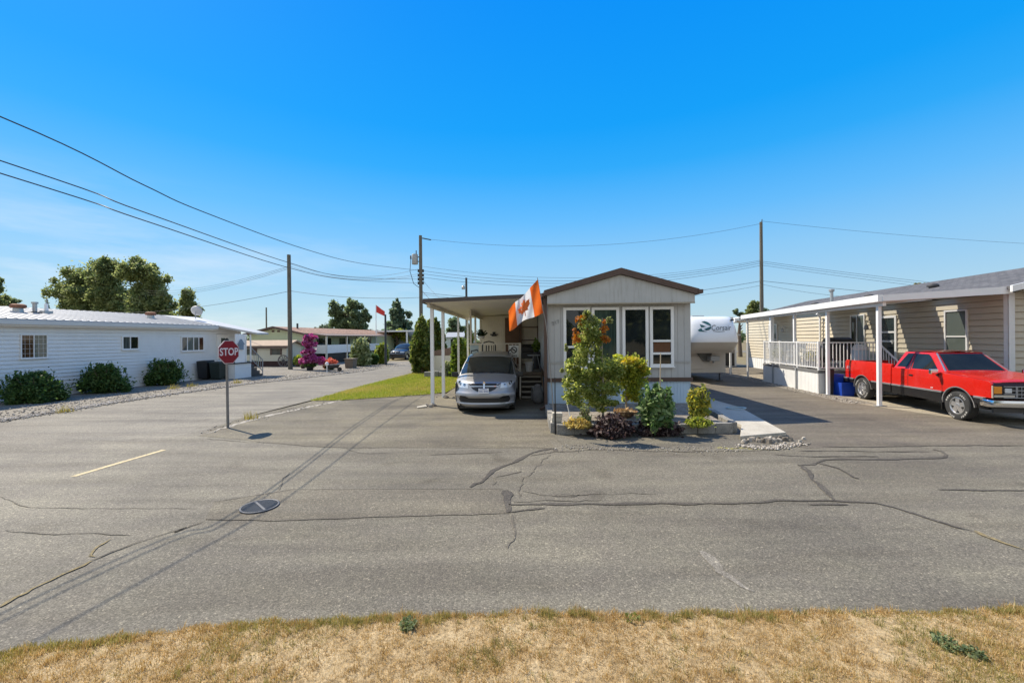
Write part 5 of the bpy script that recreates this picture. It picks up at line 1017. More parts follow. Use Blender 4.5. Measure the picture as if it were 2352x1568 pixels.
    for s in (-1, 1):
        q = (b0[0], b0[3], r0[3], r0[0]) if s < 0 else (b0[1], b0[2], r0[2], r0[1])
        f = lambda y, z: None
        pane(q, [(.10, .04), (.615, .04), (.60, .90), (.20, .90), (.16, .80)], .006, 'door_window', GT)
        pane(q, [(.715, .10), (.95, .10), (.86, .90), (.66, .92)], .006, 'rear_side_window', GT)
        pane(q, [(.635, .0), (.655, .0), (.64, .97), (.625, .97)], .004, 'door_seam', M_BLACK)
        # door seams on the flank
        for y in (1.40, 2.60):
            m = MB(); V = [tumble(s*(HW+.003), y, z) for z in (.71, .9, 1.02, 1.1, 1.2)]; W2 = [(v[0], v[1]+.012, v[2]) for v in V]; m.grid([V, W2]); m.build('panel_seam', M_BLACK, t)
        m = MB(); m.box(s*(HW+.0)-.012, 2.42, 1.02, s*(HW+.0)+.012, 2.56, 1.07); m.build('door_handle', M_BLACK, t, bevel=.006)
        m = MB(); m.box(-.10, -.045, -.075, .10, .045, .075); h = m.build('side_mirror', M_CHROME, t, bevel=.03); h.location = (s*1.10, 1.50, 1.23); m = MB(); m.bar((s*.94, 1.55, 1.12), (s*1.04, 1.52, 1.20), .04, .07); m.build('mirror_arm', M_BLACK, t)
        m = MB(); m.bar(face(fq, .02 if s < 0 else .98, .03), face(fq, .03 if s < 0 else .97, .97), .035, .02); m.build('pillar_trim', paint('silver_trim', (.45, .45, .46), .3, .7), t)
    # badge on the bed and cab
    for s in (-1,):
        o = text('Z71', .11, M_PLATE, 'lettering', t, (-HW-.003, 5.42, 1.08), (90, 0, -90), .001, .3, .003)
        o = text('4x4', .05, M_PLATE, 'lettering', t, (-HW-.003, 1.75, .76), (90, 0, -90), .001, .3, .001)
    # face
    m = MB(); m.box(-.88, .045, .70, .88, .06, 1.0); m.build('grille_back', M_BLACK, t)
    m = MB()
    for z in (.715, .80, .89, .985): m.box(-.70, .022, z-.009, .70, .044, z+.009)
    for i in range(11): x = -.42+i*.084; m.box(x-.004, .026, .724, x+.004, .0445, .976)
    for x in (-.445, .445): m.box(x-.012, .02, .7, x+.012, .0445, 1.0)
    g = m.build('grille', paint('grille_grey', (.34, .35, .37), .35, .4), t)
    m = MB(); m.prism([(-.12, .83), (-.1, .865), (-.04, .865), (-.04, .89), (.06, .89), (.06, .865), (.12, .865), (.1, .83), (.04, .83), (.04, .81), (-.06, .81), (-.06, .83)], 'y', .012, .021); m.build('emblem', M_CHROME, g)
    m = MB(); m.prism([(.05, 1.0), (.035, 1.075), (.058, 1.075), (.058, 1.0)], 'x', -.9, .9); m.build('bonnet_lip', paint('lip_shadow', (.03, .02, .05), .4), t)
    for s in (-1, 1):
        m = MB(); m.box(*(sorted((s*.54, s*.68))[0], .02, .83), sorted((s*.54, s*.68))[1], .044, .94); h = m.build('headlight', M_LENS, t, bevel=.008)
        m = MB(); a, b = sorted((s*.735, s*.90)); m.box(a, .03, .81, b, .10, .985); m.build('turn_signal', M_AMBER, t, bevel=.01)
        m = MB(); a, b = sorted((s*.47, s*.90)); m.box(a, .03, .725, b, .06, .775); m.build('parking_light', paint('pale_lens', (.55, .5, .42), .2), t, bevel=.006)
        m = MB(); a, b = sorted((s*.905, s*.93)); m.box(a, .04, .70, b, .12, 1.0); m.build('lamp_surround', paint('pale_surround', (.6, .5, .4), .3), t, bevel=.006)
    P = [(-.98, .30), (-.97, .12), (-.90, .0), (-.5, -.05), (0, -.06), (.5, -.05), (.90, .0), (.97, .12), (.98, .30)]
    m = MB(); m.grid([[(x*k, y+d, z) for x, y in P] for k, d, z in ((.985, .05, .66), (1, .0, .645), (1, -.01, .58), (1, -.005, .50), (.985, .05, .47))]); m.build('front_bumper', M_CHROME, t, smooth=50, solid=.01)
    m = MB(); m.box(-.24, -.06, .45, .24, -.03, .62); m.build('plate_recess', M_BLACK, t); plate(t, 0, -.075, .53, 'JW 4127')
    m = MB(); m.box(-.85, .1, .34, .85, .16, .47); m.build('air_dam', M_DARK, t)
    m = MB(); m.box(-.95, 5.72, .50, .95, 5.86, .64); m.build('rear_bumper', M_BLACK, t, bevel=.02)
    for s in (-1, 1):
        wheel(t, s*.865, FA, .375, .235, s, 'truck', .225); wheel(t, s*.865, RA, .375, .235, s, 'truck', .225)
    m = MB(); m.tube([(.2+.19*math.cos(a), 1.75+.05*math.sin(a), 1.22+.17*math.sin(a)) for a in np.linspace(0, 6.28, 20)], .014); m.build('steering_wheel', M_BLACK, t)
    return t
make_pickup(WS(11.13, 11.46), AS-1.5)
# ---------------------------------------------------------------- street furniture, poles, cables
def pole_mat():
    m, nt, bs = nodes('pole_wood'); f = noise(nt, coords(nt, (8, 8, .5)), 3, 6, .7)
    lk(nt, ramp(nt, f, [(.3, (.075, .065, .05)), (.55, (.15, .135, .105)), (.75, (.2, .185, .145))]), bs.inputs['Base Color']); bs.inputs['Roughness'].default_value = .9; bump(nt, f, bs, .5, .02); return m
M_POLE = pole_mat()
p = G(523.5, 982.5); t = thing('stop_sign', 'red octagonal stop sign on a slim grey pole at the road corner', 'stop sign', (p[0], p[1], 0), 77)
m = MB(); m.cyl((0, 0, 0), (-.02, 0, 2.18), .032, .03, 12); m.build('pole', paint('pole_grey', (.20, .19, .18), .6, .2, .2, 5, streak=.2), t, smooth=40)
oc = [(.3/math.cos(math.pi/8)*math.cos(math.pi/8+i*math.pi/4), .3/math.cos(math.pi/8)*math.sin(math.pi/8+i*math.pi/4)) for i in range(8)]
m = MB(); m.prism([(x*.985, z*.985+1.95) for x, z in oc], 'y', -.05, -.038); sg = m.build('panel', paint('sign_border', (.62, .50, .5), .5), t)
m = MB(); m.prism([(x*.93, z*.93+1.95) for x, z in oc], 'y', -.0535, -.0505); m.build('face', paint('sign_red', (.25, .006, .016), .42, 0, .08, 4), sg)
text('STOP', .265, paint('sign_white2', (.74, .66, .66), .5), 'lettering', sg, (0, -.0545, 1.95), (90, 0, 0), .001, 0, .006, .84)
m = MB(); m.bar((0, -.025, 1.72), (0, -.025, 2.18), .05, .02); m.build('bracket', M_GALV, t)
# drain
t = thing('storm_drain', 'round iron storm drain grate set in the street asphalt', 'drain', (*G(597, 1164)[:2], .014))
R0 = .238
m = MB(); m.lathe([(R0*.86, -.02), (R0*.89, .006), (R0*.92, .009), (R0*.98, .007), (R0*1.0, 0)], n=48); m.build('rim', paint('rim_iron', (.11, .112, .12), .6, .3, .2, 9), t, smooth=40)
m = MB(); m.lathe([(0, .0005), (R0*.86, .0005)], n=48); m.build('pit', paint('pit_black', (.006, .008, .014), .9), t)
m = MB()
for i in range(17):
    x = -R0*.80+i*R0*.1; h = math.sqrt(max(0, (R0*.86)**2-x*x)); m.box(x-.0055, -h, .001, x+.0055, h, .006)
o = m.build('grate', paint('grate_iron', (.05, .058, .072), .5, .4, .2, 9), t); o.rotation_euler = (0, 0, -.75)
m = MB(); m.box(-R0*.86, -.014, .0065, R0*.86, .014, .009); o = m.build('cross_bar', paint('rim_iron', (.11, .112, .12), .6, .3, .2, 9), t); o.rotation_euler = (0, 0, -.75)
def upole(lab, x, y, h, r0=.15, r1=.11, lean=(0, 0), mat=None):
    t = thing('utility_pole', lab, 'utility pole', (x, y, 0)); m = MB(); m.cyl((0, 0, -.1), (lean[0], lean[1], h), r0, r1, 14); m.build('pole', mat or M_POLE, t, smooth=40); return t
pL = G(667, 848); upole('tall plain wooden utility pole by the gravel yard, left of the pink flowers', pL[0], pL[1], 8.75, .165, .13, (-.05, 0))
q = at(612, 760, 52); upole('thin far utility pole beyond the green home roof', q[0], q[1], at(612, 706, 52)[2], .1, .08)
TY = 30.0; tp = at(967.5, 776, TY); TX = tp[0]; th = at(967, 541, TY)[2]
t = upole('utility pole carrying the grey transformer, beside the cedars', TX, TY, th, .15, .115)
def on(px, py): q = at(px, py, TY); return (q[0]-TX, q[1]-TY, q[2])
m = MB(); a = on(953, 607); b = on(953, 584); m.lathe([(0, 0), (.2, 0), (.22, .03), (.22, b[2]-a[2]-.03), (.2, b[2]-a[2]), (.06, b[2]-a[2]+.03), (.0, b[2]-a[2]+.03)], (a[0], 0, a[2]), 18); tr = m.build('transformer', paint('transformer_grey', (.36, .37, .36), .5, .1, .1, 5), t, smooth=40)
m = MB(); m.cyl((a[0]+.1, 0, b[2]), (a[0]+.1, 0, b[2]+.28), .04, .03, 8); m.cyl((a[0]-.3, 0, b[2]-.1), (a[0]-.3, 0, b[2]-.35), .05, .05, 8); m.build('bushing', M_BROWN, tr)
m = MB(); m.bar((a[0], 0, a[2]+.2), (0, 0, a[2]+.2), .06); m.bar((a[0], 0, b[2]-.2), (0, 0, b[2]-.2), .06); m.build('bracket', M_DARK, tr)
m = MB(); m.bar(on(970, 547), on(990, 551), .07); m.build('top_arm', M_DARK, t)
m = MB()
for py in (622, 632, 641, 650): s = on(972, py); m.cyl((s[0], 0, s[2]-.1), (s[0], 0, s[2]+.1), .06, .06, 8); s = on(961, py); m.cyl((s[0], 0, s[2]-.1), (s[0], 0, s[2]+.1), .06, .06, 8)
m.build('insulator_rack', M_DARK, t)
m = MB(); c = [(a[0]-.3, 0, b[2]-.3), (a[0]-.36, 0, a[2]-.5), (a[0]-.1, 0, a[2]-1.4), (-.1, 0, a[2]-1.7)]; m.tube(c, .02); m.build('jumper_wire', M_BLACK, t)
q = at(1072, 776, 36); t = upole('slim dark utility pole with a small lamp rising behind the van carport', q[0], q[1], at(1072, 638, 36)[2], .11, .09, mat=paint('pole_dark', (.05, .055, .06), .8))
z = at(1065, 657, 36)[2]; m = MB(); m.tube([(0, 0, z+.1), (-.15, 0, z+.15), (-.25, 0, z)], .025); m.lathe([(0, -.2), (.14, -.18), (.15, .05), (.08, .12), (0, .12)], (-.27, 0, z-.1), 12); m.build('lamp', M_GALV, t, smooth=40)
RY = 30.0; q = at(1750, 776, RY); RX = q[0]; t = upole('tall wooden utility pole behind the carport of the tan home', RX, RY, at(1750, 510, RY)[2], .15, .10); m = MB(); z = at(1752, 510, RY)[2]; m.cyl((.05, 0, z), (.08, 0, z+.2), .03, .03, 8); m.build('pin', M_DARK, t)
q = G(886, 838); upole('dark stubby utility pole beside the far yellow green shrub', q[0], q[1], at(885, 722, q[1])[2], .11, .08, mat=paint('pole_dark', (.05, .055, .06), .8))
M_WIRE = paint('cable_black', (.05, .055, .065), .6)
def span(a, b, sag, n=24): return [tuple(a[i]+(b[i]-a[i])*k/n-(4*sag*(k/n)*(1-k/n) if i == 2 else 0) for i in range(3)) for k in range(n+1)]
def cable(pts, lab, r=.014, group=None): o = MB().tube(pts, r*.78, 5).build('overhead_cable', M_WIRE, None, smooth=60); return tag(o, lab, 'cable', group or 'overhead cables')
def smoothpts(P, n=8):
    out = []
    for i in range(len(P)-1):
        p0, p1, p2, p3 = [np.array(P[max(0, min(len(P)-1, k))]) for k in (i-1, i, i+1, i+2)]
        for k in range(n): t = k/n; out.append(tuple(.5*(2*p1+(p2-p0)*t+(2*p0-5*p1+4*p2-p3)*t*t+(3*p1-p0-3*p2+p3)*t**3)))
    return out+[P[-1]]
T = lambda px, py: at(px, py, TY)
C1 = [(-11.5, -14, 7.2), (-9.6, -5, 6.1), (-8.3, 1, 5.65), at(0, 268, 6.0), at(330, 425, 7.7), at(470, 488, 9.15), at(700, 572, 14.45), at(830, 605, 21), T(962, 621)]
cable(smoothpts(C1), 'highest of the three cables sloping from the left edge to the transformer pole', .014)
for dy, dz, e, lab in ((0, 0, 641, 'middle of the three cables sloping from the left edge past the plain pole'), (-.0, -.19, 650, 'lowest of the three cables sloping from the left edge past the plain pole')):
    L = [(-11.4, -14, 6.4+dz), (-9.3, -4, 5.3+dz), at(0, 369 if dz == 0 else 398, 6.05), at(330, 487 if dz == 0 else 506, 7.6), at(660, 602 if dz == 0 else 614, 13.7), at(800, 636 if dz == 0 else 642, 19.5), T(958, e)]
    cable(smoothpts(L), lab, .013)
pt = lambda py: at(667, py, pL[1])
cable(span(pt(668), T(965, 683), .25), 'lower dark cable from the plain pole to the transformer pole', .018)
cable(span(pt(668), at(240, 716, 55), .6), 'lower dark cable running left from the plain pole behind the big trees', .02)
for k, (py, e) in enumerate(((606, 618), (612, 629), (616, 634))): cable(span(pt(py), T(960, e), .75-.1*k), ('highest', 'middle', 'lowest')[k]+' of the thin cables sagging between the plain pole and the transformer pole', .012)
for k, (py, e) in enumerate(((610, 662), (613, 668), (616, 673))): cable(span(pt(py), at(300, e, 60), 1.0), ('highest', 'middle', 'lowest')[k]+' of the faint cables from the plain pole left across the big trees', .014)
R = lambda py: at(1750, py, RY)
cable(span(T(990, 550), R(513), 1.0), 'top thin cable between the transformer pole and the tall right pole', .012)
for k, (a, b) in enumerate(((612, 597), (622, 600), (629, 604), (637, 609))): cable(span(T(972, a), R(b), 1.05), ('faint topmost', 'second', 'third', 'lowest')[k]+' of the four cables crossing above the middle home roof', .011 if k == 0 else .015)
cable(span(T(970, 672), R(645), .9), 'dark lower cable between the poles just above the middle home eave', .018); cable(span(T(970, 676), R(655), 1.0), 'thin lowest cable between the poles behind the middle home', .012)
far = lambda py: at(2700, py, 34)
cable(span(R(508), far(571), .4), 'top thin cable running right from the tall right pole', .012)
for k, (a, b) in enumerate(((600, 668), (604, 675), (609, 683))): cable(span(R(a), far(b+30), .3), ('highest', 'middle', 'lowest')[k]+' of the three cables running right above the shingle roof', .014)
cable(span(R(645), far(725), .2), 'dark cable running right from the tall pole to the shingle roof', .018); cable(span(R(653), at(1950, 682, 29), .1), 'thin cable dropping from the tall right pole to the shingle roof', .012)
cable(span(T(972, 645), at(1030, 702, 26), .1), 'thin service cable dropping from the transformer pole to the van carport', .011); cable(span(T(970, 668), at(998, 696, 25), .05), 'short dark service cable from the transformer pole to the carport corner', .02)
# garden flag
def flag_mat():
    m, nt, bs = nodes('faded_flag'); uv = N(nt, 'ShaderNodeUVMap'); sp = N(nt, 'ShaderNodeSeparateXYZ'); lk(nt, uv.outputs[0], sp.inputs[0])
    f = noise(nt, coords(nt), 3, 3); org = ramp(nt, f, [(.3, (.72, .12, .015)), (.7, (.84, .2, .03))]); wh = ramp(nt, f, [(.3, (.66, .66, .68)), (.7, (.8, .8, .8))])
    edge_ = ramp(nt, sp.outputs['X'], [(0, (1, 1, 1)), (.25, (1, 1, 1)), (.2501, (0, 0, 0)), (.75, (0, 0, 0)), (.7501, (1, 1, 1))]); edge_.node.color_ramp.interpolation = 'CONSTANT'
    c = mixc(nt, edge_, wh, org); lk(nt, c, bs.inputs['Base Color']); bs.inputs['Roughness'].default_value = .8
    tr = N(nt, 'ShaderNodeBsdfTranslucent'); lk(nt, c, tr.inputs['Color']); mx = N(nt, 'ShaderNodeMixShader', Fac=.5); lk(nt, bs.outputs[0], mx.inputs[1]); lk(nt, tr.outputs[0], mx.inputs[2]); lk(nt, mx.outputs[0], nt.nodes['Material Output'].inputs['Surface']); return m
FB = WM(.78, 10.05); FD = FB[1]
def flagpt(u, v):                             # u along the fly, v up the hoist
    # corners fitted to the drooping cloth
    TH, BH, TF, BF = np.array(at(1235, 642, FD)), np.array(at(1249, 718, FD)), np.array(at(1168, 712, FD-.25)), np.array(at(1170, 758, FD-.15))
    p = (BH*(1-v)+TH*v)*(1-u)+(BF*(1-v)+TF*v)*u
    p = p+np.array([-.02*math.sin(u*3.1), .11*math.sin(u*7+v*2.2)*u**.5+.05*math.sin(u*15+v*5), .05*math.sin(u*3.14)*(.4-v)-.05*math.sin(u*9+v*4)*u])
    return p
t = thing('flag', 'large faded orange and white maple leaf flag on a thin leaning staff', 'flag', FB)
st = smoothpts([(FB[0], FB[1], .0), at(1272, 950, FD), at(1257, 767, FD), at(1246, 705, FD), at(1234.5, 638, FD)])
m = MB(FB); m.tube([p for p in st], [.011]*(len(st)-8)+[.008]*8, 8); m.build('staff', paint('staff_grey', (.2, .19, .18), .5), t, smooth=60)
m = MB(FB); nu, nv = 36, 18; m.grid([[tuple(flagpt(i/nu, j/nv)) for j in range(nv+1)] for i in range(nu+1)]); fl = m.build('cloth', flag_mat(), t, smooth=180, fix=False)
uvl = fl.data.uv_layers.new(name='UVMap')
for lp in fl.data.loops: i, j = divmod(lp.vertex_index, nv+1); uvl.data[lp.index].uv = (i/nu, j/nv)
leafpts = [(0, .5), (-.06, .36), (-.17, .40), (-.13, .2), (-.27, .28), (-.32, .22), (-.46, .23), (-.41, .08), (-.45, .03), (-.24, -.13), (-.27, -.23), (-.03, -.19), (-.03, -.45)]
leafpts = leafpts+[(-x, y) for x, y in reversed(leafpts[1:])]
def ontoflag(sgn):
    m = MB(FB); P = []
    for i in range(len(leafpts)):
        a, b = leafpts[i], leafpts[(i+1) % len(leafpts)]
        for k in range(3): P.append((a[0]+(b[0]-a[0])*k/3, a[1]+(b[1]-a[1])*k/3))
    rings = [[(x*q, y*q) for x, y in P] for q in (.3, .65, 1.0)]
    f3 = lambda x, y: tuple(flagpt(.5+x*.40, .5+y*.78)+np.array([0, sgn*.006, 0]))
    n = len(P); m.add([f3(0, 0)]+[f3(*p) for r in rings for p in r], [(0, 1+i, 1+(i+1) % n) for i in range(n)]+[(1+k*n+i, 1+(k+1)*n+i, 1+(k+1)*n+(i+1) % n, 1+k*n+(i+1) % n) for k in range(2) for i in range(n)])
    return m
ontoflag(-1).build('maple_leaf', paint('flag_orange', (.74, .15, .02), .8), fl, fix=False); ontoflag(1).build('maple_leaf', paint('flag_orange', (.74, .15, .02), .8), fl, fix=False)
# far flag
t = thing('flagpole', 'tall white flagpole with a small red flag far down the road', 'flagpole', (*at(864, 776, 52)[:2], 0)); h = at(864, 700, 52)[2]; x0, y0 = at(864, 776, 52)[:2]
MB().cyl((0, 0, 0), (0, 0, h), .06, .05, 8).build('pole', M_WTRIM, t); m = MB(); m.grid([[(.05+i*.13, .1*math.sin(i*.9), h-.05-.12*i*(.5+.3*(j == 0))-1.0*j*.9) for j in (0, 1)] for i in range(9)]); m.build('flag_cloth', paint('flag_red', (.6, .05, .04), .8), t, smooth=60)
# stakes in the bed
x = thing('stake', 'short thick black metal stake at the left front corner of the garden bed', 'stake', WM(.74, 9.66)); m = MB(); m.cyl((0, 0, 0), (0, 0, .72), .022, .022, 8); m.cyl((0, 0, .72), (0, 0, 1.32), .012, .012, 8); m.build('rod', M_BLACK, x)
x = thing('stake', 'pale bamboo stake standing behind the round green shrub', 'stake', (*at(1514, 776, 11.2)[:2], .2)); q0, q1 = at(1512, 890, 11.2), at(1514.5, 811, 11.2); m = MB((q0[0], 11.2, .2)); m.cyl((q0[0], 11.2, .2), q1, .015, .013, 8); m.build('rod', paint('bamboo', (.52, .42, .3), .7), x)
x = thing('stake', 'thin white slanting rod behind the black stake in the garden bed', 'stake', (*at(1312, 776, 10.6)[:2], .2)); q0, q1 = at(1312, 966, 10.6), at(1297, 905, 10.8); m = MB((at(1312, 776, 10.6)[0], 10.6, .2)); m.cyl(q0, q1, .012, .012, 8); m.build('rod', M_WTRIM, x)
# ---------------------------------------------------------------- vegetation
M_BARK = paint('bark', (.13, .10, .075), .9, 0, .3, 9, bmp=.6, bscale=30); M_BARKP = paint('pale_bark', (.3, .26, .2), .85, 0, .25, 9)
L_POP = leaf('poplar_leaf', [(.085, .115, .045), (.145, .18, .07), (.225, .255, .105), (.34, .36, .17)], .5)
L_DK = leaf('dark_leaf_far', [(.085, .125, .07), (.15, .195, .10), (.23, .275, .15)], .5)
L_CON = leaf('conifer_leaf', [(.06, .10, .065), (.10, .15, .085), (.165, .205, .12)], .45)
L_CED = leaf('cedar_leaf', [(.045, .08, .02), (.085, .125, .03), (.17, .195, .05), (.26, .265, .07)], .45)
L_BUSH = leaf('bush_leaf', [(.025, .055, .016), (.055, .105, .028), (.095, .16, .042), (.17, .23, .07)], .45)
L_YG = leaf('yellow_green_leaf', [(.16, .2, .03), (.26, .3, .05), (.36, .38, .08), (.1, .15, .03)], .35)
L_LIME = leaf('lime_leaf', [(.16, .2, .03), (.3, .33, .05), (.42, .42, .09)], .35)
def limbs(par, h, spread, n, r, base=0, seed=0, mat=None, top=.85):
    R_ = random.Random(seed); m = MB(); m.tube([(0, 0, -.1), (R_.uniform(-.03, .03)*h, R_.uniform(-.03, .03)*h, h*.5), (0, 0, h*top)], [r, r*.7, r*.2], 8)
    for i in range(n):
        z = h*R_.uniform(.25, .7); a = R_.uniform(0, 6.28); l = spread*R_.uniform(.5, .9); m.tube([(0, 0, z), (l*.5*math.cos(a), l*.5*math.sin(a), z+l*.35), (l*math.cos(a), l*math.sin(a), z+l*.9)], [r*.4, r*.25, r*.08], 5)
    return m.build('trunk', mat or M_BARK, par, smooth=60)
def tree(lab, x, y, h, blobs, n, size, mat, group=None, r=.2, name='tree', shell=.45, seed=0, z=0):
    t = thing(name, lab, 'tree', (x, y, z), 0, group); limbs(t, h, max(b[3] for b in blobs), 7, r, seed=seed)
    quads('crown', cloud(blobs, n, shell), size, mat, t, 1.5, .15); return t
def pxblobs(list_, y, cx, z0=0):               # silhouette lumps measured off the survey: (px, py, rx, ry) at depth y
    X = at(cx, 776, y)[0]; k = y/F; out = []
    for px, py, rx, ry in list_: p = at(px, py, y); out.append((p[0]-X, random.uniform(-.4, .4)*rx*k, p[2]-z0, rx*k, rx*k*.9, ry*k))
    return X, out
def lumpy(core, n, seed, grow=.42):            # adds smaller tufts round big lumps
    R_ = random.Random(seed); out = []
    for x, y, z, a, b, c in core:
        out.append((x, y, z, a*.8, b*.8, c*.8))
        for i in range(n):
            u = Vector((R_.gauss(0, 1), R_.gauss(0, 1), R_.gauss(0, 1))).normalized(); k = R_.uniform(.25, grow); out.append((x+u.x*a*.8, y+u.y*b*.8, z+u.z*c*.85, a*k, b*k, c*k))
    return out
GT_ = 'trees beyond the white home'
def far_tree(lab, cx, base, y, L, n, size, mat, k=7, seed=1, name='tree', group=GT_, r=.25):
    X, B = pxblobs(L, y, cx); h = max(b[2]+b[5] for b in B); return tree(lab, X, y, h, lumpy(B, k, seed), int(n*3.2), size*.5, mat, group, r, name, .15, seed)
far_tree('large poplar with a bushy left crown behind the white home roof', 190, 790, 62, [(205, 640, 45, 42), (165, 668, 38, 35), (220, 690, 60, 45), (180, 710, 50, 30), (230, 745, 60, 40)], 9000, .42, L_POP, 9, 1)
far_tree('tall poplar in the middle of the big tree clump behind the white home', 262, 790, 60, [(262, 615, 24, 28), (262, 650, 40, 48), (265, 700, 48, 55), (268, 755, 50, 40)], 8000, .42, L_POP, 9, 2)
far_tree('broad poplar on the right of the big tree clump behind the white home', 330, 790, 58, [(320, 622, 38, 28), (345, 650, 38, 45), (335, 700, 52, 50), (380, 705, 30, 38), (350, 755, 70, 38)], 9500, .42, L_POP, 9, 3)
far_tree('small separate poplar right of the big clump, by the satellite dish', 437, 790, 56, [(437, 682, 20, 22), (440, 708, 26, 22), (430, 740, 28, 25)], 3200, .36, L_POP, 8, 4)
far_tree('tree cut off by the left edge of the photo', -8, 790, 60, [(-8, 655, 20, 25), (-14, 690, 26, 25)], 2500, .36, L_POP, 8, 5)
far_tree('small round tree at far left behind the rusty vent', 20, 790, 75, [(20, 692, 16, 12), (26, 705, 20, 10)], 1200, .4, L_DK, 6, 6)
def conifer(lab, cx, top, base_py, y, wpx, n, size, mat, name='conifer', group=GT_, seed=0, skew=1.0, baseZ=None):
    p = at(cx, top, y); z0 = 0 if baseZ is None else baseZ; h = p[2]-z0; R_ = random.Random(seed); B = []; w = wpx*y/F/2; k = max(7, int(h/1.0))
    for i in range(k):
        f = i/k; z = h*(.12+.86*f); r = w*(1-f)**skew*R_.uniform(.8, 1.12)+.05
        for j in range(5): a = j*1.257+i*2.1+R_.uniform(-.4, .4); q = r*R_.uniform(.5, .7); B.append((q*math.cos(a), q*math.sin(a), z-q*.18, r*.48, r*.48, h/k*.62))
    B.append((0, 0, h*.95, w*.1, w*.1, h*.06)); t = thing(name, lab, 'tree', (p[0], y, z0), 0, group); limbs(t, h, w*.3, 0, .02*h+.05, seed=seed, top=.97); quads('crown', cloud(B, int(n*1.7), .2), size*.7, mat, t, 1.6, 0); return t
conifer('tiny dark spruce tip right of the pipe vents at far left', 108, 681, 0, 70, 40, 900, .4, L_CON, seed=1)
far_tree('tall broadleaf tree with two tops behind the green home, left of the red flag', 800, 800, 62, [(775, 712, 18, 22), (815, 706, 20, 22), (783, 740, 28, 24), (820, 738, 30, 26), (838, 725, 14, 16), (785, 770, 32, 26), (828, 768, 30, 26)], 6500, .42, L_DK, 9, 7, group='trees far down the road')
far_tree('pale bare low tree just left of the two topped tree', 745, 800, 75, [(738, 752, 10, 7), (755, 750, 14, 9), (728, 757, 8, 6)], 420, .4, leaf('pale_far_leaf', [(.16, .2, .14), (.24, .28, .2)], .3), 5, 8, group='trees far down the road')
conifer('broad dark conifer right of the red flag down the road', 912, 684, 0, 60, 76, 6500, .42, L_CON, seed=3, group='trees far down the road', skew=.62)
far_tree('dark ragged branches beside the broad conifer, lower right of it', 935, 800, 61, [(940, 722, 10, 8), (932, 745, 14, 12), (925, 770, 20, 16)], 1400, .42, L_CON, 6, 9, group='trees far down the road')
far_tree('bright lime bush in front of the broad conifer', 912, 800, 57, [(905, 768, 16, 9), (918, 765, 16, 11), (930, 776, 12, 8)], 1300, .35, L_LIME, 5, 10, group='trees far down the road', name='bush')
far_tree('grey green tree seen under the van carport roof', 1047, 800, 52, [(1043, 742, 14, 14), (1050, 758, 20, 14), (1034, 765, 12, 12)], 2200, .36, L_DK, 7, 11, group='trees far down the road')
far_tree('green tree behind the tall right pole and tan home', 1732, 800, 44, [(1735, 702, 15, 13), (1745, 716, 18, 12), (1722, 715, 10, 10)], 1800, .28, L_POP, 6, 12, group='trees behind the right homes')
far_tree('small dark tree left of the tall right pole', 1700, 800, 46, [(1690, 716, 7, 8), (1702, 722, 9, 8), (1712, 730, 12, 10)], 900, .26, L_DK, 5, 13, group='trees behind the right homes')
far_tree('yellowish treetop just over the shingle roof ridge', 2118, 700, 60, [(2108, 655, 12, 5), (2126, 655, 14, 6), (2118, 672, 22, 14)], 900, .36, leaf('ochre_leaf', [(.22, .22, .08), (.33, .3, .12)], .3), 5, 14, group='trees behind the right homes')
# far treeline filling the horizon
P = []
for x in np.arange(-170, 190, 2.2):
    hh = 3.2+1.8*math.sin(x*.11)+1.3*math.sin(x*.37+1); P.append((x, 150+6*math.sin(x*.2), hh*.5, 2.0, 2.0, hh*.6))
tag(quads('treeline', cloud(P, 9000, .2), .9, L_DK), kind='stuff')
# cedars by the lawn
def cedar(lab, cx, top, base_px, y, wpx, n, seed):
    g = G(cx, base_px) if base_px else None; p = at(cx, top, y); h = p[2]; w = wpx*y/F/2; R_ = random.Random(seed); B = []
    for i in range(34):
        f = R_.random()**.8; r = w*math.sin(min(1, (1-f)*1.5+.12)*math.pi/2)*(.72+.28*min(1, f*6)); a = R_.uniform(0, 6.28); q = r*.62; B.append((q*math.cos(a), q*math.sin(a), .15+h*.93*f, r*.42+.06, r*.42+.06, h*.11))
    B.append((0, 0, h*.5, w*.6, w*.6, h*.45)); B.append((0, 0, h*.93, w*.16+.05, w*.16+.05, h*.07))
    t = thing('cedar', lab, 'tree', (p[0], y, 0), 0, 'cedar hedge by the lawn'); limbs(t, h, .1, 0, .12, seed=seed); quads('crown', cloud(B, n, .6), .13, L_CED, t, 2.0, .1, normal=None); return t
cedar('large bushy cedar at the lawn edge, left of the front carport post', 968, 732, 858, 26.9, 48, 9000, 1); cedar('narrow cedar right behind the large cedar, touching the front post', 987, 738, 0, 28.2, 26, 4500, 2)
cedar('pointed cedar between the two slim carport posts', 1002, 736, 0, 29.0, 26, 5000, 3); cedar('short dark cedar just left of the second carport post', 1016, 764, 0, 31.0, 20, 3000, 4)
cedar('dark cedar behind the carport near the lamp pole', 1076, 750, 0, 27.5, 26, 3500, 5)
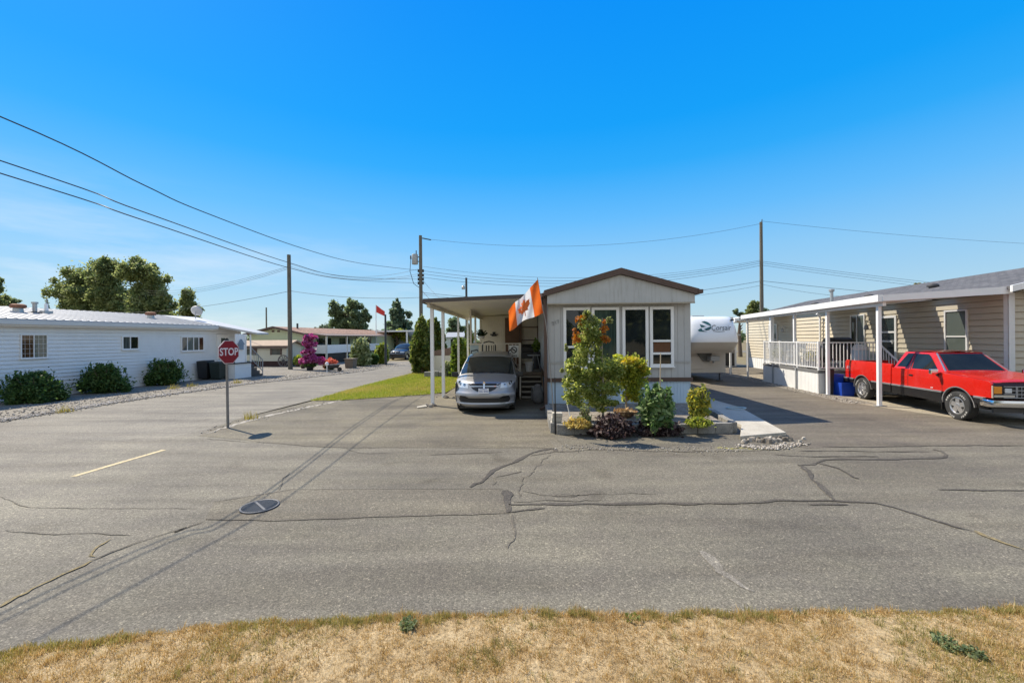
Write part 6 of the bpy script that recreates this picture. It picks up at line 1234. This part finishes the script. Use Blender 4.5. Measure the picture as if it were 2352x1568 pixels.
# round bushes by the white home
def bush(lab, px, by, wpx, top, n, mat, size, group, name='bush', seed=1, depth=.75, blobs=11, tufty=True, z0=0, clusters=None):
    g = G(px, by, z0); y = g[1]; p = at(px, top, y); h = p[2]-z0; w = wpx*y/F/2; R_ = random.Random(seed); t = thing(name, lab, 'bush', (g[0], g[1]+w*depth*.6, z0), 0, group); B = [(0, 0, h*.30, w*.88, w*depth*.88, h*.34), (0, 0, h*.52, w*.62, w*depth*.62, h*.42)]
    for i in range(blobs): a = R_.uniform(0, 6.28); e = R_.uniform(0, 1); q = math.cos(e*1.35); B.append((w*.74*q*math.cos(a), w*depth*.74*q*math.sin(a), h*(.1+.72*e), w*.22, w*.22*depth, h*.18))
    m = MB()
    for i in range(9): a = i*.7; m.tube([(0, 0, 0), (w*.25*math.cos(a), w*.25*math.sin(a), h*.4), (w*.55*math.cos(a), w*.55*math.sin(a), h*.8)], [.02, .014, .006], 5)
    m.build('stems', M_BARK, t); quads('foliage', cloud(B, n, .5), size, mat, t, 1.9, .2)
    if tufty:
        k = R_.randint(30, 40); C = []
        for i in range(k): a = R_.uniform(0, 6.28); e = R_.uniform(.25, 1); q = math.cos((e-.3)*1.4); C += [(w*.8*q*math.cos(a)*(1+.012*j), w*depth*.8*q*math.sin(a), h*(.25+.6*e)+j*.025*h) for j in range(7)]
        quads('foliage', C, size*.9, mat, t, 2.2, 0)
    return t
GB_ = 'round bushes along the white home'
bush('leftmost dark green bush along the white home, cut by the photo edge', 38, 928, 145, 852, 15000, L_BUSH, .055, GB_, seed=1); bush('middle round dark green bush under the small window of the white home', 215, 905, 116, 834, 13000, L_BUSH, .055, GB_, seed=2); bush('right round dark green bush between the small and wide windows', 364, 886, 92, 823, 11000, L_BUSH, .058, GB_, seed=3)
# shrubs by the green home
GS_ = 'shrubs in front of the green home'
L_VAR = leaf('variegated_leaf', [(.09, .13, .04), (.2, .24, .1), (.42, .44, .24), (.12, .17, .05)], .3)
bush('large pale topped shrub beside the porch of the green home', 824, 841, 52, 776, 4200, L_VAR, .16, GS_, seed=4); bush('yellow green shrub left of the dark stubby pole', 874, 836, 36, 787, 2600, L_YG, .15, GS_, seed=5)
bush('dark low shrub between the pale shrub and the yellow green shrub', 852, 838, 34, 812, 1500, L_BUSH, .14, GS_, seed=6); bush('bright green bush behind the silver van, left of the porch', 1056, 868, 46, 772, 3800, leaf('bright_leaf', [(.06, .1, .02), (.13, .19, .03), (.26, .33, .06)], .35), .17, 'shrubs by the van', seed=7)
bush('pale wispy shrub on the stone edging behind the carport post', 1030, 866, 40, 828, 900, leaf('wispy_leaf', [(.2, .24, .1), (.32, .34, .18)], .35), .1, 'shrubs by the van', seed=8)
# ---- garden bed in front of the middle home
bed = thing('garden_bed', 'raised garden bed with low grey block edging in front of the middle home', 'garden bed', WM(2.8, 11.2), AM); off = (2.8, 11.2, 0)
m = MB(off); m.add([(x, y, .20) for x, y in ((.75, 9.75), (4.75, 9.85), (5.1, 12.95), (.8, 12.95))], [(0, 1, 2, 3)]); m.build('soil', M_BED, bed, fix=False)
M_BLOCK = soil('block_edging', [(.3, (.17, .165, .155)), (.5, (.25, .24, .22)), (.7, (.31, .295, .27))], 4, 60, .4)
def edging(pts, n):
    for i in range(n):
        a = np.array(pts[0])+(np.array(pts[1])-np.array(pts[0]))*i/n; b = np.array(pts[0])+(np.array(pts[1])-np.array(pts[0]))*(i+1)/n; m = MB(off); j = random.uniform(-.012, .012); d = (b-a)/np.linalg.norm(b-a); nn = np.array([-d[1], d[0]])*.07
        a2, b2 = a+d*.004, b-d*.004; h = .235+random.uniform(-.012, .012); m.hexa([(*(a2-nn+j), 0), (*(b2-nn+j), 0), (*(b2+nn+j), 0), (*(a2+nn+j), 0)], [(*(a2-nn+j), h), (*(b2-nn+j), h), (*(b2+nn+j), h), (*(a2+nn+j), h)]); m.build('edging_block', M_BLOCK, bed, bevel=.012)
edging([(.78, 9.68), (4.85, 9.78)], 10); edging([(4.92, 9.8), (5.25, 11.6)], 5); edging([(.70, 9.78), (.74, 12.6)], 8)
x = thing('block_stack', 'short stack of pale concrete blocks at the left front corner of the garden bed', 'blocks', WM(.80, 9.92), AM)
for i in range(4): m = MB(); r = random.uniform(-.02, .02); m.box(-.12+r, -.1, i*.105+.05 if i else .0, .12+r, .12, (i+1)*.105+.045); m.build('block', M_CONC, x, bevel=.01)
GD = 'plants in the garden bed'
def gtree(lab, px, by, y, stem_top, blobs, n, size, mat, extra=(), r=.03, seed=0, sub=.2):
    g = at(px, by, y); X = g[0]; t = thing('small_tree', lab, 'tree', (X, y, sub), 0, GD); zt_ = at(px, stem_top, y)[2]-sub
    R_ = random.Random(seed); m = MB(); m.tube([(0, 0, -.05), (.01, 0, zt_*.35), (-.01, .01, zt_*.7), (0, 0, zt_)], [r, r*.85, r*.6, r*.2], 8)
    B = [(at(a, b, y)[0]-X, dy, at(a, b, y)[2]-sub, rx*y/F, rx*y/F*.85, ry*y/F) for a, b, rx, ry, dy in blobs]
    for b in B:
        z = min(zt_*.9, max(zt_*.25, b[2]*.7)); m.tube([(0, 0, z), (b[0]*.5, b[1]*.5, (z+b[2])/2), b[:3]], [r*.4, r*.25, r*.1], 5)
    m.build('trunk', M_BARKP, t, smooth=60); quads('crown', cloud(lumpy(B, 8, seed, .5), n, .25), size, mat, t, 1.55, .1)
    for nm, bl, k, mt in extra:
        Q = [(at(a, b, y)[0]-X, dy, at(a, b, y)[2]-sub, rx*y/F, rx*y/F*.8, ry*y/F) for a, b, rx, ry, dy in bl]; quads(nm, cloud(lumpy(Q, 3, seed), k, .2), size, mt, t, 1.55, .1)
    return t
L_PEAR = leaf('pear_leaf', [(.08, .12, .03), (.16, .205, .05), (.27, .3, .08), (.42, .43, .17), (.21, .25, .06)], .6); L_ORG = leaf('orange_leaf', [(.34, .1, .02), (.5, .17, .035), (.3, .14, .03), (.42, .24, .05)], .35); L_PALE = leaf('pale_shoot_leaf', [(.18, .22, .09), (.28, .3, .14), (.22, .24, .08)], .4)
L_AUT = leaf('autumn_leaf', [(.2, .22, .04), (.36, .34, .05), (.55, .45, .06), (.66, .47, .07), (.28, .29, .06)], .45)
gtree('tall slender tree with orange leaves before the left window of the middle home', 1385, 966, 10.35, 730, [(1352, 745, 26, 26, 0), (1350, 770, 32, 30, 0), (1345, 800, 38, 34, .05), (1370, 770, 20, 34, .1), (1330, 830, 34, 22, -.1), (1385, 840, 44, 34, 0), (1345, 868, 42, 30, -.05), (1335, 905, 40, 26, -.1), (1395, 890, 50, 34, .1), (1305, 878, 18, 16, 0), (1370, 925, 44, 18, 0), (1320, 860, 28, 24, .1), (1420, 850, 30, 30, .15), (1310, 915, 22, 18, 0)], 10500, .046, L_PEAR,
      [('orange_leaves', [(1333, 735, 13, 17, -.05), (1320, 775, 12, 20, -.1), (1386, 754, 12, 17, -.1), (1345, 760, 14, 16, 0), (1385, 778, 13, 15, -.15)], 520, L_ORG), ('pale_leaves', [(1347, 722, 8, 16, 0), (1355, 735, 13, 16, -.05), (1300, 800, 7, 10, 0), (1290, 850, 6, 8, 0), (1398, 735, 8, 10, 0)], 520, L_PALE)], .032, 5)
gtree('small round yellow green tree with a pale trunk, right of the tall tree', 1438, 958, 10.85, 830, [(1440, 838, 40, 28, 0), (1415, 850, 26, 26, -.1), (1465, 850, 26, 30, -.05), (1445, 875, 42, 30, 0), (1450, 905, 30, 18, 0)], 6000, .05, leaf('yellowing_leaf', [(.13, .17, .04), (.24, .28, .05), (.38, .40, .07), (.5, .49, .10)], .6),
      [('yellow_leaves', [(1470, 840, 18, 18, -.2), (1440, 826, 26, 12, -.2), (1420, 838, 14, 12, -.25)], 420, L_AUT)], .03, 6)
x = thing('coir_basket', 'shallow brown coir basket at the foot of the yellow green tree', 'basket', (*at(1436, 776, 10.6)[:2], .2)); m = MB(); m.lathe([(0, 0), (.14, .02), (.26, .1), (.3, .17), (.26, .17), (.2, .1), (0, .09)], n=18); m.build('bowl', paint('coir', (.22, .12, .06), .95, 0, .4, 14, bmp=.8, bscale=50), x, smooth=60)
quads('straw', cloud([(0, 0, .14, .3, .3, .05)], 240), .05, leaf('straw_bits', [(.4, .25, .12), (.5, .36, .2)], .1), x, 3)
bush('round green shrub with large leaves left of the bamboo stake, right half of the bed', 1514, 985, 92, 884, 2900, leaf('mid_green_leaf', [(.05, .10, .035), (.10, .17, .055), (.17, .26, .09), (.34, .42, .19), (.08, .13, .06)], .5), .07, GD, 'shrub', seed=11, z0=.2)
bush('slim yellow leaved shrub at the right end of the garden bed', 1611, 968, 58, 884, 1500, leaf('slim_shrub_leaf', [(.09, .13, .04), (.2, .24, .05), (.36, .36, .07), (.52, .44, .09), (.14, .17, .05)], .45), .052, GD, 'shrub', seed=12, z0=.2)
L_PUR = leaf('purple_leaf', [(.02, .013, .014), (.045, .027, .028), (.085, .05, .048), (.2, .15, .13)], .2)
bush('left mound of dark purple ground plant spilling over the bed edging', 1412, 1008, 122, 952, 5000, L_PUR, .05, GD, 'ground_plant', seed=13, tufty=False, z0=0); bush('right mound of dark purple ground plant below the green shrub', 1520, 1003, 138, 962, 5200, L_PUR, .05, GD, 'ground_plant', seed=14, tufty=False, z0=0)
L_STR = leaf('yellow_grass_leaf', [(.45, .32, .09), (.55, .42, .14), (.3, .26, .08)], .3)
bush('dry yellow plants at the left end of the garden bed', 1330, 984, 78, 962, 800, L_STR, .05, GD, 'ground_plant', seed=15, tufty=False, z0=.2); bush('low yellow green plants at the foot of the slim yellow shrub', 1612, 982, 74, 960, 900, L_YG, .05, GD, 'ground_plant', seed=16, tufty=False, z0=.2)
bush('thin weedy plant beside the black stake in the bed', 1345, 980, 40, 930, 260, L_PALE, .045, GD, 'ground_plant', seed=17, tufty=False, z0=.2)
# concrete path with broken end
pp = [SM(*p) for p in [(1640, 944), (1700, 941), (1806, 1001), (1700, 1010), (1686, 985)]]
t = thing('concrete_path', 'pale concrete path slab along the right side of the middle home with a broken end', 'path', WM(6, 11), AM); m = MB((6, 11, 0)); m.prism([(5.35, 18), (6.3, 18)]+[pp[1], pp[2], pp[3]]+[(5.35, 10.3)], 'z', .0, .085); m.build('slab', M_CONC, t, bevel=.01)
c = G(1772, 1016); x = rockpile('rubble', 'heap of broken concrete rubble at the end of the concrete path', (c[0]-.1, c[1]+.05, .006), 60, .27, .085, .03, .09, 9, .8, 'rubble')
stones('loose_chippings', [G(*p) for p in [(1700, 1026), (1770, 1030), (1845, 1020)]], 400, .08, .015, .045, M_STONE)
x = thing('hose', 'pale blue coiled hose lying on the path near the house corner', 'hose', (*at(1690, 776, 12.4)[:2], .1)); m = MB(); m.tube([(.3*math.cos(a)*(1-.02*a), .18*math.sin(a), .01) for a in np.linspace(0, 14, 60)], .014, 6); m.build('coil', paint('hose_blue', (.35, .48, .55), .5), x, smooth=60)
# ---------------------------------------------------------------- green home and neighbours down the side road
GV = 38.0; vv = GV
gx = rot2(*at(697, 776, 38)[:2], -AS)      # right front corner on the street grid
U0, V0 = gx[0], gx[1]
off = (U0, V0, 0); t = thing('mobile_home', 'pale green home with brown shingle roof beyond the gravel yard', 'mobile home', WS(U0, V0), AS)
M_GRN = paint('green_siding', (.47, .54, .36), .6, 0, .04, .6); k = V0
zc = lambda py: H+(780-py)/F*38.6
m = MB(off); siding(m, (U0-5.5, V0), (U0, V0), 0, 2.75, .2, (0, -1), .015); siding(m, (U0, V0), (U0, V0+22), 0, 2.75, .2, (1, 0), .015); m.box(U0-5.5, V0+.035, 0, U0-.035, V0+22, 2.75); m.prism([(U0-10, 3.2), (U0, 3.2), (U0-1.2, 3.05+.0), (U0-1.2, 3.2)], 'y', V0, V0+.01) if 0 else None
m.build('wall', M_GRN, t)
ua = U0-1.75; m = MB(off); m.prism([(U0-6.0, 2.9), (U0+.1, 2.75), (ua, 3.42)], 'y', V0+.03, V0+.1) if 0 else None
apx = rot2(*at(632, 776, 38.3)[:2], -AS)[0]; zA, zR, zL = zc(752), zc(771), zc(764)
ridge_u = U0-2.75; eave_u = U0+.3; lft_u = U0-5.8
m = MB(off); m.prism([(lft_u+.2, 2.75), (eave_u-.2, 2.75), (ridge_u, 3.36)], 'y', V0-.02, V0+.03); m.build('gable', M_GRN, t)
m = MB(off)
for a, b, za, zb_ in ((ridge_u, eave_u, 3.4, 2.75), (ridge_u, lft_u, 3.4, 2.75)): m.hexa([(a, V0-.4, za), (b, V0-.4, zb_), (b, V0+22.3, zb_), (a, V0+22.3, za)], [(a, V0-.4, za+.1), (b, V0-.4, zb_+.1), (b, V0+22.3, zb_+.1), (a, V0+22.3, za+.1)])
rf = m.build('roof', M_BSHING, t)
m = MB(off); m.prism([(lft_u, 2.70), (lft_u, 2.86), (ridge_u, 3.52), (eave_u, 2.86), (eave_u, 2.70), (ridge_u, 3.34)], 'y', V0-.46, V0-.41); m.build('fascia', M_BROWN, t)
m = MB(off); m.box(U0-3.15, V0-.05, 2.98, U0-2.9, V0-.021, 3.15); m.box(U0-2.6, V0-.05, 2.98, U0-2.35, V0-.021, 3.15); m.build('gable_vent', M_BROWN, t)
m = MB(off); m.cyl((U0-2.0, V0+2, 3.2), (U0-2.0, V0+2, 3.85), .09, .09, 8); m.build('flue', M_DARK, rf)
# porch along the road side
m = MB(off); m.hexa([(U0+.32, V0+.8, 2.72), (U0+1.75, V0+.8, 2.58), (U0+1.75, V0+14, 2.58), (U0+.32, V0+14, 2.72)], [(U0+.32, V0+.8, 2.82), (U0+1.75, V0+.8, 2.68), (U0+1.75, V0+14, 2.68), (U0+.32, V0+14, 2.82)]); m.build('porch_roof', paint('porch_roof_grey', (.25, .18, .14), .6), t)
m = MB(off); m.box(U0+1.55, V0+1, .95, U0+1.65, V0+13.8, 1.75); m.box(U0+.05, V0+1.0, .95, U0+1.54, V0+1.1, 1.75); m.build('porch_parapet', M_WHITE, t)
m = MB(off); m.box(U0+.03, V0+1.15, .85, U0+1.54, V0+13.8, .95); m.build('porch_floor', M_DARK, t)
m = MB(off); m.box(U0+.025, V0+2.0, 1.0, U0+.06, V0+4.4, 2.4); m.box(U0+.025, V0+6, 1.0, U0+.06, V0+8, 2.4); m.box(U0+.025, V0+9.5, .95, U0+.06, V0+13, 2.5); m.build('porch_window', G_DARK, t)
for v in (1.0, 4.6, 8.2, 13.7): m = MB(off); m.box(U0+1.54, V0+v, 0, U0+1.68, V0+v+.12, 2.58); m.build('porch_post', M_CREAM, t)
m = MB(off); m.box(U0+1.45, V0+1.1, 0, U0+1.54, V0+13.7, .94); m.build('porch_skirting', M_BLACK, t)
# small shed with wagon wheel in front of it
shx = rot2(*at(668, 776, 35.0)[:2], -AS); off = (shx[0], shx[1], 0); SU, SV = shx[0], shx[1]
t = thing('playhouse', 'small cream playhouse with brown shingle roof and dark skirt in front of the green home', 'playhouse', WS(SU, SV), AS)
M_CRM = paint('playhouse_cream', (.56, .54, .44), .6, 0, .05, 1)
m = MB(off); m.box(SU-5.4, SV, .45, SU-.4, SV+2.0, 1.72); m.prism([(SV, 1.72), (SV+2.0, 1.72), (SV+1.0, 2.06)], 'x', SU-.42, SU-.4); m.build('wall', M_CRM, t)
m = MB(off); m.hexa([(SU-5.7, SV-.25, 1.66), (SU-.1, SV-.25, 1.66), (SU-.1, SV+1.0, 2.12), (SU-5.7, SV+1.0, 2.12)], [(SU-5.7, SV-.25, 1.78), (SU-.1, SV-.25, 1.78), (SU-.1, SV+1.0, 2.24), (SU-5.7, SV+1.0, 2.24)]); m.hexa([(SU-5.7, SV+2.25, 1.66), (SU-.1, SV+2.25, 1.66), (SU-.1, SV+1.001, 2.12), (SU-5.7, SV+1.001, 2.12)], [(SU-5.7, SV+2.25, 1.78), (SU-.1, SV+2.25, 1.78), (SU-.1, SV+1.001, 2.24), (SU-5.7, SV+1.001, 2.24)]); m.build('roof', paint('pale_brown_roof', (.34, .25, .18), .8, 0, .15, 3), t)
m = MB(off); m.box(SU-5.72, SV-.27, 1.56, SU-.08, SV-.251, 1.7); m.build('fascia', M_BROWN, t)
m = MB(off); m.box(SU-5.3, SV+.05, .0, SU-.45, SV+1.95, .449); m.build('skirt', paint('dark_red_skirt', (.05, .02, .018), .8), t)
for u in (-1.75,): 
    m = MB(off); m.box(SU+u, SV-.03, 1.0, SU+u+.75, SV-.002, 1.5); w = m.build('window', G_CURT, t)
    for q in (-.16, .77): m = MB(off); m.box(SU+u+q, SV-.04, .98, SU+u+q+.15, SV-.003, 1.52); m.build('shutter', M_BROWN, w)
m = MB(off); m.box(SU-5.0, SV-.03, 1.0, SU-3.6, SV-.002, 1.5); w = m.build('window', G_CURT, t); m = MB(off); m.box(SU-3.55, SV-.04, .95, SU-3.15, SV-.003, 1.55); m.build('shutter', M_BROWN, w)
t = thing('wagon_wheel', 'old spoked wagon wheel leaning by the playhouse corner beside the plain pole', 'wheel', WS(SU-.45, SV-.35, .5), AS)
m = MB(); k = 28; R1, R2 = .5, .42
m.lathe([(R2, -.03), (R1, -.03), (R1, .03), (R2, .03), (R2, -.03)], n=k, axis='y'); m.build('rim', paint('old_wheel_wood', (.16, .14, .13), .9), t); m = MB(); m.cyl((0, -.07, 0), (0, .07, 0), .09, .09, 12); m.build('hub', M_DARK, t)
for i in range(10): a = i*.628; m = MB(); m.bar((.08*math.cos(a), 0, .08*math.sin(a)), (.43*math.cos(a), 0, .43*math.sin(a)), .035); m.build('spoke', paint('old_wheel_wood', (.16, .14, .13), .9), t)
t = thing('garden_rail', 'thin green grey metal rail in front of the small playhouse', 'railing', WS(SU-3.0, SV-1.4), AS); mt = paint('rail_green', (.2, .26, .22), .6)
m = MB(); m.bar((-2.2, 0, 1.05), (1.1, 0, 1.05), .05); m.bar((-2.2, 0, .55), (1.1, 0, .55), .05); m.build('bar', mt, t)
for u in (-2.2, -.5, 1.1): m = MB(); m.bar((u, 0, 0), (u, 0, 1.08), .06); m.build('post', mt, t)
# flowers on the gravel
def potplant(lab, px, by, name='potted_plant', pot=True, blobs=(), n=500, size=.1, mat=None, potr=.25, poth=.35, potm=None, extra=None):
    g = G(px, by); y = g[1]; t = thing(name, lab, 'plant', g, 0)
    if pot: m = MB(); m.lathe([(0, 0), (potr*.7, 0), (potr, poth), (potr*.88, poth), (potr*.8, poth*.85), (0, poth*.85)], n=16); m.build('pot', potm or M_BROWN, t, smooth=40)
    B = [(at(a, b, y)[0]-g[0], 0, at(a, b, y)[2], rx*y/F, rx*y/F*.9, ry*y/F) for a, b, rx, ry in blobs]; m = MB(); m.tube([(0, 0, .02), (0, 0, max(b[2] for b in B))], .03, 6); m.build('stem', M_DARK, t)
    quads('flowers', cloud(lumpy(B, 6, 3), n, .4), size, mat, t, 1.3, .2)
    if extra: quads('foliage', cloud([(at(a, b, y)[0]-g[0], 0, at(a, b, y)[2], rx*y/F, rx*y/F*.9, ry*y/F) for a, b, rx, ry in extra[0]], extra[1], .3), size, extra[2], t, 1.6)
    return t
L_PINK = leaf('magenta_petal', [(.36, .06, .16), (.5, .1, .26), (.3, .05, .2), (.6, .25, .42)], .35)
potplant('tall tower of magenta flowers in a dark pot on the gravel yard', 712, 850, 'flower_tower', True, [(711, 774, 16, 8), (710, 790, 18, 9), (711, 806, 17, 10), (712, 819, 18, 8), (702, 826, 19, 8), (726, 826, 20, 9), (695, 832, 10, 8), (738, 832, 10, 7)], 3800, .13, L_PINK, .3, .5, M_BLACK, ([(712, 838, 16, 6)], 260, L_BUSH))
potplant('bush of coral pink flowers right of the magenta tower', 757, 849, 'flowering_bush', False, [(757, 832, 15, 9), (750, 838, 10, 8), (768, 836, 8, 8)], 1100, .13, leaf('coral_petal', [(.5, .1, .07), (.62, .2, .13), (.7, .3, .2)], .35), extra=([(758, 842, 15, 6)], 260, L_BUSH))
potplant('yellow green spiky plant in a pot between the plain pole and magenta tower', 684, 842, 'potted_plant', True, [(684, 824, 12, 9), (684, 832, 13, 6)], 480, .16, L_YG, .22, .35)
potplant('small pale leafy plant left of the magenta tower pot', 696, 846, 'potted_plant', True, [(697, 838, 8, 6)], 260, .1, L_VAR, .18, .25)
x = thing('planter_box', 'square wooden planter box below the large pale shrub', 'planter', (*G(806, 845)[:2], 0), AS); m = MB(); m.hexa([(-.32, -.3, 0), (.32, -.3, 0), (.32, .3, 0), (-.32, .3, 0)], [(-.36, -.34, .7), (.36, -.34, .7), (.36, .34, .7), (-.36, .34, .7)]); m.build('box', paint('planter_wood', (.16, .13, .10), .85), x, bevel=.03); m = MB(); m.box(-.4, -.38, .701, .4, .38, .76); m.build('rim', M_WOOD, x)
x = thing('wheelbarrow', 'small dark wheeled barrow on gravel below the coral flowers', 'barrow', (*G(766, 853)[:2], 0), 20); m = MB(); m.hexa([(-.3, -.2, .25), (.3, -.2, .25), (.3, .2, .25), (-.3, .2, .25)], [(-.45, -.3, .5), (.45, -.3, .5), (.45, .3, .5), (-.45, .3, .5)]); m.build('tray', M_DARK, x); m = MB(); m.cyl((.4, -.04, .15), (.4, .04, .15), .15, .15, 12); m.build('wheel', M_BLACK, x); m = MB(); [m.bar((-.8, s*.2, .5), (.4, s*.1, .2), .04) for s in (-1, 1)]; m.build('handle', M_WOOD, x)
g = G(751, 857); x = thing('garden_ornament', 'small pale garden ornament on a stick in front of the coral flowers', 'ornament', g); m = MB(); m.cyl((0, 0, 0), (0, 0, .55), .03, .03, 8); m.build('stick', M_WTRIM, x); m = MB(); m.lathe([(0, .5), (.1, .55), (.12, .65), (.06, .75), (0, .77)], n=12); m.build('head', M_WTRIM, x, smooth=40)
# far carport with pale trailer behind, other far homes
fx = at(925, 776, 56); t = thing('travel_trailer', 'pale trailer front under a flat canopy far down the road', 'trailer', (fx[0], 58, 0), -8)
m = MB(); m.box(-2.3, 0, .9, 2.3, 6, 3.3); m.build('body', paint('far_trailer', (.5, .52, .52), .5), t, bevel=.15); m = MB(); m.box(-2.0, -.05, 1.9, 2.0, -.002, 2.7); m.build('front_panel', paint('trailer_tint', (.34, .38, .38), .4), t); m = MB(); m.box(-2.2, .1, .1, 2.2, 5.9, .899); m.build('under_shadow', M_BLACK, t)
t = thing('carport', 'flat white canopy with two posts far down the road over the pale trailer', 'carport', (fx[0], 55, 0), -8); m = MB(); m.box(-3.2, -1, 3.2, 3.0, 2.6, 3.4); m.build('roof_panels', M_WHITE, t)
for u in (-2.9, 1.2): m = MB(); m.box(u-.09, -.9, 0, u+.09, -.72, 3.199); m.build('post', M_WTRIM, t)
def far_home(lab, px0, px1, y, top, wallm, roofm, eave, win=True, deep=8):
    a, b = at(px0, 776, y)[0], at(px1, 776, y)[0]; z1 = at(px0, eave, y)[2]; z2 = at(px0, top, y)[2]; t = thing('mobile_home', lab, 'mobile home', ((a+b)/2, y, 0)); w = (b-a)/2
    m = MB(); m.box(-w, 0, 0, w, deep, z1); m.build('wall', wallm, t); m = MB(); m.prism([(-.3, z1), (deep+.3, z1), (deep/2, z2)], 'x', -w-.3, w+.3); m.build('roof', roofm, t)
    if win:
        for f in (-.5, .2): m = MB(); m.box(f*w, -.04, 1.3, f*w+1.0, -.002, 2.2); m.build('window', G_DARK, t)
    return t
far_home('far grey white home end seen left of the far canopy', 838, 885, 60, 766, paint('far_white', (.55, .57, .58), .6), M_METROOF, 773)
far_home('small pale green far home behind the cedars, seen between the carport posts', 1022, 1075, 44, 762, paint('pale_teal', (.45, .54, .53), .6), M_GREY, 774)
far_home('far low home between the cedar and the far canopy', 930, 975, 75, 768, paint('far_beige', (.5, .47, .4), .6), M_GREY, 774)
x = thing('fence_panel', 'cream lattice fence panel behind the carport posts beside the cedars', 'fence', G(1021, 857), 4); m = MB(); m.box(-.75, 0, 0, .8, .05, 1.15); m.build('panel', M_CREAM, x); m = MB(); m.box(-.83, -.05, 0, -.751, .08, 1.5); m.build('post', M_WTRIM, x); m = MB(); m.hexa([(-.75, -.01, 1.16), (.8, -.01, 1.16), (.8, .06, 1.16), (-.75, .06, 1.16)], [(-.75, -.01, 1.45), (.8, -.01, 1.75), (.8, .06, 1.75), (-.75, .06, 1.45)]); m.build('brown_top', paint('brown_lattice', (.2, .13, .1), .8), x)
x = thing('stone_edging', 'low grey stone wall edging the lawn behind the carport posts', 'wall', G(1022, 866), 6)
for i in range(6): m = MB(); m.box(-1.2+i*.42, 0, 0, -.79+i*.42, .3, .32+.03*(i % 2)); m.build('stone', M_BLOCK, x, bevel=.03)
# tall trees across the street behind the photographer, seen only as reflections in the windows
P = [(-14+i*4.2+random.uniform(-1, 1), -24+random.uniform(-2, 2), random.uniform(3.0, 4.5), 2.8, 2.2, random.uniform(3.2, 4.6)) for i in range(9)]
tag(quads('tree_row', cloud(lumpy(P, 5, 2), 16000, .3), .5, L_POP), kind='stuff')
